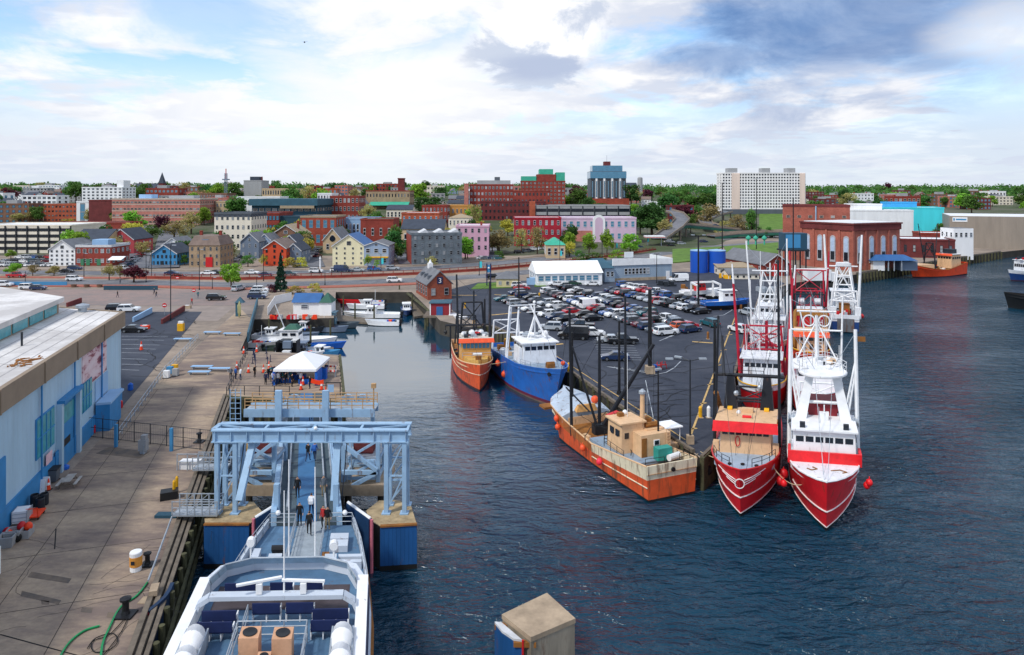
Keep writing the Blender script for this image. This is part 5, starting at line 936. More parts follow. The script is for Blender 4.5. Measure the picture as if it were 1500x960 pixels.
def warehouse():
 zt,ze = 14.6,12.9
 A = P(181,458,zt); B = P(88,451,zt); A.z = B.z = 0
 u = (P(0,790) - P(180,590)); u.z = 0; u = u.normalized()
 A0 = V((A.x - .35,A.y,0)); C = A0 + u * 75; far = B - A0; far.z = 0
 D = A0 + far; E = D + u * 75
 t = thing('pier_warehouse',(A0.x,A0.y,G),'light blue metal warehouse with flat white roof and brown fascia on the left pier','warehouse',None)
 n = V((-u.y,u.x,0)); n = n if n.x > 0 else -n     # outward, towards the pier deck
 wallm = ribbed('warehouse_blue','#a5c5da',.9,.14,axis=1); basem = mat('warehouse_base_blue','#2f7fb8',.6,nz=.5,amt=.15,rust=.1); fas = mat('brown_fascia','#8b7b69',.7,nz=.4,amt=.15); roofm = planks('white_roof_membrane','#dcdad8','#b9b6b4',.3,(1,1,1),0,.7,.08)
 q = lambda s,o,z: A0 + u * s + n * o + V((0,0,z))     # s: metres from the far corner along the wall, o: outward
 def slab(s0,s1,o0,o1,z0,z1): return M().loft([[q(s0,o0,z),q(s1,o0,z),q(s1,o1,z),q(s0,o1,z)] for z in (z0,z1)])
 w = M().prism([A0,C,E,D],G - .2,zt - .25); part('wall',w,wallm,t,w=True)
 rf = M(); rf.prism([A0,C,E,D],zt - .249,zt); part('roof',rf,roofm,t,w=True)
 part('fascia',slab(-.3,75,.02,.45,ze - .1,zt + .15),fas,t,w=True)
 e = (D - A0).normalized(); ef = M().bar(A0 - u * .25 + V((0,0,(ze + zt) / 2)),D - u * .25 + V((0,0,(ze + zt) / 2)),.3,zt - ze + .2); part('fascia',ef,fas,t,w=True)
 part('base_course',slab(0,75,.01,.16,G,G + 1.9),basem,t,w=True)
 sm = M()
 for s in (9,18.5,27.5,36.8,46): sm.loft([[q(s - .1,.46,z),q(s + .1,.46,z),q(s + .1,.56,z),q(s - .1,.56,z)] for z in (ze - .1,zt + .2)])
 part('fascia_joint',sm,fas,t,w=True); dp = M()
 for s in (9,18.5,27.5,36.8): dp.tube(q(s,.2,G + .3),q(s,.2,ze),.09)
 part('downpipe',dp,basem,t,w=True)
 rj = M()
 for k in range(1,6):
  a = A0 + far * (k / 6); rj.bar(a + V((0,0,zt + .005)),a + u * 75 + V((0,0,zt + .005)),.1,.03)
 for s in (14,29,45): rj.bar(A0 + u * s + V((0,0,zt + .005)),D + u * s + V((0,0,zt + .005)),.1,.03)
 part('roof_seams',rj,mat('roof_seam','#a8a6a5',.8),t,w=True)
 def window(s0,s1,z0,z1,cols=4,rows=2):
  f = part('window',slab(s0 - .12,s1 + .12,.01,.12,z0 - .12,z1 + .12),basem,t,w=True); p = part('pane',slab(s0,s1,.121,.16,z0,z1),tealglass,f); p.data.transform(Matrix.Translation(-V(t.location)))
  b = M()
  for i in range(1,cols): x = lerp(s0,s1,i / cols); b.loft([[q(x - .05,.161,z),q(x + .05,.161,z),q(x + .05,.21,z),q(x - .05,.21,z)] for z in (z0,z1)])
  for i in range(1,rows): z = lerp(z0,z1,i / rows); b.loft([[q(s0,.162,zz),q(s1,.162,zz),q(s1,.2,zz),q(s0,.2,zz)] for zz in (z - .05,z + .05)])
  m = part('mullions',b,basem,f); m.data.transform(Matrix.Translation(-V(t.location)))
 def s_at(px,z=8):      # wall coordinate seen in a column of the view
  r = (px - 750) / 1000; b = A0 + n * .1   # x = r*y
  return (r * b.y - b.x) / (u.x - r * u.y)
 window(s_at(79),s_at(54),6.3,9.7,4,2); window(s_at(134),s_at(117),6.5,9.5,4,2)
 s0,s1 = s_at(110),s_at(88)
 d = part('door',slab(s0,s1,.01,.1,G,9.4),bluep,t,w=True); d.data.materials[0] = basem; 
 dg = part('door_glazing',slab(s0 + .2,s1 - .2,.101,.14,7.2,8.9),tealglass,d); dg.data.transform(Matrix.Translation(-V(t.location)))
 dk = part('door_opening',slab(lerp(s0,s1,.35),s1 - .15,.102,.13,G,G + 2.6),black,d); dk.data.transform(Matrix.Translation(-V(t.location)))
 part('door_canopy',slab(s0 - .6,s1 + .6,.01,.7,9.6,9.9),basem,t,w=True)
 for s in (s0 - .5,s1 + .5): part('door_jamb',slab(s - .3,s + .3,.01,.5,G,9.6),wallm,t,w=True)
 s0,s1 = s_at(8),s_at(-30); part('door',slab(s0,s1,.01,.14,G,9),basem,t,w=True)
 s = s_at(79); part('door',slab(s - 1.0,s - .1,.165,.25,G,G + 2.3),basem,t,w=True); part('wall_notice',slab(s_at(75),s_at(66),.165,.2,G + 1.9,G + 2.9),mat('notice_board','#d9b7c0',.6),t,w=True)
 s0,s1 = s_at(160),s_at(139); part('balcony',slab(s0,s1,.17,1.7,6.0,6.25),WA['paleblue'],t,w=True); part('balcony_door',slab(s0 + .5,s1 - .3,.01,.1,6.31,8.6),WA['paleblue'],t,w=True); part('store_room',slab(s0 + 1,s1,.17,1.6,G,5.99),basem,t,w=True)
 s0,s1 = s_at(156),s_at(121); z0,z1 = 8.9,12.5
 mm = bpy.data.materials.new('mural_print'); mm.use_nodes = True; N = mm.node_tree.nodes; L = mm.node_tree.links; b = N['Principled BSDF']; b.inputs['Roughness'].default_value = .5
 tc = N.new('ShaderNodeTexCoord'); mp = N.new('ShaderNodeMapping'); mp.inputs['Scale'].default_value = (.7,.25,1.1); L.new(tc.outputs['Object'],mp.inputs[0]); no = N.new('ShaderNodeTexNoise'); no.inputs['Scale'].default_value = .9; no.inputs['Detail'].default_value = 8; no.inputs['Roughness'].default_value = .65; L.new(mp.outputs[0],no.inputs[0])
 cr = N.new('ShaderNodeValToRGB'); E_ = cr.color_ramp.elements; E_[0].position = .36; E_[0].color = (.10,.02,.04,1); E_[1].position = .62; E_[1].color = (.72,.60,.64,1); x = E_.new(.44); x.color = (.30,.06,.10,1); x = E_.new(.5); x.color = (.66,.48,.52,1); L.new(no.outputs[0],cr.inputs[0]); L.new(cr.outputs[0],b.inputs['Base Color'])
 part('mural_panel',slab(s0,s1,.02,.12,z0,z1),mm,t,w=True); part('mural_frame',slab(s0 - .15,s1 + .15,.01,.019,z0 - .15,z1 + .15),white,t,w=True)
 z2 = 16.6; a = P(86,436,z2); a.z = 0; b2 = P(-20,418,z2); b2.z = 0; t2 = thing('clerestory',(a.x,a.y,zt),'raised clerestory of the warehouse with teal glazing and white roof','building')
 part('wall',M().prism([a,a + u * 70,b2 + u * 70,b2],zt - .2,z2 - .6),fas,t2,w=True); part('roof',M().prism([a - u * .4 + n * .5,a + u * 70 + n * .5,b2 + u * 70,b2 - u * .4],z2 - .59,z2),roofm,t2,w=True)
 qq = lambda s,o,z: a + u * s + n * o + V((0,0,z))
 for i in range(9): part('window',M().loft([[qq(1.0 + i * 4.6,.01,z),qq(5.0 + i * 4.6,.01,z),qq(5.0 + i * 4.6,.1,z),qq(1.0 + i * 4.6,.1,z)] for z in (zt + .15,z2 - .75)]),tealglass,t2,w=True)
 for i,px in enumerate(((121,457),(32,507))): p = P(px[0],px[1],zt); tag(link('roof_vent',M().lathe([(.5,0),(.5,.5),(.8,.55),(.8,.9),(.1,1.1)] if i == 0 else [(.1,0),(.1,1.4)],n=10).mesh('roof_vent',steel if i == 0 else dark),None,(p.x,p.y,zt)),['squat steel vent near the far edge of the white warehouse roof','thin dark vent pipe standing on the white warehouse roof'][i],'vent')
 r = random.Random(2); b = M(); p = P(35,532,zt)
 for i in range(26): x = p + u * r.uniform(-2.6,1.4) - n * r.uniform(-.8,.9); b.cb((x.x,x.y,zt + .005),r.uniform(.3,1.0),r.uniform(.1,.3),r.uniform(.03,.1),r.uniform(0,3))
 solo('debris',b,rusty,'rusty scraps lying on the white warehouse roof edge','debris')
 return A0,u,n
A0,WU,WN = warehouse()
def cone(px,py,lab,s=1.0,z=G + .02,m=None):
 p = P(px,py,z); t = thing('traffic_cone',p,lab,'traffic cone'); part('base',M().cb((0,0,0),.42 * s,.42 * s,.05),rubber,t); part('cone_body',M().lathe([(.17 * s,.05),(.035 * s,.95 * s)],n=10),m or orange,t); part('collar',M().lathe([(.125 * s,.42 * s),(.085 * s,.62 * s)],n=10),white,t); return t
def pier_edge():
 e0 = P(170,1040); e1 = P(332,581); d = (e1 - e0); n = V((d.y,-d.x,0)).normalized(); L = d.length; d = d / L
 w = thing('timber_fender',(e0.x,e0.y,G),'weathered timber kerb and fender piles along the left pier edge','fender'); b = M()
 for o,h,ww in ((-.25,.32,.35),(.22,.2,.3),(.62,.05,.28)): b.bar(e0 + n * o + V((0,0,h / 2)),e1 + n * o + V((0,0,h / 2)),ww,h + .1)
 part('kerb_beams',b,wood,w,w=True)
 for i in range(34):
  p = e0 + d * (L * i / 33) + n * .95; r = R.uniform(-.25,.2); part('pile',M().tube((p.x,p.y,-3),(p.x,p.y,G + r),.24,.2,8),pilewood,w,w=True)
 b = M()
 for z in (.6,1.9): b.bar(e0 + n * 1.28 + V((0,0,z - G)),e1 + n * 1.28 + V((0,0,z - G)),.2,.3)
 part('waling',b,pilewood,w,w=True)
 bt = M()
 for p,q in ([(332,584),(502,592)],[(505,590),(498,522)]):
  a = P(*p); c = P(*q); bt.bar(a + V((0,0,.15)),c + V((0,0,.15)),.35,.35)
  for i in range(14): x = lerp(a,c,i / 13); bt.tube((x.x,x.y - .3,-3),(x.x,x.y - .3,G + .1),.22,n=7)
 solo('platform_edge',bt,pilewood,'timber kerb and piles round the boarding platform','fender')
 solo('pipe',M().path(pix([(217,851),(252,757)],G + .5),.07),steel,'bright steel pipe lying along the pier kerb','pipe')
 gh = mat('green_hose','#178a52',.5)
 def hose(l,lab,m=gh,r=.07):
  pts = pix(l,G + .09); out = []
  for i in range(len(pts) - 1):
   p0,p1,p2,p3 = pts[max(i - 1,0)],pts[i],pts[i + 1],pts[min(i + 2,len(pts) - 1)]
   for k in range(5): t = k / 5; out.append(.5 * ((2 * p1) + (p2 - p0) * t + (2 * p0 - 5 * p1 + 4 * p2 - p3) * t * t + (3 * p1 - p0 - 3 * p2 + p3) * t ** 3))
  solo('hose',M().path(out + [pts[-1]],r),m,lab,'hose')
 hose([(146,917),(122,925),(100,943),(84,970),(78,990)],'green hose curving across the pier deck, loose end up')
 hose([(216,853),(200,873),(176,890),(160,920),(150,945),(146,985)],'green hose running from the steel pipe past the black bollard')
 hose([(128,950),(140,935),(165,928),(172,940),(160,952),(138,955),(135,940),(160,930),(185,905),(178,925),(150,962)],'tangle of dark cable by the black bollard',rubber,.03)
 def bollard(px,py,lab,s=1):
  t = thing('bollard',P(px,py),lab,'bollard'); part('base_plate',M().cb((0,0,0),1.1 * s,1.0 * s,.12),black,t); part('post',M().lathe([(.28 * s,.12),(.2 * s,.35 * s),(.2 * s,.95 * s),(.34 * s,1.0 * s),(.34 * s,1.12 * s),(.1,1.2 * s)],n=12),black,t,smooth=False)
 bollard(184,902,'black mooring bollard beside the green hose'); bollard(216,828,'small black bollard beside the tan barrel',.8); bollard(292,648,'dark bollard by the upper grey gangway',.9)
 b = thing('barrel',P(199,836),'white and tan drum standing beside the pier kerb','barrel'); part('drum',M().lathe([(.36,0),(.38,.05),(.38,.32),(.36,.36)],n=16).lathe([(.41,1.08),(.41,1.32),(.38,1.38),(.05,1.40)],n=16),white,b); part('tan_band',M().lathe([(.385,.36),(.41,.4),(.42,1.08)],n=16),mat('tan_plastic','#d8943f',.5),b); part('label',M().box(-.13,.13,-.43,-.41,.6,.85),dark,b)
 solo('timber_block',M().cb(P(226,868,G + .3),1.0,.5,.35,1.9),concrete,'pale timber block lying on the pier kerb','timber'); 
 f = thing('ship_fender',P(241,880,G),'dark blue curved fender panel with red edge hung on the pier','fender'); part('panel',M().loft([[(-.4 + .1 * i,y,-3.8),(-.15 + .1 * i,y,-3.8),(-.15 + .1 * i,y,.3 - .0 * i),(-.4 + .1 * i,y,.3)] for i,y in ((0,-1.6),(2,-.8),(3,0),(2,.8),(0,1.6))]),mat('navy_fender','#16304f',.6,rust=.1),f); part('edge_strip',M().box(-.45,-.2,-1.72,-1.61,-3.8,.2),redp,f); part('bracket',M().box(-1.6,-.35,-.4,.4,-.3,.05),concrete,f)
 p = P(101,712); t = thing('picnic_table',p,'weathered wooden picnic table on the pier by the blue wall','table',None,math.atan2(WU.y,WU.x)); tt = M(); se = M()
 for i in range(5): tt.box(-.95,.95,-.36 + i * .15,-.23 + i * .15,.72,.76)
 pw = mat('pale_bench_timber','#a8a5a0',.8,amt=.25); part('tabletop',tt,pw,t)
 for s in (-1,1): part('seat',M().box(-.95,.95,s * .72 - .13,s * .72 + .13,.43,.47),pw,t)
 for x in (-.7,.7):
  l = M().bar((x,-.3,.72),(x,-.65,0),.09,.05).bar((x,.3,.72),(x,.65,0),.09,.05).box(x - .03,x + .03,-.75,.75,.36,.43); part('leg_frame',l,wood,t)
 cone(82,703,'tall orange cone nearest the roller door on the pier',1.3); cone(71,718,'orange cone on a pallet beside white boards',1.1)
 def W_(px,py): return P(px,py,G + .02) + WN * .35
 a = math.atan2(WU.y,WU.x)
 for i,(px,py) in enumerate(((55,722),(61,718))):
  t = thing('a_board',W_(px,py),['white A-board sign leaning nearer the barrels','white A-board sign next to the cone'][i],'sign',None,a + 1.5); 
  for s in (-1,1): part('leaf',M().loft([[(-.3,s * .28,0),(.3,s * .28,0),(.3,s * .24,0),(-.3,s * .24,0)],[(-.3,s * .04,1.15),(.3,s * .04,1.15),(.3,0,1.15),(-.3,0,1.15)]]),white,t)
 for i,(px,py) in enumerate(((44,742),(52,747),(58,740))): t = thing('barrel',W_(px,py),['grey drum furthest left of three beside the wall','grey drum in front of three beside the wall','grey drum nearest the A-boards'][i],'barrel'); part('drum',M().lathe([(.3,0),(.34,.1),(.34,.9),(.3,1.0),(.27,.96),(.27,.3)],n=14),dark,t)
 t = thing('wheelie_bin',W_(71,706),'dark green wheelie bin against the blue wall','bin',None,a); part('bin_body',M().loft([[(-.45,-.4,.1),(.45,-.4,.1),(.45,.4,.1),(-.45,.4,.1)],[(-.6,-.5,1.2),(.6,-.5,1.2),(.6,.5,1.2),(-.6,.5,1.2)]]),WA['dgrey'],t); part('lid',M().box(-.64,.64,-.54,.54,1.2,1.28),black,t)
 t = thing('orange_cart',W_(46,758),'orange hand cart by the barrels','cart',None,a); part('platform',M().box(-.8,.8,-.45,.45,.25,.35),orange,t); part('handle',M().bar((.8,-.4,.35),(1.0,-.4,1.1),.06).bar((.8,.4,.35),(1.0,.4,1.1),.06).bar((1,-.4,1.1),(1,.4,1.1),.06),orange,t)
 for x in (-.6,.6): part('wheel',M().tube((x,-.4,.13),(x,-.3,.13),.13).tube((x,.3,.13),(x,.4,.13),.13),rubber,t)
 t = thing('tote_tank',W_(25,766),'caged white liquid tote beside fishing floats','tank',None,a); part('tank_body',M().box(-.55,.55,-.5,.5,.15,1.1),white,t); c = M()
 for i in range(6): x = -.58 + i * .232; c.box(x - .02,x + .02,-.55,-.51,.1,1.15); c.box(x - .02,x + .02,.51,.55,.1,1.15)
 for z in (.3,.6,.9): c.box(-.6,.6,-.56,-.52,z,z + .03); c.box(.57,.6,-.55,.55,z,z + .03)
 part('cage',c,steel,t); part('pallet',M().box(-.6,.6,-.55,.55,0,.14),wood,t)
 t = thing('float_crate',W_(28,786),'open grey crate heaped with fishing floats','crate',None,a); part('crate_body',M().box(-.6,.6,-.5,.5,0,.1).box(-.6,.6,-.5,-.44,.1,.6).box(-.6,.6,.44,.5,.1,.6).box(-.6,-.54,-.44,.44,.1,.6).box(.54,.6,-.44,.44,.1,.6),WA['grey'],t)
 p = V(t.location)
 for i,(dx,dy,z,s,c,l) in enumerate(((-.2,0,.75,.33,redp,'round red float on top of the crate'),(.25,.1,.7,.3,orange,'orange float in the crate by the tote'),(-.9,-.5,.35,.34,orange,'orange float left of the crate on the deck'),(-1.3,-.1,.33,.33,redp,'red float lying furthest left of the crate'),(.1,-.9,.3,.3,rubber,'black float in front of the crate'))): tag(link('float',M().ball((0,0,0),s,12,8,1.15).mesh('float',c,smooth=True),None,p + V((dx,dy,z))),l,'float')
 for i,(px,py) in enumerate(((13,792),(3,800))): t = thing('fish_tub',W_(px,py),['grey fish tub nearer the float crate','grey fish tub at the picture edge'][i],'tub',None,a); part('tub_body',M().loft([[(-.5,-.45,0),(.5,-.45,0),(.5,.45,0),(-.5,.45,0)],[(-.6,-.55,.8),(.6,-.55,.8),(.6,.55,.8),(-.6,.55,.8)],[(-.5,-.45,.8),(.5,-.45,.8),(.5,.45,.8),(-.5,.45,.8)],[(-.45,-.4,.3),(.45,-.4,.3),(.45,.4,.3),(-.45,.4,.3)]]),WA['grey'],t)
 t = thing('fish_van',P(-50,885),'white van front corner at the left picture edge','van',None,a); part('body',M().box(-2.6,1.5,-1,1,.5,2.4).box(1.5,2.3,-1,1,.5,1.3),white,t); part('windscreen',M().add([(1.5,-.9,2.35),(1.5,.9,2.35),(2.1,.9,1.32),(2.1,-.9,1.32)],[(0,1,2,3)]),glass,t); part('indicator',M().box(2.31,2.36,-.95,-.7,.9,1.1).box(2.31,2.36,.7,.95,.9,1.1),orange,t)
 for x in (-1.7,1.4):
  for y in (-.95,.95): part('wheel',M().tube((x,y - .12,.38),(x,y + .12,.38),.38,n=12),rubber,t)
 for px,py,lab,m in ((130,635,'red fire extinguisher post beside the door',redp),(171,598,'red oil drum by the balcony',redp),(187,572,'blue bin in the dark lot by the warehouse corner',bluep),(90,688,'blue tarp bundle beside the roller door',bluep)):
  p = W_(px,py); tag(link('drum' if 'drum' in lab else 'bin' if 'bin' in lab else 'tarp' if 'tarp' in lab else 'extinguisher_post',M().lathe([(.3,0),(.34,.1),(.33,.8 if 'tarp' not in lab else .3),(.1,1.0 if 'tarp' not in lab else .45)],n=10).mesh('drum',m),None,p),lab,lab.split()[1] if 'fire' not in lab else 'fire extinguisher')
 t = thing('wire_fence',P(170,645),'see-through wire fence crossing the pier to the edge','fence'); b = M(); a_ = P(128,640); c_ = P(318,662)
 for i in range(9): p = lerp(a_,c_,i / 8); b.tube((p.x,p.y,G),(p.x,p.y,G + 2.2),.05)
 for z in (.1,1.1,2.15): b.tube(a_ + V((0,0,z)),c_ + V((0,0,z)),.03)
 for i in range(60): p = lerp(a_,c_,i / 59); b.tube((p.x,p.y,G + .1),(p.x,p.y,G + 2.15),.006,n=3)
 part('mesh_panel',b,dark,t,w=True)
 for px,py in ((170,655),(251,661)): p = P(px,py); part('gate_post',M().cb((p.x,p.y,G),.28,.28,2.4),WA['blue'],t,w=True)
 t = thing('pay_machine',P(210,664),'grey control cabinet on a stand in the middle of the pier','cabinet'); part('cabinet',M().cb((0,0,.3),.8,.6,1.1).cb((.1,0,1.41),.5,.5,.5),WA['grey'],t); part('pedestal',M().cb((0,0,0),.5,.5,.3).cb((.2,-.3,0),.1,.1,.9),steel,t)
 rail(t0=(172,645),t1=(243,546),lab='blue-grey guard rail running along the pier',h=1.1)
 rail(t0=(244,545),t1=(290,497),lab='row of grey barrier frames beyond the guard rail',h=1.0)
 rail(t0=(332,580),t1=(362,520),lab='dark railing at the pier side of the boarding platform',h=1.2,m=dark)
 rail(t0=(336,579),t1=(424,580),lab='black railing with notices at the front of the boarding platform',h=1.3,m=dark)
 for i,(px,py) in enumerate(((292,549),(322,544),(296,541),(311,490),(340,492),(268,500))): t = thing('bench',P(px,py),['grey bench nearest the wire fence side of the pier','grey bench right of a pair on the pier','grey bench behind a pair on the pier','blue bench in a row of two on the far pier','blue bench nearest the black ramp wall','lone bench by the guard rail'][i],'bench'); part('seat',M().cb((0,0,.42),3.2,.8,.1),WA['paleblue'],t); part('legs',M().cb((-1.3,0,0),.1,.6,.42).cb((1.3,0,0),.1,.6,.42),steel,t)
 for i,(px,py) in enumerate(((249,548),(256,545),(257,551),(244,554))): t = thing('crowd_barrier',P(px,py),['barrier frame with blue cabinet by the guard rail','tan equipment box by the guard rail','low grey box by the guard rail','white bin by the guard rail'][i],'box'); part('box',M().cb((0,0,.1),.8,.6,1.0),[WA['blue'],yellow,WA['grey'],white][i],t); part('base',M().cb((0,0,0),.9,.7,.1),dark,t)
def rail(t0,t1,lab,h=1.1,m=None,z=G,n=None):
 a = P(*t0,z); c = P(*t1,z); L = (c - a).length; n = n or max(2,int(L / 2)); b = M()
 t = thing('guard_rail',a,lab,'railing')
 for i in range(n + 1): p = lerp(a,c,i / n); b.box(p.x - .04,p.x + .04,p.y - .04,p.y + .04,z,z + h)
 for k in (.45,.98): b.bar(a + V((0,0,h * k)),c + V((0,0,h * k)),.06)
 part('rails',b,m or steel,t,w=True); return t
pier_edge()
dolphin_blue = mat('blue_dolphin_steel','#1b4f86',.55,nz=.6,amt=.25,rust=.2,streak=True)
def dolphins():
 sand = mat('sandy_cracked_concrete','#a39070',.95,nz=1.1,amt=.4,bump=.8,rust=.2)
 for nm,poly,lab,face in (('a',[(300,768),(366,768),(385,750),(372,735),(318,735),(298,750)],'left concrete dolphin carrying the blue gantry',(0,)),('b',[(557,771),(611,768),(603,742),(585,733),(555,733),(536,748),(540,762)],'right concrete dolphin carrying the blue gantry',(0,))):
  pts = pix(poly,3.5); c = sum(pts,V()) / len(pts); t = thing('mooring_dolphin',(c.x,c.y,0),lab,'dolphin'); part('core',M().prism(pts,-4,3.44),wallc,t,w=True); part('top',M().prism([c + (p - c) * .985 for p in pts],3.441,3.5),sand,t,w=True)
  pa,pb = pts[0],pts[1]; n = V(((pb - pa).y,-(pb - pa).x,0)).normalized(); sh = M()
  for i in range(9):
   x0 = lerp(pa,pb,i / 9); x1 = lerp(pa,pb,(i + .97) / 9); sh.loft([[V((x0.x,x0.y,z)) + n * .02,V((x1.x,x1.y,z)) + n * .02,V((x1.x,x1.y,z)) + n * .16,V((x0.x,x0.y,z)) + n * .16] for z in (.4,3.5)])
  part('blue_facing',sh,dolphin_blue,t,w=True); e = M().bar(pa + n * .1 + V((0,0,.05)),pb + n * .1 + V((0,0,.05)),.3,.12); part('rusty_edge',e,rusty,t,w=True)
  part('tide_band',M().loft([[pa + n * .03 + V((0,0,z)),pb + n * .03 + V((0,0,z)),pb + n * .15 + V((0,0,z)),pa + n * .15 + V((0,0,z))] for z in (-7.5,-3.11)]),rubber,t,w=True)
 pts = pix([(736,900),(778,933),(842,906),(801,869)],3.0); c = sum(pts,V()) / 4; t = thing('mooring_dolphin',(c.x,c.y,0),'square concrete dolphin standing alone in open water','dolphin')
 part('core',M().prism(pts,-5,2.7),mat('mossy_concrete','#8a8172',.9,nz=.9,amt=.4,rust=.12,streak=True,bump=.3),t,w=True); part('cap',M().prism([c + (p - c) * 1.02 for p in pts],2.701,3.0),concrete,t,w=True)
 n = (pts[0] - pts[3]); a,b = pts[0],pts[1]; d = (b - a).normalized(); o = V((d.y,-d.x,0)); o = o if o.x < 0 else -o
 f = [a + o * .25 + d * .2,a + o * .55 - d * .1,a + o * .75 + d * .9,b + o * .65 - d * .9,b + o * .3 - d * .5]
 part('fender_panel',M().loft([[p + V((0,0,z)) for p in f] for z in (-6.5,-.45)]),dolphin_blue,t,w=True); part('fender_frame',M().loft([[p + V((0,0,z)) for p in f] for z in (-.44,-.3)]),trimw,t,w=True); part('red_edge',M().tube(f[-1] + V((0,0,-6)) + d * .08,f[-1] + V((0,0,-.3)) + d * .08,.07),redp,t,w=True); part('bracket',M().bar(f[3] + V((0,0,-.6)),b - o * .4 + V((0,0,-.6)),.3).bar(f[1] + V((0,0,-.6)),a - o * .2 + d * .5 + V((0,0,-.6)),.3),rusty,t,w=True)
dolphins()
def rx(Y): return -.301 * Y
def terminal():
 t = thing('gantry',(-16.6,57,3.5),'light blue steel gantry spanning the ferry ramp','gantry')
 for Y in (56.5,58.1): part('girder',M().box(-24.75,-8.6,Y - .1,Y + .1,9.5,10.35).box(-24.8,-8.55,Y - .3,Y + .3,10.351,10.45).box(-24.8,-8.55,Y - .25,Y + .25,9.4,9.499),lblue,t,w=True)
 b = M()
 for x in (-24.7,-20.6,-16.6,-12.6,-8.7): b.bar((x,56.7,10.3),(x,57.9,10.3),.2)
 for i in range(4): x0 = -24.7 + i * 4; b.bar((x0,56.7,10.32),(x0 + 4,57.9,10.32),.12) if i % 2 else b.bar((x0,57.9,10.32),(x0 + 4,56.7,10.32),.12)
 for z0,z1 in ((3.8,6.6),(6.6,9.3)):
  for xa,xb in ((-24.3,-23.0),(-10.3,-9.0)): b.bar((xa,56.5,z0),(xb,56.5,z1),.1); b.bar((xa,56.5,z1),(xb,56.5,z1),.12)
 part('bracing',b,lblue,t,w=True); st = M()
 for i in range(13): x = -24.5 + i * 1.31; st.box(x - .03,x + .03,56.25,56.39,9.5,10.35)
 part('stiffeners',st,lblue,t,w=True)
 for x in (-24.4,-22.9,-10.4,-8.9):
  for Y in (56.5,58.1): part('column',M().box(x - .17,x + .17,Y - .17,Y + .17,3.5,9.4).box(x - .35,x + .35,Y - .35,Y + .35,3.501,3.6),lblue,t,w=True)
 b = M()
 for s,xs in ((-1,(-24.4,-22.9)),(1,(-10.4,-8.9))):
  for Y in (58.1,):
   for z0,z1 in ((3.7,5.6),(5.6,7.5),(7.5,9.3)): b.bar((xs[0],Y,z0),(xs[1],Y,z1),.12); b.bar((xs[0],Y,z1),(xs[1],Y,z1),.14)
  for x in xs: b.bar((x,56.5,4),(x,58.1,9.2),.1)
 part('bracing',b,lblue,t,w=True)
 for s,X in ((-1,-21.6),(1,-14.6)):
  part('hoist_arm',M().bar((X,57.2,9.5),(X + s * .3 * 1,54.8,5.3),.55,.3).box(X - .35,X + .35,56.9,57.6,8.8,9.39),lblue,t,w=True); part('cable',M().tube((X + s * .8,57.2,9.4),(X + s * .8,55.4,5.2),.04),dark,t,w=True)
 part('lamp',M().ball((-16.2,56.3,10.6),.16).tube((-16.2,56.3,10.4),(-16.2,56.3,10.6),.04),white,t,w=True)
 for lab,x0,x1 in (('left lattice hoist tower behind the gantry',-25.2,-22.0),('right lattice hoist tower behind the gantry',-15.6,-12.4)):
  t = thing('hoist_tower',((x0 + x1) / 2,64.4,3.3),lab,'tower'); b = M(); ys = (63.2,66.2); rd = M()
  for x in (x0,x1):
   for Y in ys: part('leg',M().box(x - .18,x + .18,Y - .18,Y + .18,3.3,7.3),lblue,t,w=True)
  for z in (3.6,5.2,7.1):
   for Y in ys: b.bar((x0,Y,z),(x1,Y,z),.22)
   for x in (x0,x1): b.bar((x,ys[0],z),(x,ys[1],z),.22)
  for z0,z1 in ((3.6,5.2),(5.2,7.1)): b.bar((x0,ys[1],z0),(x1,ys[1],z1),.14); b.bar((x1,ys[0],z0) if x0 < -20 else (x0,ys[0],z0),(x0,ys[0],z1) if x0 < -20 else (x1,ys[0],z1),.2)
  s = 1 if x0 < -20 else -1; xi = x1 if s > 0 else x0; xo = x0 if s > 0 else x1
  b.bar((xi,62.6,7.0),(xo,62.6,4.6),.4,.3); b.bar((xi,62.6,4.4),(xo,62.6,4.4),.35); b.bar((xo,62.6,4.4),(xi,62.6,2.6),.35); part('bracing',b,lblue,t,w=True)
  part('winch_house',M().box(x0 + .7,x1 - .7,64.2,65.8,5.5,6.8),BK['dark'],t,w=True); part('base',M().box(x0 - .9,x1 + .9,62.4,67,2.3,3.29),concrete,t,w=True)
  part('platform',M().box(x0,x1,63.4,66,5.32,5.49),steel,t,w=True); part('ladder',M().path([(x0 + .4,62.9,3.4),(x0 + .4,62.9,7.2)],.05).path([(x0 + .8,62.9,3.4),(x0 + .8,62.9,7.2)],.05),yellow if s > 0 else steel,t,w=True)
  for x in (x0 - .3,x1 + .3): part('pile',M().tube((x,63.2,-3),(x,63.2,2.3),.35,n=8).tube((x,66.2,-3),(x,66.2,2.3),.35,n=8),wallc,t,w=True)
 y0,y1 = 52.9,92.0
 t = thing('ferry_ramp',(rx(72),72,3),'long linkspan ramp with blue walkway leading from the ferry','ramp'); zz = lambda Y: lerp(4.55,G + .15,(Y - y0) / (y1 - y0))
 def sl(x0,x1,a,c,dz0,dz1): return M().loft([[V((rx(Y) + x,Y,zz(Y) + d)) for x,d in ((x0,dz0),(x1,dz0),(x1,dz1),(x0,dz1))] for Y in (a,c)])
 part('deck',sl(-2.3,2.3,y0,y1,-.35,0),mat('ramp_deck','#46565f',.8,nz=.6,amt=.25),t,w=True); part('walkway',sl(-.8,.8,y0,y1,.003,.03),mat('blue_walkway','#386a96',.7,nz=.5,amt=.15),t,w=True)
 for s in (-1,1): part('girder',sl(s * 2.55 - .22,s * 2.55 + .22,y0,86,-.8,.75),lblue,t,w=True); part('kerb',sl(s * 1.55 - .07,s * 1.55 + .07,y0 + 2,86,.004,.3),steel,t,w=True)
 b = M()
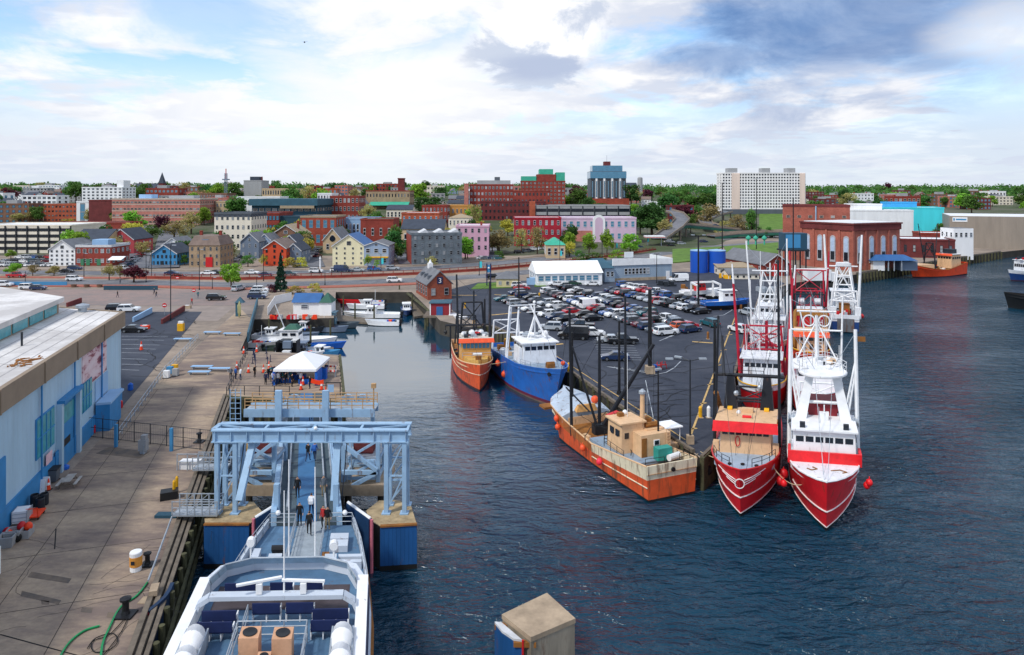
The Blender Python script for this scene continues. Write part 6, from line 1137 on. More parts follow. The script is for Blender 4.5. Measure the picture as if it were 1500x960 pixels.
 for i in range(9): Y = lerp(y0 + 1.5,84,i / 8); b.bar((rx(Y) - 1.6,Y,zz(Y) + .015),(rx(Y) + 1.6,Y,zz(Y) + .015),.12,.02)
 part('joints',b,dark,t,w=True); b = M()
 for s in (-1,1):
  for i in range(14): Y = lerp(y0 + 3,85,i / 13); b.box(rx(Y) + s * 2.2 - .03,rx(Y) + s * 2.2 + .03,Y - .03,Y + .03,zz(Y),zz(Y) + 1.15)
  for d in (.6,1.12): b.bar((rx(y0 + 3) + s * 2.2,y0 + 3,zz(y0 + 3) + d),(rx(85) + s * 2.2,85,zz(85) + d),.05)
 part('railing',b,steel,t,w=True)
 for s in (-1,1): part('gate_post',M().box(rx(54) + s * 2.35 - .2,rx(54) + s * 2.35 + .2,53.8,54.2,4.5,7.0),lblue,t,w=True)
 t = thing('footbridge',(-22.6,76,G),'blue footbridge with tan handrails crossing over the ramp','footbridge'); part('girder',M().box(-29.8,-15.3,75.8,76.1,5.1,6.0).box(-29.8,-15.3,77.9,78.2,5.1,6.0),lblue,t,w=True); part('deck',M().box(-29.8,-15.3,76.11,77.89,5.7,5.82),steel,t,w=True); b = M()
 for Y in (75.9,78.1):
  for i in range(13): x = -29.7 + i * 1.19; b.box(x - .04,x + .04,Y - .04,Y + .04,6.0,7.15)
  for z in (6.4,6.8,7.15): b.box(-29.75,-15.35,Y - .035,Y + .035,z - .035,z + .035)
 part('handrail',b,mat('tan_rail_paint','#b99468',.6),t,w=True)
 for x in (-29.4,-26.3,-19.4,-15.7): part('column',M().box(x - .2,x + .2,76.8,77.2,-3,5.69),lblue,t,w=True)
 for x in (-26.8,-25.0,-18.9,-17.2):
  k9 = [(x + .85 * math.cos(math.pi * k / 8),6.02 + .85 * math.sin(math.pi * k / 8)) for k in range(9)]; part('sheave',M().extr(k9,78.3,78.6,'y'),lblue,t,w=True)
 part('lamp_post',M().tube((-15.4,76,6),(-15.4,76,8.3),.07).cb((-15.4,76,8.3),.5,.4,.5),mat('tan_rail_paint','#b99468'),t,w=True)
 for i,s in enumerate((-1,1)): part('upright',M().box(rx(77) + s * 2.6 - .35,rx(77) + s * 2.6 + .35,75.2,75.6,3,8.2),lblue,t,w=True)
 t = thing('caged_ladder',(-31.5,78,0),'caged steel ladder down to the water by the footbridge','ladder'); b = M()
 for x in (-32.2,-31.6,-31.0): b.path([(x,78,-1),(x,78,7.6)],.05); 
 for i in range(14): b.bar((-32.2,78,i * .6 - .6),(-31,78,i * .6 - .6),.05)
 part('ladder_frame',b,lblue,t,w=True); part('landing',M().box(-33.5,-29.9,76,78,3.6,3.75),lblue,t,w=True)
 fm = mat('dark_blue_fender','#16375c',.6,nz=.7,amt=.2,rust=.15)
 for lab,A_,B_,ed in (('left dark blue fender wall beside the ferry bow',(373,788),(405,740),0),('right dark blue fender wall beside the ferry bow',(540,800),(507,742),1)):
  a = P(A_[0],A_[1],1); z1a,z1b = 4.0,5.0; a = P(A_[0],758 if ed == 0 else 762,4.2); c = P(B_[0],738,4.8); a.z = c.z = 0; n = V(((c - a).y,-(c - a).x,0)).normalized() * .35
  t = thing('fender_wall',(a.x,a.y,0),lab,'fender'); part('panel',M().loft([[a + V((0,0,-3)),c + V((0,0,-3)),c + V((0,0,4.8)),a + V((0,0,4.2))],[a + n + V((0,0,-3)),c + n + V((0,0,-3)),c + n + V((0,0,4.8)),a + n + V((0,0,4.2))]]),fm,t,w=True); part('rim',M().tube(a + n / 2 + V((0,0,4.25)),c + n / 2 + V((0,0,4.85)),.12),white,t,w=True); part('edge_strip',M().tube(a + n / 2 - (c - a).normalized() * .15 + V((0,0,-3)),a + n / 2 - (c - a).normalized() * .15 + V((0,0,4.2)),.13),mat('pink_edge_paint','#c9707f',.6),t,w=True)
 for lab,A_,B_ in (('lower grey gangway from pier edge to left dolphin',(252,757),(318,757)),('upper grey gangway from pier edge to left hoist tower',(282,690),(330,690))):
  a = P(*A_,3.7); c = P(*B_,3.7); t = thing('gangway',a,lab,'gangway'); w = V((-.1,1.5,0)); part('deck',M().loft([[a,c,c + w,a + w],[x + V((0,0,.15)) for x in (a,c,c + w,a + w)]]),steel,t,w=True); b = M()
  for o in (V(),w):
   for i in range(7): p = lerp(a,c,i / 6) + o; b.box(p.x - .035,p.x + .035,p.y - .035,p.y + .035,3.85,4.95)
   for h in (.3,.7,1.2): b.bar(a + o + V((0,0,h)),c + o + V((0,0,h)),.06)
   for i in range(3): b.bar(lerp(a,c,i / 3) + o + V((0,0,.2)),lerp(a,c,(i + 1) / 3) + o + V((0,0,1.2)),.05)
  part('railing',b,steel,t,w=True)
 t = thing('hand_railing',P(283,686),'white box and railing at the pier end of the upper gangway','railing'); b = M(); part('box',M().cb((-.2,0,0),2.0,.8,.8),white,t)
 for x in (-1.3,-.3,.7,1.6): b.box(x - .04,x + .04,-.6,-.52,0,1.6)
 b.box(-1.3,1.6,-.6,-.52,1.55,1.62).box(-1.3,1.6,-.6,-.52,.8,.86); part('rails',b,steel,t)
 for i,(px,py) in enumerate(((255,728),(259,722))): tag(link('yellow_bollard',M().lathe([(.13,0),(.13,1.35),(.05,1.5)],n=10).mesh('yellow_bollard',yellow),None,P(px,py)),['shorter yellow bollard by the lower gangway','taller yellow bollard by the lower gangway'][i],'bollard')
 solo('black_case',M().cb(P(248,730),1.4,1.0,.7,.4),black,'black equipment case behind the yellow bollards','case'); solo('blue_mat',M().cb(P(245,757),1.8,.7,.25,.0),WA['teal'],'dark teal slab at the foot of the lower gangway','slab')
 t = thing('marquee',P(442,556),'white peaked marquee with blue corner legs on the boarding platform','tent'); Wd = 2.8
 rf = M().loft([[(-Wd - .2,-3.2,2.3),(Wd + .2,-3.2,2.3),(Wd + .2,4,2.3),(-Wd - .2,4,2.3)],[(-.25,-.4,3.8),(.25,-.4,3.8),(.25,1.2,3.8),(-.25,1.2,3.8)]]).box(-Wd - .2,Wd + .2,-3.22,-3.18,1.95,2.3).box(-Wd - .22,-Wd - .18,-3.2,4,1.95,2.3).box(Wd + .18,Wd + .22,-3.2,4,1.95,2.3); part('canopy',rf,canvas,t)
 for x in (-Wd,Wd):
  for y in (-3,3.8): part('leg',M().cb((x,y,0),.1,.1,2.3),steel,t)
  part('side_curtain',M().box(x - .35 if x < 0 else x,x if x < 0 else x + .35,-3.1,-.6,0,1.9),bluep,t)
 for i,(px,py) in enumerate(((440,556),(427,553),(446,562),(471,555),(420,560))): e = thing('folding_table',P(px,py),['blue-covered table under the middle of the marquee','blue-covered table at the left of the marquee','blue-covered table in front of the marquee','tall blue bin stack at the right marquee leg','blue-covered table beside the queue'][i],'table'); part('cover',M().cb((0,0,0),1.5,.8,.75 if i != 3 else 1.6),bluep,e); part('tabletop',M().cb((0,0,.76 if i != 3 else 1.61),1.56,.86,.03),navy,e)
 for i,(px,py,l) in enumerate([(357,518,'orange cone furthest back by the platform entrance'),(376,516,'orange cone behind the queue posts'),(364,546,'orange cone in front of the queue posts'),(386,546,'orange cone near the queue barriers'),(394,541,'orange cone behind the crowd'),(347,541,'orange cone by the entrance railing'),(441,571,'orange cone in front of the crowd, middle'),(471,571,'orange cone right of the orange banner'),(477,580,'orange cone at the platform front edge'),(444,564,'orange cone beside the banner person')]): cone(px,py,l,1.3)
 for i,(px,py) in enumerate(((371,520),(373,527),(370,533),(374,538),(372,524),(390,518),(391,526),(392,533),(396,530),(374,529))): e = thing('queue_post',P(px,py),'blue queue barrier post on the boarding platform','queue post','queue barrier posts'); part('post',M().tube((0,0,.04),(0,0,1.1),.06),navy,e); part('base',M().lathe([(.25,0),(.25,.04),(.06,.08)],n=10),black,e)
 bl = P(455,566); e = thing('orange_banner',bl,'orange cloth banner strung between cones','banner'); part('cloth',M().loft([[(x,0,.3 + z),(x,.05,.3 + z),(x,.05,.9 + z),(x,0,.9 + z)] for x,z in ((0,.2),(.6,0),(1.2,-.1),(1.8,0))]),orange,e)
 for i,(px,py) in enumerate(((484,545),(484,552))): e = thing('barricade',P(px,py),['striped barricade behind its twin on the platform right side','striped barricade in front of its twin on the platform right side'][i],'barrier'); part('board',M().box(-.9,.9,-.05,.05,.7,1.0),mat('striped_board','#e8d6cf',.6),e); part('stripes',M().box(-.7,-.4,-.06,-.051,.7,1).box(-.1,.2,-.06,-.051,.7,1).box(.5,.8,-.06,-.051,.7,1),orange,e); [part('leg',M().box(x - .04,x + .04,-.3,.3,0,1),steel,e) for x in (-.76,.76)]
 e = thing('notice_gate',P(488,580),'black gate frame with pale notice boards at the platform corner','gate'); part('gate_frame',M().box(-1,-.9,-.05,.05,0,1.8).box(.9,1,-.05,.05,0,1.8).box(-.9,.9,-.05,.05,1.7,1.8),black,e); part('board',M().box(-.7,.1,-.09,-.051,.4,1.5),WA['paleblue'],e)
 t = thing('harbour_shed',P(449,462),'white shed with blue roof and green annex at the basin head','shed'); k = P(449,462).y / 1000; W = 39 * k
 part('wall',M().box(-W / 2,W / 2,0,4.5,0,2.9),WA['white'],t); part('roof',M().loft([[(x,-.4,2.85),(x,4.9,2.85),(x,2.2,4.6)] for x in (-W / 2 - .3,W / 2 + .1)]),RF['blue'],t); windows(t,[(-.4,0,1.9,1.6,.9,0)],winm('w','d')); part('annex',M().box(W / 2 + .1,W / 2 + 2.7,-.6,3,0,2.9),WA['white'],t); part('annex_roof',M().loft([[(W / 2 - .05,-.9,2.9),(W / 2 + 2.9,-.9,2.9),(W / 2 + 2.9,3.3,2.9),(W / 2 - .05,3.3,2.9)],[(W / 2 + 1.3,1,4.8),(W / 2 + 1.5,1,4.8),(W / 2 + 1.5,1.4,4.8),(W / 2 + 1.3,1.4,4.8)]]),RF['dgreen'],t)
 solo('fence',M().bar(P(402,446) + V((0,0,1)),P(427,440) + V((0,0,1)),.1,2).bar(P(392,462) + V((0,0,.9)),P(402,446) + V((0,0,.9)),.1,1.8),WA['white'],'white board fence beside the harbour shed','fence')
 solo('ramp_wall',M().bar(P(363,500) + V((0,0,.7)),P(377,448) + V((0,0,1)),.3,1.8),RF['teal'],'dark teal ramp wall beside the small boat dock','wall')
 for lab,A_,B_ in (('concrete ramp wall with blue mural in the dark lot, left',(195,472),(222,459)),('dark ramp wall in the lot, right one',(237,475),(270,456)),('low black wall behind the warehouse roof',(98,450),(119,444))): solo('ramp_wall',M().bar(P(*A_) + V((0,0,.4)),P(*B_) + V((0,0,.7)),.35,1.2),WA['paleblue'] if 'mural' in lab else BK['dark'],lab,'wall')
 for i,(px,py,c,l) in enumerate(((265,485,yellow,'yellow and white clothing bin in the dark lot'),(212,482,orange,'orange and white barrier by the black car'),(274,452,concrete,'low concrete block by the lot fence'))): e = thing('lot_box',P(px,py),l,'bin'); part('box',M().cb((0,0,0),1.1 if i == 0 else 1.8,.8,1.5 if i == 0 else .7),c,e); part('top',M().cb((0,0,1.501 if i == 0 else .701),.9,.6,.4 if i == 0 else .06),white,e)
 cone(207,513,'orange traffic cone alone in the dark lot',1.6)
 for i,(px,py) in enumerate(((241,462),(284,438),(260,418))): e = thing('no_entry_sign',P(px,py),['round red no-entry sign by the dark lot','pink event sign on the plaza','red road sign by the plaza edge'][i],'sign'); part('post',M().tube((0,0,0),(0,0,2.2),.05),steel,e); part('disc',M().tube((0,-.06,2.2),(0,-.02,2.2),.5,n=16),redp,e); part('bar',M().box(-.35,.35,-.1,-.061,2.1,2.3),white,e)
 for lab,A_,B_ in (('blue printed barrier panels along the plaza edge, left run',(10,419),(98,419)),('blue printed barrier panels along the plaza edge, right run',(152,425),(231,425))): solo('barrier',M().bar(P(*A_) + V((0,0,.6)),P(*B_) + V((0,0,.6)),.2,1.2),WA['teal'] if 'right' in lab else WA['blue'],lab,'barrier')
 for i,px in enumerate((108,127,146)): e = thing('planter',P(px,421),f'{["left", "middle", "right"][i]} round planter on the red plaza edge','planter'); part('tub',M().lathe([(.6,0),(.8,.8),(.7,.8),(.6,.5)],n=12),BK['brown'],e)
 solo('obelisk',M().lathe([(.9,0),(.5,.6),(.3,.8),(.2,4.5),(.35,4.6),(.02,5.5)],P(469,399),n=8),white,'small white obelisk by the cobbled street','monument')
 b = thing('dry_boat',P(350,466),'pale boat hull displayed upright under a teal canopy','boat'); part('hull',M().loft([[(-.3 * s,.2,z),(.3 * s,.2,z),(0,-.5 * s,z)] for z,s in ((.1,.3),(1.2,1.2),(2.6,1.3),(3.6,.2))]),mat('pale_yellow_hull','#d8cf8d',.5),b); part('canopy',M().loft([[(-1.6,1.5,3.0),(.4,1.5,3.0),(.4,2.7,3.0),(-1.6,2.7,3.0)],[(-.7,2,4.2),(-.5,2,4.2),(-.5,2.2,4.2),(-.7,2.2,4.2)]]).cb((-1,2.1,0),.9,.8,3.0),RF['teal'],b)
terminal()
def ferry():
 O = V((-15.35,52.2,0)); K = Matrix(((1,-.19,0),(.03,1,0),(0,0,1)))
 t = thing('ferry',O,'white and grey passenger ferry moored at the blue ramp','ferry')
 hw = lambda y: interp([(-40,4.75),(-12,4.75),(-7,4.4),(-3,3.9),(0,3.3)],y)
 ys = [-40,-30,-20,-12,-9,-7,-5,-3,-1.2,0]
 hull = M().loft([[(-hw(y) * .8,y,-.8),(hw(y) * .8,y,-.8),(hw(y),y,2.2),(hw(y),y,4.5),(-hw(y),y,4.5),(-hw(y),y,2.2)] for y in ys])
 fdeck = mat('ferry_deck_paint','#4f708e',.6,nz=.7,amt=.22,rust=.12); gw = mat('ferry_grey_white','#bcc6d2',.4,nz=.5,amt=.12,rust=.16); nv = mat('ferry_navy_stripe','#16254f',.4)
 part('hull',hull,gw,t,K); part('foredeck',M().prism([(-hw(y) + .2,y) for y in ys] + [(hw(y) - .2,y) for y in ys[::-1]],4.501,4.56),fdeck,t,K)
 bw = M()
 for s in (-1,1): bw.loft([[(s * hw(y),y,4.5),(s * (hw(y) - .18),y,4.57),(s * (hw(y) - .18),y,5.15),(s * hw(y),y,5.15)] for y in ys])
 part('bulwark',bw,gw,t,K); fd = M()
 for s in (-1,1): fd.loft([[(s * hw(y),y,4.0),(s * (hw(y) + .16),y,4.0),(s * (hw(y) + .16),y,4.3),(s * hw(y),y,4.3)] for y in ys])
 part('rubbing_strake',fd,rusty,t,K); st = M()
 for s in (-1,1): st.loft([[(s * hw(y),y,2.6),(s * (hw(y) + .03),y,2.6),(s * (hw(y) + .03),y,3.5),(s * hw(y),y,3.5)] for y in ys])
 part('navy_stripe',st,nv,t,K)
 r = M()
 def rl(pts,h=1.1,n=1.0):
  pts = [V(p) for p in pts]
  for p,q in zip(pts,pts[1:]):
   k = max(1,int((q - p).length / n))
   for i in range(k + 1): x = lerp(p,q,i / k); r.tube(x,x + V((0,0,h)),.03,n=5)
   for d in (.4,.75,1): r.tube(p + V((0,0,h * d)),q + V((0,0,h * d)),.028,n=5)
 for s in (-1,1): rl([(s * 1.1,-.3,4.56),(s * 3.1,-.3,4.56),(s * 3.9,-4,4.56),(s * 4.4,-8,4.56),(s * 4.5,-11,4.56)]); rl([(s * 1.1,-.3,4.56),(s * 1.1,-8,4.56)],1.0,1.4)
 part('railing',r,steel,t,K); part('gangway_strip',M().box(-1,1,-9,.6,4.565,4.6),mat('gangway_grey','#8f9aa3',.8),t,K)
 for i,(x,y,w,d,h) in enumerate(((2.3,-3.5,1.3,.9,.45),(2.3,-2.5,1.3,.8,.45),(1.9,-6.0,.8,1.1,.7),(3.2,-5.3,1.6,.35,.5),(3.2,-6.0,1.6,.35,.5),(-1.9,-5.6,.9,1.0,.6),(2.9,-7.2,1.2,.8,.6),(-3.3,-5,.5,1.6,.5))): part('locker',M().cb((x,y,4.57),w,d,h),gw,t,K)
 part('winch',M().cb((-1.9,-4.3,4.57),.7,.5,.5).tube((-2.3,-4.3,5.1),(-1.5,-4.3,5.1),.22,n=8),black,t,K); part('winch',M().cb((1.5,-5.2,4.57),.5,.8,.5).ball((1.5,-6.6,5),.3),rusty,t,K); b = M(); rr = random.Random(4)
 b.ball((3.4,-8.3,4.8),.85,12,6,.6); 
 for v in b.v: v += V((rr.uniform(-.08,.08),rr.uniform(-.08,.08),rr.uniform(-.1,.1)))
 part('tarpaulin',b,mat('royal_blue_tarp','#1f35b0',.6),t,K)
 for x,y in ((-2.4,-.7),(2.6,-.8)): part('dome_light',M().ball((x,y,5.9),.2,8,5),white,t,K)
 front = [(-4.55,-14.2),(-3.9,-12.6),(-2.2,-11.8),(2.2,-11.8),(3.9,-12.6),(4.55,-14.2)]
 part('superstructure',M().prism(front + [(4.55,-36),(-4.55,-36)],4.57,7.99),gw,t,K); part('upper_deck',M().prism([(x * .97,y - .05) for x,y in front] + [(4.45,-36),(-4.45,-36)],7.991,8.03),fdeck,t,K)
 fw = M()
 for (x0,y0),(x1,y1) in zip(front,front[1:]): fw.bar((lerp(x0,x1,.06),lerp(y0,y1,.06) + .06,6.6),(lerp(x0,x1,.94),lerp(y0,y1,.94) + .06,6.6),.1,1.0)
 part('bridge_window',fw,glass,t,K)
 inn = [(-3.95,-14.5),(-3.4,-13.05),(-2.0,-12.4),(2.0,-12.4),(3.4,-13.05),(3.95,-14.5)]
 br = M()
 for i in range(5):
  a,c,e,d = front[i],front[i + 1],inn[i + 1],inn[i]; br.loft([[(a[0],a[1],z),(c[0],c[1],z),(e[0],e[1],z),(d[0],d[1],z)] for z in (8.04,8.45)])
 part('brow',br,mat('ferry_brow_white','#ccd4df',.4,nz=.6,amt=.08,rust=.08),t,K); gl = M(); fr = M(); mm = mat('frosted_windscreen','#b7cbd8',.2,spec=.6)
 for i in range(5):
  a,c = V((*inn[i],8.45)),V((*inn[i + 1],8.45)); dn = V((0,-.45,.55)); gl.loft([[a,c,c + dn,a + dn],[a + V((0,-.05,0)),c + V((0,-.05,0)),c + dn + V((0,-.05,0)),a + dn + V((0,-.05,0))]]); fr.tube(a + dn,c + dn,.045)
  for k in range(3): p = lerp(a,c,k / 2); fr.tube(p,p + dn,.035)
 part('windscreen',gl,mm,t,K); part('windscreen_frame',fr,steel,t,K); side = M()
 for s in (-1,1): side.loft([[(s * 4.0,y,8.04),(s * 4.62,y,8.04),(s * 4.62,y,8.75),(s * 4.05,y,8.75)] for y in (-14.3,-36)])
 part('side_coaming',side,white,t,K); sn = M()
 for s in (-1,1): sn.box(min(s * 4.63,s * 4.7),max(s * 4.63,s * 4.7),-36,-14.5,7.2,8.3)
 part('navy_stripe',sn,nv,t,K); part('seating_floor',M().box(-3.6,3.6,-16.2,-14.0,8.031,8.05),mat('dark_floor','#4a4348',.8),t,K)
 ar = M(); y = -17.0; pts = [(-4.3,8.04),(-3.95,8.9),(-3.4,9.25),(3.4,9.25),(3.95,8.9),(4.3,8.04)]
 for p,q in zip(pts,pts[1:]): ar.bar((p[0],y,p[1]),(q[0],y,q[1]),.5,.22)
 part('radar_arch',ar,gw,t,K)
 for x,l in ((-.9,.12),(1.35,-.03)): part('radar',M().cb((x,y,9.41),.3,.35,.5).bar((x - 1.1,y - l * 3,10.0),(x + 1.1,y + l * 3,10.0),.16,.1),white,t,K)
 for x,yy,z0,z1 in ((.35,-16.9,9.3,12.2),(.0,-12.5,8.6,14.5),(1.5,-12.4,8.6,14.0),(-.3,-12.3,8.6,12.6),(-2.2,-12.5,8.6,9.6)): part('mast',M().tube((x,yy,z0),(x,yy,z1),.05,.03),white,t,K)
 for x,yy,z in ((-2.2,-12.4,9.7),(2.6,-12.5,9.5)): part('search_light',M().tube((x,yy - .2,z),(x,yy + .2,z),.24,n=12).tube((x,yy,z - .7),(x,yy,z - .2),.06),white,t,K)
 def seats(x0,x1,y): 
  b = part('bench_row',M().box(x0,x1,y - .25,y + .25,8.45,8.55).box(x0,x1,y - .32,y - .24,8.56,9.05),navy,t,K); n = int((x1 - x0) / .55)
  f = M()
  for i in range(n + 1): x = lerp(x0,x1,i / n); f.box(x - .03,x + .03,y - .2,y + .2,8.04,8.44).box(x - .03,x + .03,y - .2,y + .25,8.56,8.75)
  l = part('seat_frame',f,white,b,K)
 for y in (-17.6,-18.5): seats(-3.6,-1.9,y); seats(1.9,3.7,y)
 for x0,x1 in ((-1.2,.2),(.5,1.9)): seats(x0,x1,-17.05)
 for x0,x1 in ((-.6,.6),(1.0,2.2),(-3,-1.2)): seats(x0,x1,-15.2)
 r = M(); rl([(-1.6,-18.9,8.04),(1.75,-18.9,8.04),(1.75,-30,8.04)],1.1,1.1); rl([(-1.6,-18.9,8.04),(-1.6,-30,8.04)],1.1,1.1); rl([(-1.4,-17.4,8.04),(-1.4,-18.7,8.04)],1.0,2); part('railing',r,steel,t,K)
 beige = mat('beige_unit_paint','#c99a78',.6,rust=.25)
 for x,y in ((-.8,-20.0),(.75,-20.1)): u = part('air_unit',M().cb((x,y,8.05),.92,.9,1.25),beige,t,K); part('fan',M().lathe([(.34,9.31),(.34,9.34),(.3,9.34),(.05,9.312)],(x,y,0),16),black,u,K)
 u = part('air_unit',M().cb((.02,-21.0,8.05),.6,.6,.8),beige,t,K); part('fan',M().lathe([(.2,8.86),(.2,8.89),(.05,8.862)],(.02,-21.0,0),14),black,u,K); part('pump_unit',M().cb((-.8,-21.6,8.05),1,.7,.5),steel,t,K)
 for s in (-1,1):
  part('raft_cradle',M().box(min(s * 3.0,s * 4.0),max(s * 3.0,s * 4.0),-24,-19,8.04,8.3).box(s * 3.0 - .04,s * 3.0 + .04,-24,-19,8.3,8.9).box(s * 4 - .04,s * 4 + .04,-24,-19,8.3,8.9),steel,t,K)
  for i in range(3): y = -19.9 - i * 1.5; part('life_raft',M().loft([[(s * 3.5 + rr_ * math.cos(q),yy,8.85 + rr_ * math.sin(q)) for q in [k * math.tau / 14 for k in range(14)]] for yy,rr_ in ((y + .68,.3),(y + .6,.46),(y + .05,.5),(y + .04,.54),(y - .04,.54),(y - .05,.5),(y - .6,.46),(y - .68,.3))]),white,t,K,True)
ferry()
def crowd():
 zr = lambda Y: lerp(4.55,G + .15,(Y - 52.9) / 39.1)
 def on(px,py,z): return P(px,py,z)
 L = [(451,676,4.25,'black','denim','left of the ramp walkway pair',1,None),(461,675,4.25,'blue','denim','with blue bag, right of the ramp pair',2,'blue'),(436,729,4.4,'black','black','alone on the left lane of the ramp',0,None),(474,727,4.4,'grey','khaki','alone on the right lane of the ramp',3,None),(456,756,4.55,'white','navy','with white hood at the ferry end of the ramp',1,'white'),(439,770,4.6,'black','black','at the left gate of the ferry bow',0,None),(453,784,4.6,'black','black','in the middle of the ferry bow gangway',2,'black'),(474,775,4.6,'red','black','at the right gate of the ferry bow',0,None),(455,616,3.6,'blue','navy','far up the ramp beneath the footbridge',1,'navy'),(480,776,4.6,'black','khaki','beside the right bow railing of the ferry',3,None)]
 for px,py,z,a,b,w,po,pk in L: person(on(px,py,z),R.uniform(-.4,.4) + (math.pi if po in (0,3) else 0),a,b,w,po,pk)
 Q = [(345,556,'blue','navy','by the platform entrance in a blue coat',0),(352,557,'white','denim','second at the platform entrance',3),(338,556,'grey','black','leftmost at the platform entrance',0),(373,553,'black','black','alone near the orange cones',0),(389,564,'navy','black','tall at the left end of the crowd',0),(393,556,'black','denim','behind the tall one at the crowd',3),(400,563,'white','navy','centre front of the crowd',0),(405,562,'navy','denim','next to the white top in the crowd',3),(409,556,'blue','khaki','in the crowd before the blue curtain',0),(402,566,'grey','navy','in front of the crowd by the railing',1),(414,560,'red','denim','at the right of the crowd',0),(419,557,'navy','navy','beside the blue-covered table',3),(426,559,'teal','black','in front of the marquee table',0),(437,558,'white','blue','in the marquee opening',0),(441,563,'white','denim','in front of the marquee, near the cone',2),(454,570,'black','navy','holding the orange banner',0),(478,550,'navy','black','beside the striped barricades',0),(397,552,'red','black','at the back of the crowd',0)]
 for px,py,a,b,w,po in Q: person(P(px,py,G + .02),R.uniform(0,6.28),a,b,w,po)
 rr = random.Random(77)
 for i in range(16):
  c = rr.choice(['black','navy','white','grey','blue','red','teal']); person(P(rr.uniform(384,436),rr.uniform(551,567),G + .02),rr.uniform(0,6.28),c,rr.choice(['denim','navy','black','khaki']),'queueing on the boarding platform',0 if i % 3 else 3)
 for px,py,a,b,w in ((172,436,'black','navy','on the plaza near the twin lamps'),(226,432,'navy','black','on the plaza by the blue barrier'),(229,436,'black','denim','on the plaza below the first one'),(281,447,'red','black','by the pink event sign'),(290,437,'teal','denim','by the cyan event sign'),(342,417,'black','black','under the bright green street tree'),(176,416,'grey','navy','crossing the road by the purple maple'),(1084,524,'blue','navy','on the quay beside the red boat booms'),(468,402,'black','navy','beside the white obelisk'),(486,402,'black','black','right of the white obelisk on the pavement'),(547,397,'red','navy','in front of the yellow awning shop'),(637,458,'white','navy','beside the small red wharf shed')): person(P(px,py,G + .1),R.uniform(0,6),a,b,w,1)
crowd()
ST = [0,.025,.06,.11,.18,.27,.4,.55,.72,.88,1]
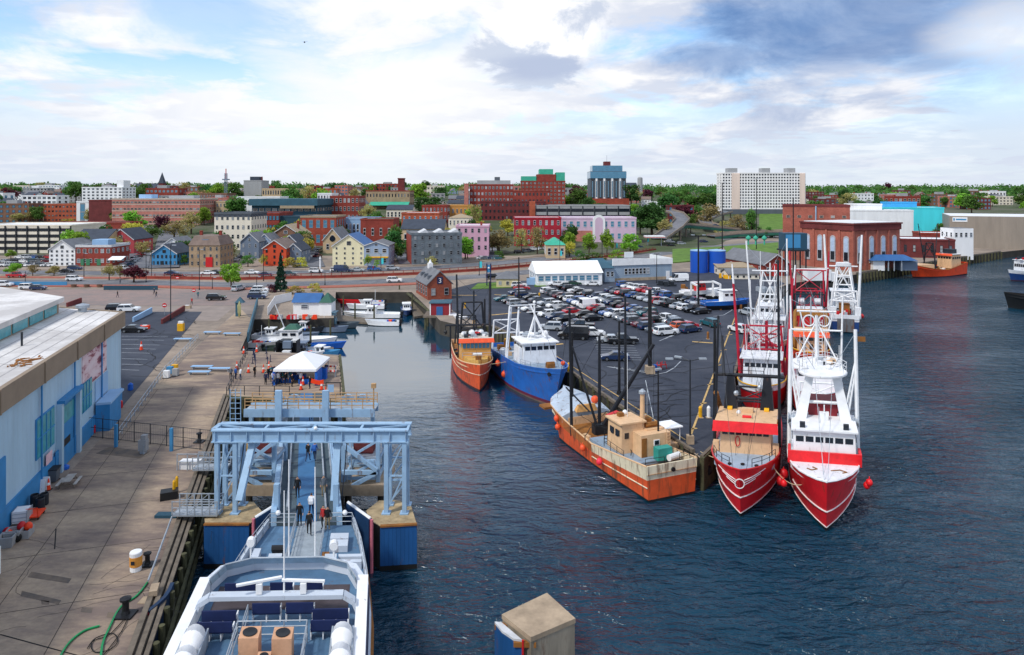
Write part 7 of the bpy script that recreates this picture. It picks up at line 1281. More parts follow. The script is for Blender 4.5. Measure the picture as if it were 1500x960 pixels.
class Boat:
 """local frame: y = 0 at the stem on the waterline, +y aft, x to the right as seen from ahead"""
 def __init__(s,label,pos,dirv,L,B,zb,zm,zs,rake=1.6,skew=.5,name='fishing_boat',cat='fishing boat',full=.36,tw=.86,group=None,flip=False):
  d = V((dirv[0],dirv[1],0)).normalized(); n = V((d.y,-d.x,0)); ex = lerp(n,V((1 if n.x > 0 else -1,0,0)),skew) * (-1 if flip else 1); s.K = Matrix(((ex.x,d.x,0),(ex.y,d.y,0),(0,0,1)))
  s.t = thing(name,(pos[0],pos[1],0),label,cat,group); s.L,s.B,s.rake,s.zb,s.zm,s.zs,s.full,s.tw = L,B,rake,zb,zm,zs,full,tw
 def sheer(s,t): return interp([(0,s.zb),(.12,lerp(s.zb,s.zm,.35)),(.3,lerp(s.zb,s.zm,.75)),(.55,s.zm),(1,s.zs)],t)
 def hb(s,t):
  f = min(1,t / s.full); b = s.B / 2 * (1 - (1 - f) ** 2.3) ** .72
  return b * (1 if t < .65 else lerp(1,s.tw,(t - .65) / .35))
 def hw(s,t):
  f = min(1,t / (s.full * 1.45)); b = s.B / 2 * .95 * (1 - (1 - f) ** 1.8) ** .95
  return b * (1 if t < .65 else lerp(1,s.tw * .95,(t - .65) / .35))
 def at(s,t,z,side,o=0):
  """point on the hull side, pushed out by o"""
  sh = s.sheer(t); k = max(0,min(1,z / sh)); w = lerp(s.hw(t),s.hb(t),k ** 1.4)
  return V((side * (w + o),t * s.L - s.rake * k * (1 - t) ** 3 - o * max(0,1 - t * 8),z))
 def p(s,name,mb,m,par=None,smooth=False): return part(name,mb,m,par or s.t,s.K,smooth)
 def hull(s,mats,zr,bul=1.0,deck=gdeck,smooth=True,inner=None,cap=None,split=None):
  """mats from the keel up; zr: fractions of the sheer where the colour changes"""
  lv = [-.7] + [None] * 0; groups = [(-1,zr[0])] + list(zip(zr,list(zr[1:]) + [1.0]))
  for gi,(a,b) in enumerate(groups):
   m = M()
   for side in (-1,1):
    rows = []
    for q in range(5):
     f = lerp(a,b,q / 4)
     rows.append([s.at(t,(f if f > 0 else 0) * s.sheer(t) + (-.8 * -f if f < 0 else 0),side) if f >= 0 else V((side * s.hw(t) * lerp(1,.7,-f),t * s.L + 0 * f,f * .9)) for t in ST])
    m.loft(rows,closed=False,caps=False)
   if 1:      # transom of this band
    tr = []
    for q in range(5):
     f = lerp(a,b,q / 4); z = f * s.sheer(1) if f >= 0 else f * .9; w = s.at(1,max(z,0),1).x if f >= 0 else s.hw(1) * lerp(1,.7,-f); tr.append([V((-w,s.L + .02,z)),V((w,s.L + .02,z))])
    m.loft(tr,closed=False,caps=False)
   mm = mats[gi]
   if split and gi == len(groups) - 1:
    k = len(ST) - 1; mm = [mats[gi],split[0]]; m.m = [1 if i < 8 * k and ST[i % k] < split[1] else 0 for i in range(len(m.m))]
   s.p(['boot_topping','hull','bulwark','upper_bulwark'][gi],m,mm,smooth=smooth)
  dk = []; inn = M()
  for side in (-1,1):
   top = [s.at(t,s.sheer(t),side) for t in ST]; tin = [V((max(0,abs(p.x) - .14) * side,p.y + (.2 if i == 0 else .05),p.z)) for i,p in enumerate(top)]; low = [V((p.x,p.y + .1,p.z - bul)) for p in tin]
   inn.loft([top,tin,low],closed=False,caps=False)
   dk.append(low)
  e0,e1 = dk; tz = s.sheer(1); inn.box(e0[-1].x,e1[-1].x,s.L - .15,s.L,tz - bul,tz - .001)
  s.p('bulwark_inside',inn,inner or mats[-1]); d = M()
  for i in range(len(ST) - 1): d.add([e0[i],e1[i],e1[i + 1],e0[i + 1]],[(0,1,2,3)])
  s.p('deck',d,deck)
  if cap: 
   c = M()
   for side in (-1,1): c.path([s.at(t,s.sheer(t),side) + V((-side * .06,0,.03)) for t in ST],.09,5)
   s.p('cap_rail',c,cap)
 def dz(s,t,bul=1.0): return s.sheer(t) - bul
 def strake(s,f,r,m,name='rubbing_strake',t0=0,t1=1,off=.03):
  c = M(); ts = [lerp(t0,t1,i / 14) for i in range(15)]
  for side in (-1,1): c.path([s.at(t,f(t) * s.sheer(t) if callable(f) else f * s.sheer(t),side,off) for t in ts],r,5)
  s.p(name,c,m)
 def house(s,x0,x1,y0,y1,z0,z1,m,nwin=6,roof=None,visor=None,vh=.55,over=.35,rake=.25,sidewin=3,winz=.62,wh=.55,name='wheelhouse',wm=None,aft=False):
  h = s.p(name,M().loft([[(x0,y0,z0),(x1,y0,z0),(x1,y1,z0),(x0,y1,z0)],[(x0 + .1,y0 + rake,z1),(x1 - .1,y0 + rake,z1),(x1 - .1,y1,z1),(x0 + .1,y1,z1)]]),m)
  w = x1 - x0; zc = lerp(z0,z1,winz); fy = lambda z: y0 + rake * (z - z0) / (z1 - z0)
  za,zb = zc - wh / 2,zc + wh / 2
  for i in range(nwin):
   a = x0 + .2 + (w - .4) * (i + .1) / nwin; b = x0 + .2 + (w - .4) * (i + .9) / nwin
   s.p('window',M().add([(a,fy(za) - .04,za),(b,fy(za) - .04,za),(b,fy(zb) - .04,zb),(a,fy(zb) - .04,zb),(a,fy(za) + .02,za),(b,fy(za) + .02,za),(b,fy(zb) + .02,zb),(a,fy(zb) + .02,zb)],[(0,1,2,3),(0,4,5,1),(1,5,6,2),(2,6,7,3),(3,7,4,0)]),wm or glass,h)
  for i in range(sidewin):
   ya = lerp(y0 + .5,y1 - .2,(i + .15) / sidewin); yb = lerp(y0 + .5,y1 - .2,(i + .8) / sidewin)
   for q in (x0 - .02,x1 + .02): s.p('window',M().box(q - .03,q + .03,ya,yb,za,zb),wm or glass,h)
  s.p('roof',M().box(x0 - over,x1 + over,y0 - over * .8,y1 + .2,z1 + .001,z1 + .16),roof or m,h)
  if visor: s.p('visor',M().loft([[(x0 - over - .15,y0 - over - .25,z1 - vh + .05),(x1 + over + .15,y0 - over - .25,z1 - vh + .05),(x1 + over + .1,y0 - over + .1,z1 + .3),(x0 - over - .1,y0 - over + .1,z1 + .3)],[(x0 - over - .15,y0 - over - .05,z1 - vh + .05),(x1 + over + .15,y0 - over - .05,z1 - vh + .05),(x1 + over + .1,y0 - over + .22,z1 + .3),(x0 - over - .1,y0 - over + .22,z1 + .3)]]),visor,h)
  return h
 def rails(s,pts,m=steel,h=1.0,name='railing',n=1.2):
  r = M(); pts = [V(p) for p in pts]
  for p,q in zip(pts,pts[1:]):
   k = max(1,int((q - p).length / n))
   for i in range(k + 1): x = lerp(p,q,i / k); r.tube(x,x + V((0,0,h)),.035,n=4)
   for d in (.5,1): r.tube(p + V((0,0,h * d)),q + V((0,0,h * d)),.03,n=4)
  return s.p(name,r,m)
 def spar(s,name,a,b,r,m,r2=None,n=8): return s.p(name,M().tube(a,b,r,r2,n),m)
 def wires(s,prs,r=.022,m=dark):
  w = M()
  for a,b in prs: w.tube(a,b,r,n=3)
  return s.p('rigging',w,m)
 def aframe(s,y,z0,z1,wb,wt,m,r=.16,bars=(.55,),cross=True,top=None,name='gallows_frame',lean=0):
  f = M()
  for q in (-1,1): f.tube((q * wb / 2,y,z0),(q * wt / 2,y + lean,z1),r,r * .85,7)
  for t in list(bars) + [1]: w = lerp(wb,wt,t); f.tube((-w / 2,y + lean * t,lerp(z0,z1,t)),(w / 2,y + lean * t,lerp(z0,z1,t)),r * .75,n=6)
  if cross: t = bars[0]; w = lerp(wb,wt,t); f.tube((-w / 2,y + lean * t,lerp(z0,z1,t)),(wt / 2,y + lean,z1),r * .5,n=5); f.tube((w / 2,y + lean * t,lerp(z0,z1,t)),(-wt / 2,y + lean,z1),r * .5,n=5)
  if top: f.tube((-top / 2,y + lean,z1),(top / 2,y + lean,z1),r * .7,n=6)
  return s.p(name,f,m)
 def winch(s,x,y,z,m,w=1.6):
  return s.p('winch',M().cb((x,y,z),w,.8,.35).tube((x - w / 2,y,z + .7),(x + w / 2,y,z + .7),.32,n=10).tube((x - w / 2 - .08,y,z + .7),(x - w / 2,y,z + .7),.55,n=12).tube((x + w / 2,y,z + .7),(x + w / 2 + .08,y,z + .7),.55,n=12).tube((x - .04,y,z + .7),(x + .04,y,z + .7),.55,n=12),m)
 def clutter(s,y0,y1,w,z,mats,n,seed,hmax=.9):
  r = random.Random(seed); by = {}
  for i in range(n):
   m = r.choice(mats); b = by.setdefault(m.name,(M(),m))[0]; x = r.uniform(-w / 2,w / 2); y = r.uniform(y0,y1)
   if r.random() < .6: b.cb((x,y,z),r.uniform(.3,1.0),r.uniform(.3,1.1),r.uniform(.2,hmax),r.uniform(-.3,.3))
   else: b.tube((x,y,z + .3),(x + r.uniform(-.8,.8),y + r.uniform(-.5,.5),z + .3),r.uniform(.1,.3),n=8)
  for b,m in by.values(): s.p('deck_gear',b,m)
 def rig(s,L,n,m,zt):
  r = random.Random(int(L * 7 + n))
  for i in range(n):
   x,y,z = r.uniform(-2.6,2.6),r.uniform(L * .28,L * .85),zt * r.uniform(.6,1.1)
   s.spar('mast',(x,y,2.8),(x * r.uniform(.5,1.2),y + r.uniform(-1,1),z),r.uniform(.05,.1),m,.04,6)
   if i % 2: s.p('brace',M().tube((x,y,z * .9),(r.uniform(-2.8,2.8),y + r.uniform(-3,3),4),.06,n=5),m)
   s.wires([((x,y,z),(r.uniform(-3,3),r.uniform(1,L),4.5)),((x,y,z),(r.uniform(-3,3),r.uniform(L * .3,L),5))],.025,steel)
 def dome(s,x,y,z,r=.3): return s.p('radome',M().lathe([(r * .7,0),(r,r * .4),(r * .9,r),(r * .5,r * 1.5),(.02,r * 1.65)],(x,y,z),10),white,smooth=True)
 def floats(s,l,m=orange,r=.38):
  """mooring floats hang over the side: separate things"""
  for (p,lab) in l:
   q = s.K @ V(p) + V(s.t.location); tag(link('float',M().ball((0,0,0),r,12,8,1.15).tube((0,0,r),(0,0,r + .25),.05).mesh('float',m,smooth=True),None,q),lab,'float')
hred = mat('hull_red','#d81f2a',.4,nz=.6,amt=.14,rust=.28); hredw = mat('white_hull_line','#e3dcdc',.5); horange = mat('hull_orange','#cc5228',.55,nz=.6,amt=.22,rust=.7); hor2 = mat('hull_bright_orange','#e0481f',.45,nz=.6,amt=.14,rust=.3); hblue = mat('hull_blue','#1d63b8',.45,nz=.5,amt=.16,rust=.36); boot = mat('dark_boot_topping','#3a1d20',.6,nz=.8,amt=.3); bootb = mat('black_boot_topping','#15191d',.6); cream = mat('cream_paint','#ddd3b8',.55,nz=.7,amt=.14,rust=.6); navyh = mat('hull_navy','#1c3f78',.45,rust=.2); bred = mat('bright_red_visor','#e01f26',.4); oran2 = mat('orange_visor','#e5562c',.45); mast_red = mat('mast_red','#b01c34',.4,rust=.12)
black_rig = mat('black_rigging_steel','#1b1f27',.5,rust=.1)
def boat_red():
 b = Boat('red-hulled trawler with winged emblem, tan wheelhouse and bright red visor',(21.2,63.3),(.42,1),23,6.9,4.8,3.6,3.2,1.4)
 b.hull([bootb,hred],[.08],.45,mat('pale_foredeck','#9db0c2',.6,nz=.7,amt=.15,rust=.12),cap=redp); b.strake(.42,.07,hredw,t1=.33); b.strake(.08,.05,hredw,'waterline_stripe')
 e = M(); q = lambda x,z,sgn: b.at(abs(x) * .105,z,sgn,.06)
 for sgn in (-1,1):
  for k,z in enumerate((3.75,3.5,3.25)): e.path([q(.08 + i * (.9 - k * .22) / 4,z + i * (.09 - .015 * k),sgn) for i in range(5)],.045,4)
 part_e = b.p('emblem',e,hredw); c = b.at(0,3.5,1,.1); e2 = M().path([(.42 * math.cos(a),c.y - .06,c.z + .42 * math.sin(a)) for a in [i * math.tau / 18 for i in range(19)]],.05,5)
 b.p('emblem_ring',e2,hredw)
 z = 3.45; h = b.house(-2.55,2.55,6.0,11.0,z - .2,6.7,tan,7,tan,bred,.7,.5,.2,3,.73,.5)
 b.p('foredeck_step',M().prism([(-2.9,4.4),(-1.2,1.6),(1.2,1.6),(2.9,4.4),(2.9,6.4),(-2.9,6.4)],z - .4,z + .25),MATS['pale_foredeck'])
 b.p('hose_ring',M().path([(-.75 + .22 * math.cos(a),5.93,4.95 + .5 * math.sin(a)) for a in [i * math.tau / 12 for i in range(13)]],.05),redp,h)
 for x in (-1.9,1.9):
  b.p('gallows_leg',M().loft([[(x - .75,10.4,6.3),(x + .75,10.4,6.3),(x + .75,11.4,6.3),(x - .75,11.4,6.3)],[(x - .38,11,10.2),(x + .38,11,10.2),(x + .38,11.6,10.2),(x - .38,11.6,10.2)]]),black_rig)
  b.p('work_lamp',M().ball((x * .65,10.2,9.0 + .2 * x),.3),steel); b.p('sheave',M().tube((x - .25,10.3,6.9),(x + .25,10.3,6.9),.3,n=12),yellow)
 b.p('gallows_beam',M().tube((-3.7,11.3,10.3),(3.7,11.3,10.3),.2).tube((-1.9,11.3,7.8),(1.9,11.3,7.8),.15),black_rig); b.rails([(-1.6,11.2,10.4),(1.6,11.2,10.4)],dark,.9)
 b.spar('boom',(-3.3,8.2,3.4),(-3.0,9.2,17),.17,black_rig,.12); b.spar('boom',(3.3,8.0,3.4),(3.1,9.4,23),.17,black_rig,.11); b.spar('boom',(-2.6,11,10.4),(-3.3,16,13.5),.16,black_rig)
 b.spar('derrick',(-2.8,16,3),(-3.4,10.5,8.5),.28,rusty); b.p('top_structure',M().cb((0,9.6,6.78),1.2,.6,.5),tan); b.dome(-.9,9,6.78,.25); b.p('life_float',M().tube((-.4,7.6,6.95),(.5,7.6,6.95),.17),bred)
 b.wires([((-1,10.6,10),(-.9,5.3,3.6)),((.9,10.6,10),(.3,4,3.6)),((-3,9.2,16.6),(-1.9,11,10.2)),((3.1,9.4,22),(1.9,11,10.2)),((-3,9.2,16.8),(-.6,-1,4.8)),((3.1,9.4,20),(.6,-1,4.8))])
 r = [(s * (b.hb(t) - .2),t * 23 - 1.2 * (1 - t) ** 3 + .15,b.sheer(t)) for s,ts in ((-1,(.22,.15,.09,.04)),(1,(.04,.09,.15,.22))) for t in ts]; b.rails(r[:4],dark,.75); b.rails(r[4:],dark,.75)
 for x in (-1.2,0,1.3): b.p('bollard',M().lathe([(.14,0),(.14,.5),(.2,.5),(.2,.6)],(x,2.4 - abs(x) * .1,z),8),black)
 for x in (-2.95,2.95): b.p('side_locker',M().cb((x,6.6,z - .1),.6,.8,1.3),tan)
 b.winch(0,12.8,2.7,dark,2.6); b.clutter(13,21,5,2.6,[gdeck,steel,rusty,tan,dark],18,3); b.aframe(21,2.6,6.5,4.5,4,black_rig)
 b.floats([((-3.75,6.5,1.6),'dark fender float between red trawler and quay')],rubber,.45)
 b.floats([((3.75,5.0,2.4),'right-hand red float between the two red trawlers'),((3.5,3.6,2.2),'left-hand red float between the two red trawlers')],redp,.42)
boat_red()
def boat_white_red():
 b = Boat('red and white trawler with white A-frame mast and bright red band across its wheelhouse front',(27.9,60.6),(.42,1),24,7.0,4.9,3.9,3.4,1.5)
 b.hull([bootb,hred],[.08],.55,hullwhite,inner=white,cap=white); b.strake(lambda t: .40 - .02 * t,.07,hredw,t1=.3); b.strake(.08,.05,hredw,'waterline_stripe')
 z = 4.1
 b.p('whaleback',M().prism([(-3.1,4.5),(-2.4,2.6),(-1.2,.9),(0,.1),(1.2,.9),(2.4,2.6),(3.1,4.5)],z - .3,z + .25),hullwhite)
 h = b.house(-2.9,2.9,4.9,10.2,3.4,7.2,white,6,white,None,.5,.15,.3,3,.78,.5)
 b.p('red_band',M().loft([[(-3.35,4.5,zz),(3.35,4.5,zz),(3.35,4.75,zz),(-3.35,4.75,zz)] for zz in (4.2,5.35)]),bred,h)
 for s in (-1,1): b.p('red_band',M().box(min(s * 3.1,s * 3.36),max(s * 3.1,s * 3.36),4.76,6.5,4.2,5.35),bred,h); b.p('floodlight',M().cb((s * 2.0,5.5,7.37),.5,.4,.5),dark)
 b.p('name_marks',M().box(-1.7,-.6,4.9,5.0,7.45,7.6),dark,h) if False else None
 b.p('deck_markings',M().path([(-1.6,2.9,z + .26),(-1.2,2.5,z + .28),(-.7,2.9,z + .26),(-1.1,3.3,z + .27)],.07).path([(.5,2.7,z + .26),(1.3,3.0,z + .28),(1.9,2.6,z + .26),(1.5,2.3,z + .26)],.07),rusty)
 for s in (-1,1):
  b.p('mast_leg',M().loft([[(s * 2.2 - .55,8.2,7.2),(s * 2.2 + .55,8.2,7.2),(s * 2.2 + .55,9.2,7.2),(s * 2.2 - .55,9.2,7.2)],[(s * 1.25 - .38,9,11.6),(s * 1.25 + .38,9,11.6),(s * 1.25 + .38,9.6,11.6),(s * 1.25 - .38,9.6,11.6)]]),white)
  b.spar('outrigger',(s * 3.3,8.6,3.6),(s * 3.15,9.8,16.2 if s > 0 else 16.0),.22,white,.18); b.spar('outrigger_stay',(s * 2.3,9,9.0),(s * 3.2,9.6,13.4),.1,white); b.spar('outrigger_stay',(s * 2.4,9,7.5),(s * 3.2,9.6,12.6),.1,white)
  l = M()
  for i in range(8): t = i / 8; a = lerp(V((s * 2.3,9,9.0)),V((s * 3.2,9.6,13.4)),t); c = lerp(V((s * 2.4,9,7.5)),V((s * 3.2,9.6,12.6)),t); l.bar(a,c,.06)
  b.p('ladder_rungs',l,white); b.winch(s * 2.9,8.8,6.5,steel,.8)
 b.p('mast_platform',M().lathe([(2.3,11.6),(2.4,11.7),(2.4,11.85),(.2,11.9)],(0,9.8,0),20),white); b.rails([(2.3 * math.cos(a),9.8 + 2.3 * math.sin(a),11.85) for a in (-.6,0,.7,1.4,2.0,2.6,3.3,3.8)],white,1.0)
 b.p('cross_beam',M().tube((-2.1,9.3,8.8),(2.1,9.3,8.8),.16),white); b.p('upper_house',M().box(-1.4,1.4,9.6,12,7.2,8.9),mat('dark_red_house','#7d1f2a',.6),None); b.p('satellite_mount',M().cb((.1,8.4,7.37),.9,.6,.7).tube((.1,8.4,8.07),(.1,8.4,8.8),.06),white)
 b.dome(-1.7,10.3,11.9,.3); b.dome(.6,10.6,11.9,.28); b.spar('aerial',(1.6,10,11.9),(1.6,10,14.5),.03,white); b.spar('aerial',(-.7,10,11.9),(-.7,10,14),.03,white)
 b.wires([((-.8,9,11.6),(-.15,.2,4.4)),((.9,9,11.6),(.15,.2,4.4)),((-.4,9,8.4),(-.2,1.6,4.4)),((-3.1,9.8,15.8),(-.8,10,12)),((3.1,9.8,15.8),(.9,10,12))],.03,steel)
 b.p('wind_vane',M().box(3.2,4.1,9.75,9.85,15.0,15.5),rusty); b.rails([(-3.2,6.6,4.1),(-3.25,11,3.8)],steel); b.rails([(3.2,6.6,4.1),(3.25,11,3.8)],steel)
 b.winch(0,13,3.0,steel,2.6); b.clutter(13,22,5.2,2.9,[white,steel,rusty,tan,redp],16,5); b.aframe(22,2.9,7.5,5,4.4,white)
 b.floats([((-3.7,3.4,2.6),'red float at left bow shoulder of the white A-frame trawler'),((3.75,4.2,2.7),'red float pair on right bow of the white A-frame trawler, left one'),((3.95,3.9,3.1),'red float pair on right bow of the white A-frame trawler, right one')],bred,.3)
boat_white_red()
def boat_second_left():
 b = Boat('white trawler with red hull and red gallows lying behind the red-visored trawler',(32.6,90),(.42,1),23,6.8,4.9,3.6,3.2)
 b.hull([boot,hred,hullwhite],[.08,.86],.8,cap=yellow); z = 3.8
 b.house(-2.5,2.5,5.0,9.5,z - .5,7.0,hullwhite,6,hullwhite,None,.5,.4,.3,3,.75,.55); b.rails([(-2.6,4.9,7.15),(2.6,4.9,7.15),(2.6,9,7.15)],white,.9); b.rails([(-2.6,4.9,7.15),(-2.6,9,7.15)],white,.9)
 b.aframe(10.5,3,10.6,6.2,5.0,mast_red,.18,(.55,),True,6.0); b.aframe(14,3,8.8,6,5.0,mast_red,.2,(.6,)); b.aframe(17,3,12.5,5,2.4,hullwhite,.16,(.4,.7),True); b.p('net_drum_frame',M().box(-2.8,2.8,12.5,12.9,7.2,7.6).box(-2.9,-2.5,12.5,12.9,3,7.2).box(2.5,2.9,12.5,12.9,3,7.2),mast_red)
 b.spar('outrigger',(-3.2,9.6,3.4),(-4.3,11,16.8),.24,mast_red,.16); b.spar('outrigger',(3.2,9.6,3.4),(4.2,11,17.6),.24,mast_red,.16); b.spar('mast',(-.6,11,7),(-.6,11,14),.12,white); b.spar('mast',(.4,12.5,3),(.4,12.5,11),.22,mast_red)
 for s in (-1,1): b.spar('boom_tip',(s * 4.27,10.95,16.6),(s * 4.5,11.3,19.5),.16,white,.1); b.spar('brace',(s * .3,12.5,9),(s * 2.8,13.5,4),.15,mast_red)
 b.clutter(11,21,5,3,[hullwhite,steel,redp,rusty,hullwhite],34,9,2.0); b.rig(23,9,white,12); b.dome(-1.2,7,7.2); b.dome(1,8,7.2,.25); b.winch(0,15.5,2.7,redp,2.4)
 b.wires([((-4.2,11,16.5),(0,10.5,10.5)),((4.2,11,17),(0,10.5,10.5)),((-2.4,10.5,10.5),(0,-1,4.9)),((2.4,10.5,10.5),(0,-1,4.9)),((-4.3,11,16.6),(-2.5,22,5)),((4.2,11,17.4),(2.5,22,5))],.03)
 for x,y,z in ((-1.8,13,17),(1.5,14,16),(-0.2,16,12)): b.spar('mast',(x,y,3),(x * 1.1,y,z),.1,white,.06); b.wires([((x * 1.1,y,z),(x * 2,y + 7,4))],.025,steel)
boat_second_left()
def boat_third_left():
 b = Boat('white trawler with white lattice masts, furthest back along the car park quay',(43.8,117),(.42,1),24,6.8,4.8,3.6,3.2)
 b.hull([boot,navyh,hullwhite],[.08,.7],.8); b.house(-2.5,2.5,5,10,3.2,7.4,hullwhite,5,hullwhite,None,.5,.4,.3,3,.78,.5); b.house(-1.8,1.8,7,10,7.6,9.6,hullwhite,4,hullwhite,None,.3,.3,.1,2,.6,.6,'upper_house')
 b.aframe(11,3,15.5,5.6,2.6,white,.2,(.4,.65,.85),True,6.5); b.aframe(16,3,9.5,5.4,4.6,white,.2,(.6,)); b.spar('outrigger',(-3.1,11,3.5),(-4.4,12,21),.2,white,.14); b.spar('outrigger',(3.1,11,3.5),(3.0,12,21.5),.2,white,.14); b.spar('mast',(0,11,9.7),(0,11,17),.12,white)
 b.clutter(11,22,5.2,3,[hullwhite,steel,gdeck,tan,rusty,yellow],38,12,2.4); b.rig(24,9,white,14); b.dome(0,8,9.8,.4); b.dome(-1.4,9,9.8,.3); b.rails([(-2.6,5,7.55),(2.6,5,7.55)],white,.9); b.winch(0,13.5,2.7,steel,2.6)
 b.wires([((-4.3,12,20),(0,11,15.5)),((3,12,21),(0,11,15.5)),((-1.3,11,15.5),(0,-1,4.8)),((1.3,11,15.5),(0,-1,4.8))],.03,steel)
 for x,y,z in ((-1.7,13,19),(1.9,14,18),(0.6,16,16)): b.spar('mast',(x,y,3),(x * 1.1,y,z),.1,white,.06); b.wires([((x * 1.1,y,z),(x * 2,y + 7,4))],.025,steel)
boat_third_left()
def boat_second_right():
 b = Boat('red-hulled trawler with white upper deck and white T-shaped mast behind the A-frame trawler',(38.8,86.5),(.42,1),22,6.8,4.9,3.7,3.3)
 b.hull([boot,hred],[.08],.7,hullwhite,cap=white); b.house(-2.7,2.7,4.6,9.6,3.4,6.6,hullwhite,6,white,None,.5,.5,.3,3,.75,.5); b.p('bridge_deck',M().lathe([(3.0,6.8),(3.1,6.95),(.2,7.0)],(0,7.2,0),18),white); b.rails([(2.9 * math.cos(a),7.2 + 2.9 * math.sin(a),6.95) for a in (-1.2,-.4,.4,1.2,2,2.8,3.6)],white,.9)
 b.spar('mast',(0,8.5,6.9),(0,8.9,13.0),.28,white,.22); m = M().tube((-3.4,8.8,11.0),(3.4,8.8,11.0),.14).tube((-2.6,8.8,13.6),(2.6,8.8,13.6),.14).tube((-1.6,8.8,11),(-2.2,8.8,13.6),.1).tube((1.6,8.8,11),(2.2,8.8,13.6),.1)
 for s in (-1,1): m.path([(s * 1.0 + .75 * math.cos(a),8.75,12.3 + .75 * math.sin(a)) for a in [i * math.tau / 14 for i in range(15)]],.1,5)
 b.p('mast_head',m,white)
 for s in (-1,1): b.spar('outrigger',(s * 3.2,9,3.6),(s * 3.5,10,15.5),.17,white,.12); b.spar('mast_stay',(s * .2,8.8,11.8),(s * 2.8,7.0,6.9),.11,white)
 l = M()
 for i in range(12): l.bar((.3,8.6,7.2 + i * .45),(.75,8.6,7.2 + i * .45),.06)
 l.bar((.3,8.6,7),(.3,8.6,12.5),.06).bar((.75,8.6,7),(.75,8.6,12.5),.06); b.p('ladder',l,white); b.clutter(4.8,9,4.4,6.98,[white,steel,tan,dark],14,2,.5); b.dome(1.6,8,6.98,.35); b.clutter(10,20,5,3,[rusty,tan,steel,redp],26,4,1.8); b.rig(22,7,white,11); b.winch(0,11.5,2.9,rusty,2.4)
 b.wires([((-3.4,10,15),(0,8.8,13.5)),((3.4,10,15),(0,8.8,13.5)),((0,8.8,13.2),(0,-.5,4.9))],.03,steel)
 b = Boat('tan and orange trawler with brown deck machinery squeezed between red masts',(48.3,110),(.42,1),21,6.4,4.6,3.6,3.2)
 b.hull([boot,hor2],[.08],.8,rusty,cap=yellow); h = b.house(-2.3,2.3,4.2,8.6,3.2,6.6,tan,5,tan,oran2,.6,.5,.3,3,.7,.55); b.p('letter_marks',M().box(-1.5,-.9,4.05,4.14,4.0,4.8).box(-.3,.3,4.05,4.14,4.0,4.8).box(.9,1.5,4.05,4.14,4.0,4.8),black,h)
 gold = mat('ochre_machinery_paint','#a8763a',.6,rust=.45); b.aframe(10,3,9.5,5.5,5.2,gold,.3,(.5,),False); b.p('gantry',M().box(-3,3,12,12.6,8.2,8.8).box(-3,-2.4,12,12.6,3,8.2).box(2.4,3,12,12.6,3,8.2),gold); b.clutter(9,19,5,3,[gold,tan,rusty,gold,redp],40,6,3.0); b.rig(21,6,steel,11); b.spar('mast',(0,9,6.8),(0,9,12),.14,steel); b.dome(1,6,6.8,.3)
 b.floats([((-3.3,1.5,3.6),'big orange float hung at the left bow of the tan trawler')],oran2,.55)
 b = Boat('trawler with tall red gallows and black hoops behind the tan and orange one',(57.2,131),(.42,1),20,6.4,4.6,3.6,3.2)
 b.hull([boot,hred],[.08],.8,rusty); b.house(-2.2,2.2,4,8.5,3.2,6.8,redp,5,hullwhite,None,.5,.3,.2,2,.7,.5); b.aframe(9.5,3,14.2,6.0,5.4,mast_red,.2,(.62,),True,6.6); b.aframe(13,3,10,5,3,mast_red,.18,(.5,))
 for z in (6.9,9.4): b.p('hoop',M().path([(-2.9,8.8,z - 1.5),(-2.9,8.8,z),(2.9,8.8,z),(2.9,8.8,z - 1.5)],.16),black)
 for s in (-1,1): b.spar('outrigger',(s * 3.1,10,3.4),(s * 3.9,11,18),.26,mast_red,.16); b.p('winch_drum',M().tube((s * 1.6 - .6,11,7.6),(s * 1.6 + .6,11,7.6),.7,n=12),hullwhite)
 b.spar('cross_bar',(-3.6,10,14.3),(3.8,10,14.6),.1,white); b.clutter(9,18,5,3,[redp,hullwhite,tan,rusty,mast_red],26,8,2.0); b.rig(19,4,mast_red,13)
boat_second_right()
def boat_stern_white():
 b = Boat('white scalloper with lattice gallows seen from its blue stern, furthest right of the moored row',(79.8,166),(-.42,-1),21,6.6,4.6,3.6,3.8,skew=.3)
 b.hull([bootb,navyh,hullwhite],[.1,.62],.9); b.house(-2.3,2.3,4,9,3.4,7.2,hullwhite,5,hullwhite); b.aframe(13,3,13.5,5.6,2.8,white,.24,(.35,.6,.8),True,6); b.aframe(17.5,3,8.5,5.8,5,white,.24,(.6,)); b.aframe(10,3,14,4.8,2.6,white,.2,(.4,.7),True)
 for s in (-1,1): b.spar('outrigger',(s * 3.2,12,3.6),(s * 4.0,11,20.5),.34,white,.22); b.spar('brace',(s * 2.6,18,3.2),(s * 1.2,13,12.5),.14,white); b.p('stern_post',M().cb((s * 2.5,20.2,3),1.2,.8,2.4),hullwhite)
 b.p('stern_ramp',M().box(-1.7,1.7,21.03,21.2,.2,3.0),mat('rusty_stern_plate','#6d7378',.7,rust=.7),None); b.p('winch_house',M().box(-1.1,1.1,15,17,3,5.6),rusty); b.clutter(13,19.5,4.6,3,[hullwhite,steel,redp,tan],26,10,1.6); b.rig(20,6,white,11); b.rails([(-3,20.8,3.8),(-3,12,3.7)],white); b.rails([(3,20.8,3.8),(3,12,3.7)],white)
 b.p('gull_perch',M().box(-1.6,1.6,12.8,13.3,13.5,14.2),hullwhite); b.floats([((3.5,18,3.2),'red float hung by the stern of the white scalloper'),((-3.5,18,3.2),'red float on the quay side of the scalloper stern')],redp,.4)
boat_stern_white()
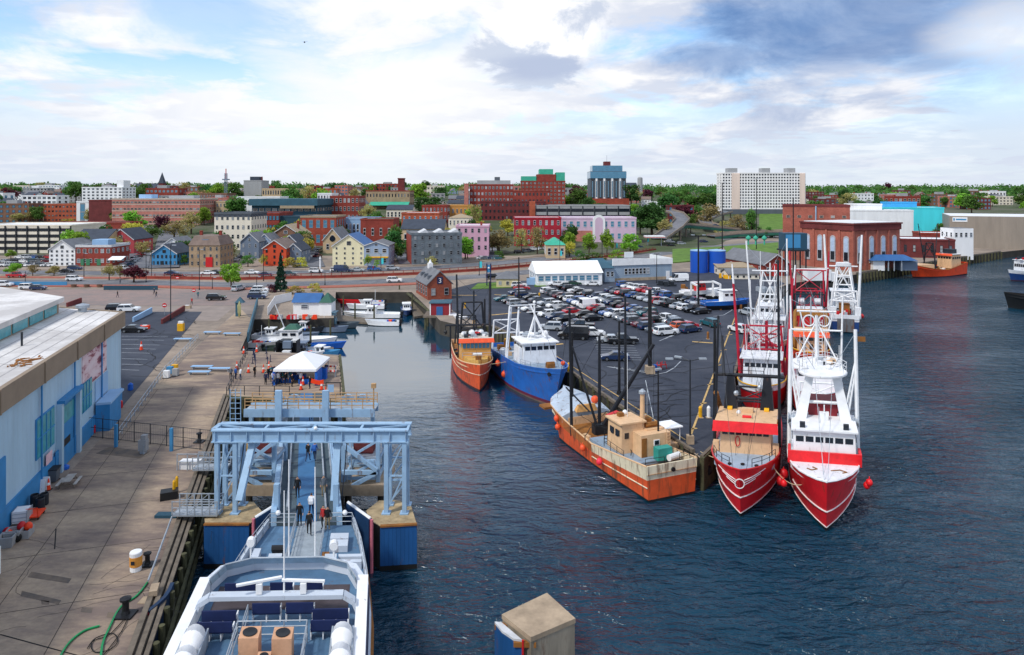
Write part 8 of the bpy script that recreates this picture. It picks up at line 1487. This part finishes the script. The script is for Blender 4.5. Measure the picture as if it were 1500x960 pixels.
def boat_dragger():
 b = Boat('rusty orange and cream dragger with tan stern house and black derricks',(7.0,88.2),(8.7,-21),22.8,6.6,4.2,2.3,3.5,.8,skew=0,tw=.92,full=.15,flip=True)
 b.hull([bootb,horange,cream],[.07,.62],.8,rusty,cap=tan,split=(mat('rusty_orange_bulwark','#a8622f',.7,nz=.7,amt=.3,rust=.6),.5)); b.strake(.4,.06,cream,t0=.55); z = 2.7
 wb = M(); rings = []
 for t in (.0,.05,.11,.18,.25): y = t * b.L - b.rake * (1 - t) ** 3; w = b.hb(t); zz = b.sheer(t); rings.append([V((w * x,y,zz + .75 * (1 - x * x) + .15)) for x in (-1,-.7,-.35,0,.35,.7,1)])
 wb.loft(rings,closed=False,caps=False); wb.add([V((p.x,p.y,p.z)) for p in rings[-1]] + [V((p.x,p.y,2.4)) for p in rings[-1]],[(i,i + 1,i + 8,i + 7) for i in range(6)]); b.p('whaleback',wb,mat('pale_grey_whaleback','#aebccb',.6,nz=.6,amt=.2,rust=.45),smooth=True)
 b.p('whaleback_front',M().box(-2.7,2.7,6.45,6.55,2.4,4.3),tan); b.p('platform',M().box(-3.6,-1.4,-.6,1.2,4.0,4.25),rusty)
 b.p('tarp',M().loft([[(-1.6,5.9,5.0),(1.4,5.6,4.9),(1.4,6.4,4.7),(-1.6,6.5,4.8)],[(-1.2,6.0,5.6),(1.2,5.9,5.5),(1.1,6.2,5.5),(-1.1,6.2,5.5)]]),mat('tan_tarp','#c9985c',.8)); b.p('buoy',M().ball((1.9,4.6,5.5),.5,10,6),oran2)
 b.p('poop_deck',M().prism([(-b.hb(t) + .2,t * b.L) for t in (.58,.7,.85,.985)] + [(b.hb(t) - .2,t * b.L) for t in (.985,.85,.7,.58)],2.6,3.95),gdeck); zd = 3.96
 h = b.house(-2.4,.4,16.2,19.4,zd,7.0,tan,2,tan,None,.5,.2,.1,2,.68,.6); h2 = b.p('deckhouse',M().box(.41,2.6,16.0,20.0,zd,6.3),tan); b.p('deckhouse_aft',M().box(-1.0,2.6,19.41,21.2,zd,6.2),tan)
 b.p('door',M().box(-.95,-.35,21.2,21.26,zd,5.9),rusty); b.p('window',M().box(.5,1.2,21.2,21.27,5.0,5.6),white); b.p('window',M().box(.6,1.1,21.28,21.3,5.08,5.52),glass); b.p('window',M().box(-2.43,-2.38,17.0,17.6,5.6,6.2),glass,h); b.p('window',M().box(-2.43,-2.38,18.1,18.7,5.6,6.2),glass,h); b.p('window',M().box(-2.0,-1.5,19.4,19.45,5.5,6.1),glass,h)
 b.p('stern_locker',M().cb((.9,22.4,zd),1.7,1.0,1.25),mat('teal_locker','#2f9187',.5)); b.p('life_raft',M().tube((1.0,23.4,zd + .4),(2.5,23.0,zd + .4),.33,n=12),white); b.p('funnel',M().tube((1.0,18,6.3),(1.0,18,9.6),.28,.24,10),tan); b.p('funnel_cap',M().lathe([(.4,9.6),(.4,9.85),(.1,10.1)],(1,18,0),10),steel)
 b.spar('mast',(1.5,20.5,6.2),(1.5,20.5,12.6),.11,black,.07); b.p('mast_yard',M().bar((.9,20.5,11.2),(2.1,20.5,11.2),.08),dark); b.p('mast_yard',M().bar((.8,20.5,10),(2.2,20.5,10),.08),dark); b.p('mast_lamp',M().cb((1.5,20.5,12.6),.7,.3,.2),steel); b.spar('aerial',(-.6,17.5,7.1),(-.6,17.5,14),.03,white); b.spar('aerial',(2.2,17,6.3),(2.2,17,10),.04,steel); b.spar('aerial',(2.0,19,6.3),(2.6,16,10.4),.05,steel)
 l = M()
 for i in range(9): l.bar((2.0,21.35,zd + i * .32),(2.45,21.35,zd + i * .32),.05)
 l.bar((2.0,21.35,zd),(2.0,21.35,6.6),.06).bar((2.45,21.35,zd),(2.45,21.35,6.6),.06); b.p('ladder',l,tan); l = M()
 for i in range(8): l.bar((-2.6,15.7 + .03 * i,2.8 + i * .35),(-2.2,15.7 + .03 * i,2.8 + i * .35),.05)
 l.bar((-2.6,15.7,2.7),(-2.6,15.95,5.5),.06).bar((-2.2,15.7,2.7),(-2.2,15.95,5.5),.06); b.p('ladder',l,black)
 b.p('roof_hatch',M().cb((1.4,17.4,6.31),1.6,1.2,.5),rusty); b.p('roof_box',M().cb((-1.2,17,7.17),.6,.6,.4),rusty); b.p('exhaust',M().tube((.6,19.3,6.6),(2.2,19.3,6.6),.28),rusty); b.p('red_cover',M().loft([[(-2.3,15.7,6.9),(-.8,15.3,7.1),(-.7,15.9,7.1),(-2.2,16.2,6.9)],[(-2.3,15.7,7.15),(-.8,15.3,7.3),(-.7,15.9,7.3),(-2.2,16.2,7.15)]]),redp); b.dome(-.4,16.6,7.17,.3); b.dome(2.2,16.5,6.31,.28)
 b.p('canopy',M().box(2.7,5.0,17.5,20,6.0,6.12).tube((4.7,17.8,3.6),(4.7,17.8,6),.05).tube((4.7,19.8,3.6),(4.7,19.8,6),.05),canvas); b.p('net_bin',M().box(2.75,4.4,18,20,3.2,4.4),tan)
 b.rails([(-2.9,16.4,zd),(-3.0,21,zd)],black,.95); b.rails([(-2.7,24.9,zd + .5),(-.6,25.1,zd + .5)],black,.8); b.rails([(1.2,25.1,zd + .5),(2.7,24.7,zd + .5),(2.9,22,zd + .3)],black,.9)
 b.p('hawse_pipe',M().tube((.1,25.55,4.1),(.1,25.72,4.1),.22,n=10),black)
 b.p('mast_base',M().box(-.9,.9,9.3,10.3,2.5,4.2),dark); b.spar('derrick',(.2,9.8,3.6),(4.6,14.5,14.0),.3,black_rig,.2); b.spar('derrick',(-.3,9.8,3.6),(-2.6,7.5,13.0),.17,black_rig,.12); b.spar('mast',(0,9.6,3.6),(0,9.6,14.5),.22,black_rig,.16); b.spar('boom',(-3.1,8.4,2.8),(-3.4,8.4,17.8),.2,black_rig,.14); b.spar('boom',(3.1,10.5,2.8),(3.3,10.0,19.0),.2,black_rig,.13); b.spar('boom',(-1.0,9,5.5),(-3.0,6.5,8),.1,black_rig)
 b.wires([((4.6,14.5,13.8),(0,9.6,14.3)),((-2.6,7.5,12.8),(0,9.6,14.3)),((-3.4,8.4,17.5),(0,9.6,14.3)),((3.3,10,18.5),(0,9.6,14.3)),((0,9.6,14.2),(0,.5,5)),((4.6,14.5,13.8),(1.8,19,6.4)),((-3.4,8.4,17.2),(-2,1.5,5)),((3.3,10,18.2),(1.5,20.5,12)),((-2.6,7.5,12.8),(-1.5,16.5,7.1))],.025)
 b.winch(0,13.6,2.6,rusty,2.6); b.clutter(7.5,15.3,4.6,2.6,[rusty,tan,rusty,mat('net_brown','#6d4a1e',.95),steel,orange],44,7,.9)
 for o in [c for k in b.t.children for c in [k,*k.children]]:
  if o.name.split('.')[0] in ('hull','bulwark','boot_topping','bulwark_inside','deck','cap_rail','rubbing_strake','whaleback'): continue
  o.data.transform(Matrix.Translation((0,0,-1.25)) @ (b.K @ Matrix(((1,0,0),(0,.893,0),(0,0,1))) @ b.K.inverted()).to_4x4())
 b.floats([((-3.45,4.2,2.6),'upper orange float at the left bow of the rusty dragger'),((-3.5,4.6,1.7),'lower orange float at the left bow of the rusty dragger'),((-3.7,11.3,1.5),'orange float amidships on the rusty dragger')],oran2,.34); b.floats([((-3.7,15,1.3),'pink-red float near the stern of the rusty dragger')],mat('pink_float','#e8324a',.5),.34)
boat_dragger()
def boat_orange():
 b = Boat('orange-hulled dragger with ochre wheelhouse and orange roof edge in the basin',(-4.9,103),(-.17,1),23,6.0,4.2,3.4,3.2,.5,skew=.3)
 b.hull([boot,horange],[.08],.7,rusty,inner=tan,cap=tan); b.strake(.62,.05,cream,t1=.7)
 och = mat('ochre_wheelhouse','#cf9a52',.5,nz=.6,amt=.14,rust=.25); b.p('foredeck_house',M().prism([(-2.3,6.3),(-1.5,2.2),(0,1.4),(1.5,2.2),(2.3,6.3)],2.6,4.4),mat('yellow_tan','#cfa860',.5,rust=.25)); h = b.house(-2.35,2.35,4.2,8.8,3.0,6.9,och,7,mat('pale_roof','#c7c3b8',.6),oran2,.35,.3,.15,3,.78,.8,wm=glassb); b.rails([(-2.3,3.0,4.42),(2.3,3.0,4.42)],steel,.8); b.p('rust_post',M().box(-.4,.5,1.6,1.9,3.0,5.0),rusty); b.p('white_cover',M().tube((-.6,3.4,4.9),(.8,3.4,4.9),.25),white)
 b.p('tank',M().ball((-.4,7,7.5),.55),white); b.p('tank',M().ball((1.2,8,7.4),.5),white); b.clutter(5,8.5,4,7.06,[white,steel,redp,dark],16,21,.6)
 b.spar('boom',(-2.7,5.5,6.0),(-2.9,6.5,17),.2,black_rig,.14); b.spar('boom',(2.3,5.5,4),(2.5,6.5,15.8),.26,black_rig,.2); b.aframe(9.8,3,12,4.6,3.2,black_rig,.2,(.5,),True); b.spar('cross_bar',(-4.6,7.5,8.7),(2.4,7.5,8.7),.16,black_rig); b.spar('bar_leg',(-3.8,7.5,3.4),(-3.8,7.5,8.7),.14,black_rig); b.p('block',M().ball((-4.6,7.5,7.6),.3,sz=1.4).tube((-4.6,7.5,7.9),(-4.6,7.5,8.7),.05),black); b.clutter(10,21,4.6,2.6,[rusty,tan,dark,white,redp],26,13,1.2); b.aframe(20,3,8,4,3.4,black_rig); b.spar('mast',(.2,9.5,6),(.2,9.5,14),.14,dark)
 b.wires([((-2.9,6.5,16.5),(.2,9.5,13.5)),((2.5,6.5,15.3),(.2,9.5,13.5)),((-2.9,6.5,16.5),(0,0,4.3)),((2.5,6.5,15),(2,20,8))]); b.floats([((3.5,5.0,3.0),'upper orange float between orange and blue boats'),((4.3,3.6,1.6),'lower orange float between orange and blue boats')],oran2,.45)
boat_orange()
def boat_blue():
 b = Boat('blue-hulled trawler with white wheelhouse and white tripod mast',(5.9,95.6),(-.30,1),27,7.6,6.0,4.4,3.4,2.8,skew=.15)
 b.hull([mat('worn_boot_brown','#6e5a52',.7,nz=.8,amt=.35),mat('maroon_band','#5f1c35',.5),hblue],[.05,.13],.7,gdeck,inner=hblue); z = 4.4; b.p('forecastle_deck',M().prism([(-3.2,6),(-2.6,3.2),(-1.2,.4),(0,-1.2),(1.2,.4),(2.6,3.2),(3.2,6),(3.3,9),(-3.3,9)],z - .6,z + .35),gdeck)
 h = b.house(-2.6,2.6,6.0,11.0,z - .3,7.7,hullwhite,5,white,None,.5,.3,.1,3,.80,.55); b.p('house_wing',M().box(-3.0,-2.61,6.6,9.5,z - .3,7.0),hullwhite,h); t = M()
 for a,c in (((0,8.5,8.2),(0,8.7,13.2)),((-1.4,7.6,8.2),(0,8.7,11.2)),((1.4,7.6,8.2),(0,8.7,11.2)),((0,10.4,8.2),(0,8.7,11))): t.tube(a,c,.12,n=6)
 t.tube((-1.2,8.7,11.9),(1.2,8.7,11.9),.07); b.p('tripod_mast',t,white); b.p('lamp',M().ball((0,8.7,13.4),.25),white); b.dome(1.6,8.4,8.2,.55); b.rails([(1,9.4,8.2),(2.6,9.4,8.2),(2.6,10.8,8.2)],steel,.9); b.clutter(9,10.8,3.6,8.17,[white,steel,dark],8,31,.5)
 for x in (-3.1,-1.8): b.spar('mast_leg',(x,13,3.6),(x + 1.6,16,11.5),.16,hullwhite)
 b.p('gallows_frame',M().path([(-3.3,13,3.4),(-1.9,15.5,11.8),(1.6,15.5,11.8),(3.2,13.5,7.5)],.13,7).path([(-1.8,18,4),(-1.9,15.5,11.6)],.12),hullwhite); b.spar('derrick',(3,13,7),(-1,17,4),.1,hullwhite); b.clutter(12.5,25,5.6,3,[rusty,tan,hullwhite,steel,yellow,dark],34,17,1.5); b.aframe(24,3,8,5,4.4,hullwhite,.18)
 b.p('anchor_winch',M().cb((.6,3.2,z + .35),1.2,.8,.6).tube((0,3.2,z + .9),(1.2,3.2,z + .9),.3),rusty); b.p('hawse_pipe',M().tube(b.at(.035,5.0,-1,.02),b.at(.035,5.0,-1,.14),.3,n=10),black); b.p('deck_buoy',M().ball((2.6,3.4,z + .8),.35),oran2); b.rails([(-3.0,6.2,z + .35),(-2.4,3.3,z + .6),(-1.1,.6,z + .9)],steel,.7)
 b.wires([((0,8.7,13),(-1.9,15.5,11.8)),((0,8.7,13),(0,-2,6)),((-1.9,15.5,11.8),(-2.5,25,5))])
boat_blue()
def boat_far_orange():
 p = P(1333,407,0); q = P(1402,401,0); d = q - p
 b = Boat('bright orange dragger moored side-on along the right-hand quay',(p.x + 1,p.y),(d.x,d.y),d.length * .97,7.5,4.8,2.4,4.6,1.8,skew=0,tw=.9); L = b.L
 b.hull([boot,hor2],[.08],.6,rusty,cap=rusty); s = L / 28
 b.p('whaleback',M().prism([(-2.9,8 * s),(-1.6,2),(0,-.6),(1.6,2),(2.9,8 * s)],3.4,4.6),tan); b.house(-2.6,2.6,19 * s,25 * s,2.6,7.6,tan,5,white,oran2,.5,.3,.1,4,.75,.7); b.p('upper_house',M().box(-1.6,1.6,21 * s,24 * s,7.8,9.4),dark); b.spar('mast',(0,22 * s,9.4),(0,22 * s,13),.15,dark); b.aframe(10 * s,2.4,12,4.5,2.5,black_rig,.25,(.5,.75),True); b.spar('boom',(-1,9 * s,3),(-1.5,5.5 * s,19),.2,black_rig,.12); b.spar('boom',(1,11 * s,3),(0,15 * s,19),.2,black_rig,.12); b.clutter(10 * s,18.5 * s,5,2,[tan,rusty,dark,white,yellow],26,19,1.8); b.dome(1,23 * s,7.8,.5); b.wires([((-1.5,5.5 * s,18.5),(0,10 * s,12)),((0,15 * s,18.5),(0,10 * s,12)),((0,15 * s,18.5),(0,22 * s,12))],.04)
 p = P(1481,412,0); b = Boat('navy and white boat cut off by the right edge of the picture, upper',(p.x,p.y),(1,.25),18,6,4,3,3,1.2,skew=0); b.hull([boot,navyh,hullwhite],[.1,.7],.6); b.house(-2,2,3.5,9,2.6,7,hullwhite,5,hullwhite,None,.5,.3,.1,4,.6,1.0); b.clutter(1.5,8,3,7.2,[dark,redp,white],9,3,.8); b.spar('mast',(0,6,7.1),(0,6,12),.15,dark)
 p = P(1491,455,0); b = Boat('black-hulled tug with brown deck cut off by the right edge of the picture',(p.x + .5,p.y + 4),(1,-.45),22,7,4,3,3,1,skew=0,name='tugboat',cat='tugboat'); b.hull([bootb,bootb],[.1],.8,rusty,cap=rubber); b.house(-2.2,2.2,6,12,2.2,6,tan,4)
boat_far_orange()
def launch(label,px,py,ang,L=7,B=2.5,hullm=None,cabin=None,cabm=None,top=None,out=0,deck=None,name='motorboat',cx=0.0,z=0):
 p = P(px,py,z); b = Boat(label,(p.x,p.y),(math.cos(ang),math.sin(ang)),L,B,1.5,1.1,1.0,.9,skew=0,name=name,cat='boat',full=.45,tw=.92)
 b.t.location.z = z; b.hull([bootb,hullm or white],[.12],.45,deck or white)
 if cabin: y0,y1,zc = cabin; h = b.house(-B * .33,B * .33,L * y0,L * y1,.6,zc,cabm or white,3,top or cabm or white,None,.3,.15,.35,2,.68,.5,'cabin')
 for i in range(out): x = (i - (out - 1) / 2) * .6; b.p('outboard_motor',M().cb((x,L + .3,.7),.4,.6,.8).cb((x,L + .25,-.4),.15,.3,1.1),black)
 return b
def small_craft():
 b = launch('white walkaround motorboat with two black outboards, largest of the dock',508,465,0.0,13,3.6,None,(.38,.55,2.6),white,white,3); b.p('windscreen',M().loft([[(-1.1,4.6,1.4),(1.1,4.6,1.4),(1.1,4.7,1.4),(-1.1,4.7,1.4)],[(-.9,5.2,2.2),(.9,5.2,2.2),(.9,5.3,2.2),(-.9,5.3,2.2)]]),glass)
 launch('small white cuddy boat moored at the floating dock in the basin',596,463,1.75,8,2.8,navyh,(.3,.6,2.5))
 launch('little teal and white cabin boat under the basin head wall',567,440,1.6,8,2.8,WA['teal'],(.25,.6,2.5))
 b = launch('white launch with maroon band and wheelhouse by the red wharf shed',655,476,1.9,10,3.2,navyh,(.3,.62,3.3)); b.p('maroon_band',M().box(-1.12,1.12,2.9,6.3,1.1,1.7),mat('maroon_band2','#6d1830',.5)); b.spar('mast',(0,5,3.4),(0,5,5),.06,white)
 b = launch('dark grey patrol boat with box wheelhouse at the end of the dock',521,481,math.pi,10,3.2,mat('patrol_grey','#4d5c66',.5),(.42,.72,3.6),mat('patrol_house','#5e8396',.5),None,0,dark)
 b = launch('white cabin cruiser with green canopy top and slanting pole',488,504,math.pi,15,4.2,white,(.42,.68,2.9),white,None,0); b.p('green_top',M().loft([[(-1.5,6.5,3.1),(1.5,6.5,3.1),(1.5,9.5,3.1),(-1.5,9.5,3.1)],[(-.7,7.3,3.9),(.7,7.3,3.9),(.7,8.8,3.9),(-.7,8.8,3.9)]]),RF['dgreen']); b.spar('pole',(0,9.6,3),(-.5,11.4,8),.09,white)
 launch('inflatable dark green boat behind the marquee',450,516,math.pi,8,2.8,mat('dark_green_tube','#2e4038',.6),(.4,.6,2.2),dark,None,1,dark); launch('white utility boat with clutter right of the marquee',478,520,math.pi,9,3,white,(.4,.55,2.3),WA['slate'],None,2,steel); launch('blue inflatable boat alongside the platform corner',501,511,math.pi,6,1.9,bluep,None,None,None,1,dark)
 launch('open white skiff nearest the boarding platform entrance',436,494,math.pi,8,2.6,WA['grey'],None,None,None,1,gdeck); launch('red-covered skiff beside the floating dock',498,446,.1,6,2,redp,None,None,None,1,orange); launch('white open skiff behind the red-covered one',500,440,.05,8,2.2,white,None,None,None,1,gdeck)
 for i,(px,py,a,L_,m,cb,lab) in enumerate(((420,497,3.1,7,white,(.35,.6,2.2),'white day boat left of the cabin cruiser'),(462,497,3.0,7,WA['slate'],None,'slate open boat right of the cabin cruiser'),(540,477,.0,7,white,None,'low white skiff outside the patrol boat'),(512,453,.05,9,white,(.4,.62,2.3),'white cabin boat behind the twin-outboard one'),(506,437,.0,7,WA['grey'],None,'grey skiff nearest the basin head'),(468,526,3.2,6,white,None,'white tender close behind the marquee'),(492,524,3.0,6,WA['blue'],(.4,.6,2.0),'small blue workboat off the platform corner'),(672,486,2.0,9,dark,(.35,.6,3.0),'dark workboat between red shed and orange dragger'),(690,492,2.2,10,WA['slate'],(.3,.55,3.4),'grey lobster boat behind the orange dragger'))):
  b = launch(lab,px,py,a,L_,2.5,m,cb,white,None,1 if i % 2 else 2,gdeck if i % 3 else white)
  b.clutter(L_ * .6,L_ * .9,1.4,.7,[orange,white,dark,bluep],5,40 + i,.5)
 solo('floating_dock',M().prism(pix([(492,470),(558,474),(557,468),(500,462),(497,432),(489,432)],.5),.1,.5),wood,'L-shaped floating dock at the head of the basin','dock'); solo('floating_dock',M().prism(pix([(607,464),(622,462),(598,428),(590,428)],.6),.1,.6),wood,'long floating walkway beside the brick wharf house','dock'); solo('floating_dock',M().prism(pix([(376,517),(490,517),(488,506),(380,506)],.5),.1,.5),wood,'grey work float behind the boarding platform','dock'); solo('fender_piles',M().path(pix([(591,425),(646,470)],2.6),.4),pilewood,'dark timber wharf edge beside the brick wharf house','fender')
 for i,(px,py,a,L_,m,cb,lab) in enumerate(((409,509,3.1,6,white,None,'white dinghy tucked in the left corner behind the platform'),(397,486,.0,7,redp,None,'red skiff under the left end of the shed platform'),(440,481,.05,8,white,(.4,.6,2.2),'white day boat close under the shed platform'),(470,488,3.1,7,dark,(.4,.62,2.4),'dark workboat right under the harbour shed'),(530,447,.05,6,white,None,'white skiff outermost at the basin head'),(505,487,3.0,8,WA['slate'],None,'slate skiff below the dark patrol boat'))):
  b = launch(lab,px,py,a,L_,2.4,m,cb,white,None,1,gdeck); b.clutter(L_ * .3,L_ * .9,1.5,.7,[orange,white,dark,bluep,redp],7,70 + i,.6); b.spar('mast',(.3,L_ * .6,.8),(.3,L_ * .6,4.2),.05,white)
 for i,(px,py) in enumerate(((394,497),(412,503),(455,508),(484,499),(486,474),(503,458),(520,470),(548,474),(585,440),(604,455))):
  p = P(px,py,0); tag(link('dock_pile',M().tube((0,0,-2),(0,0,4.2),.22,.18,8).mesh('dock_pile',pilewood),None,p),'dark timber pile standing among the small boats in the basin','pile')
 r = random.Random(8)
 for i in range(14):
  px = r.uniform(393,470); p = P(px,467.5); c = r.choice(['red','orange','white','grey','red']); e = tag(link('fish_crate',M().cb((0,0,0),1.1,.7,r.uniform(.4,1.0),r.uniform(-.3,.3)).cb((.1,0,.4),.8,.6,.5).mesh('fish_crate',{'red': redp,'orange': orange,'white': white,'grey': WA['grey']}[c]),None,p),f'{c} fish crate along the edge below the harbour shed','crate','fish crates by the harbour shed')
 t = thing('black_container',P(423,524,.5),'black slatted storage frame with white bins behind the boarding platform','container'); part('frame',M().box(-2.2,-2.05,-.5,1.5,0,2.9).box(1.45,1.6,-.5,1.5,0,3.1).box(-2.05,1.45,1.3,1.5,0,2.4),black,t); part('bin',M().cb((-.3,-.2,0),1.4,1,1.3),white,t); part('bin',M().cb((-.4,.6,1.6),1.5,1,1.2),WA['slate'],t)
 b = launch('red and white motorboat on a cradle in the boatyard',1050,430,3.4,10,3,white,(.35,.6,3.0),redp,z=G + 1.2); b.p('cradle',M().box(-1.2,1.2,2,2.3,-1.2,.2).box(-1.2,1.2,6.5,6.8,-1.2,.2),steel)
 b = launch('long low white racing boat on a trailer in the boatyard',1002,432,-.25,11,2.4,white,None,z=G + .8); b.p('trailer_frame',M().box(-.8,.8,1,9,-.7,-.4),dark); b = launch('blue workboat under repair on the yard hard',1095,446,3.3,11,3.4,hblue,(.3,.6,3.4),white,z=G + 1); b.p('cradle',M().box(-1.2,1.2,2,2.4,-1,.2).box(-1.2,1.2,7,7.4,-1,.2),rusty)
 t = thing('boat_lift',P(1040,446),'white travelling boat hoist frame in the boatyard','hoist'); part('frame',M().bar((-3,0,0),(-3,0,4.6),.4).bar((2.5,0,0),(2.5,0,5),.4).bar((-3,6,0),(-3,6,4.6),.4).bar((2.5,6,0),(2.5,6,5),.4).bar((-3,0,4.5),(-3,6,4.5),.4).bar((2.5,0,4.8),(2.5,6,4.8),.4).bar((-3,6,4.5),(2.5,6,4.7),.4).bar((2.6,0,1),(6,.5,4),.3),white,t)
 for x in (-3,2.5):
  for y in (0,6): part('wheel',M().tube((x - .2,y,.5),(x + .2,y,.5),.5,n=12),rubber,t)
 for i,(px,py,m,l) in enumerate(((975,419,'dark','stack of dark trailers and gear left of the cradled boats'),(1012,424,'rust','rusty scrap heap by the boatyard fence'),(1120,428,'grey','grey crates on the quay below the cream hut'),(1070,408,'yellow','yellow forklift mast by the cream hut'))): p = P(px,py); rr = random.Random(i); b = M(); [b.cb((p.x + rr.uniform(-3,3),p.y + rr.uniform(-1.5,1.5),G),rr.uniform(.5,2),rr.uniform(.5,1.4),rr.uniform(.4,1.5),rr.uniform(0,3)) for k in range(9)]; solo('yard_gear',b,{'dark': dark,'rust': rusty,'grey': steel,'yellow': yellow}[m],l,'gear')
small_craft()
def lot_furniture():
 t = pole(952,547,424,.32,'thick black utility pole on a concrete foot in the middle of the car park','pole','utility_pole',black,rtop=.28); part('foot',M().cb((0,0,.02),1.3,1.3,1.1),concrete,t); part('bin',M().cb((1.3,-.3,.02),.7,.7,.9),bluep,t) if False else None
 solo('waste_bin',M().lathe([(.35,0),(.4,.9),(.3,1.0)],P(959,544),n=10),bluep,'blue bin beside the thick black car park pole','bin')
 for i,(px,py) in enumerate(((965,541),(972,540))): e = thing('safety_barrier',P(px,py),['left red safety barrier by the thick black pole','right red safety barrier by the thick black pole'][i],'barrier'); part('barrier_frame',M().bar((-.5,0,0),(-.2,0,1.1),.1).bar((.5,0,0),(.2,0,1.1),.1).bar((-.5,0,.6),(.5,0,.6),.25,.12),redp,e)
 for px,py,top,r,lab in ((760,443,377,.2,'black car park pole beside the blue trawler stern, furthest left'),(1023,456,345,.24,'tall black lamp pole among the far car park rows'),(1162,476,290,.16,'very tall dark pole behind the moored trawlers'),(710,506,438,.22,'black mooring pile pole behind the orange dragger'),(882,396,352,.14,'slim dark pole behind the function tent'),(962,415,372,.12,'slim lamp post by the restaurant front'),(1058,372,268,.28,'tall dark highway lighting mast left of the white slab'),(1108,366,262,.22,'tall dark highway lighting mast before the white slab'),(948,352,330,.12,'small lamp post by the filling station')): pole(px,py,top,r,lab,'pole','utility_pole' if 'lamp' not in lab and 'lighting' not in lab else 'lamp_post',black,arms=((0,1),(math.pi,1)) if 'lamp' in lab or 'lighting' in lab else ())
 t = pole(1011,650,527,.11,'car park lamp post with three pale heads at the quay tip','lamp post',arms=((0,1.1),(math.pi * .8,1.1),(math.pi,2.0))); part('foot',M().cb((0,0,.01),.7,.7,.9),concrete,t)
 for px,py,top,lab in ((838,597,487,'black mooring pole beside the blue hull'),(907,578,470,'black mooring pole behind the dragger derricks'),(1047,628,472,'black quay pole with yellow signal box by the red trawler')): pole(px,py,top,.2,lab,'pole','mooring_pole',black)
 for px,py,m,lab in ((1026,612,yellow,'yellow life-ring post near the quay edge'),(1038,612,white,'white service box near the quay edge'),(833,545,yellow,'yellow post beside the blue bow'),(694,478,yellow,'yellow buoy stood on the quay behind the orange dragger'),(681,452,yellow,'yellow bollard beside the red wharf shed'),(1037,497,rusty,'rusty gear box beside the yellow line'),(790,437,yellow,'yellow post among cars near the tan kiosk'),(806,432,rusty,'rusty bollard at the head of the long middle row')): p = P(px,py,G + .02); e = thing('quay_post',p,lab,'post'); part('post',M().lathe([(.22,0),(.22,1.2),(.1,1.4)],n=10),m,e); part('base',M().cb((0,0,0),.6,.6,.08),concrete,e)
 for nm,L_ in (('left',[(690,481),(724,480),(775,504),(825,538),(902,593),(1016,664)]),('right',[(1028,673),(1046,656),(1090,500)])):
  w = thing('timber_fender',P(*L_[0]),f'timber kerb and dark piles along the {nm} side of the car park quay','fender'); b = M()
  for a,c in zip(L_,L_[1:]):
   p,q = P(*a),P(*c); b.bar(p + V((0,0,.2)),q + V((0,0,.2)),.35,.4)
   for i in range(8): x = lerp(p,q,i / 8); part('pile',M().tube((x.x,x.y - .25,-3),(x.x,x.y - .25,G + .3),.26,n=7),pilewood,w,w=True)
  part('kerb_beam',b,wood,w,w=True)
 for i,(a,c,lab) in enumerate((((23.0,64.5,3.9),(19.6,71,3.1),'rope from the red trawler bow to the quay tip'),((17.3,66.8,4.4),(19.2,70.5,3.1),'rope from the dragger stern to the quay'),((25.2,66,3.6),(27.5,63,3.4),'rope slung between the two red bows'),((-5.5,105,3.5),(2,106,4.5),'rope from the orange dragger to the blue hull'))):
  a,c = V(a),V(c); pts = [lerp(a,c,k / 8) - V((0,0,1.2 * (1 - (k / 4 - 1) ** 2))) * (.8 if i == 2 else .2) for k in range(9)]; solo('mooring_rope',M().path(pts,.04,4),mat('rope','#b9a98a',.9),lab,'rope')
 tag(link('gull',M().ball((0,0,0),.16,8,6).add([(-.1,0,.02),(.1,0,.02),(.8,.12,.2),(-.0,.3,.05)],[(0,1,2,3)]).add([(.1,0,.02),(-.1,0,.02),(-.8,.12,.2),(0,.3,.05)],[(0,1,2,3)]).mesh('gull',dark),None,PY(446,62,140)),'dark gull gliding high in the sky at left','bird')
lot_furniture()
def settle_labels():
 byl = {}
 for o in COL.objects:
  if o.parent is None and o.get('label') and o['label'] != 'blue queue barrier post on the boarding platform': byl.setdefault(o['label'],[]).append(o)
 ordn = ['leftmost','second from left','third from left','fourth from left','fifth from left','sixth from left','seventh from left','eighth from left','ninth from left','tenth from left']
 for l,os in byl.items():
  if len(os) < 2: continue
  os.sort(key=lambda o: o.location.x / max(o.location.y,1))
  for i,o in enumerate(os): o['label'] = l + ', ' + ('rightmost' if i == len(os) - 1 else ordn[i] if i < 10 else f'number {i + 1} from left')
settle_labels()
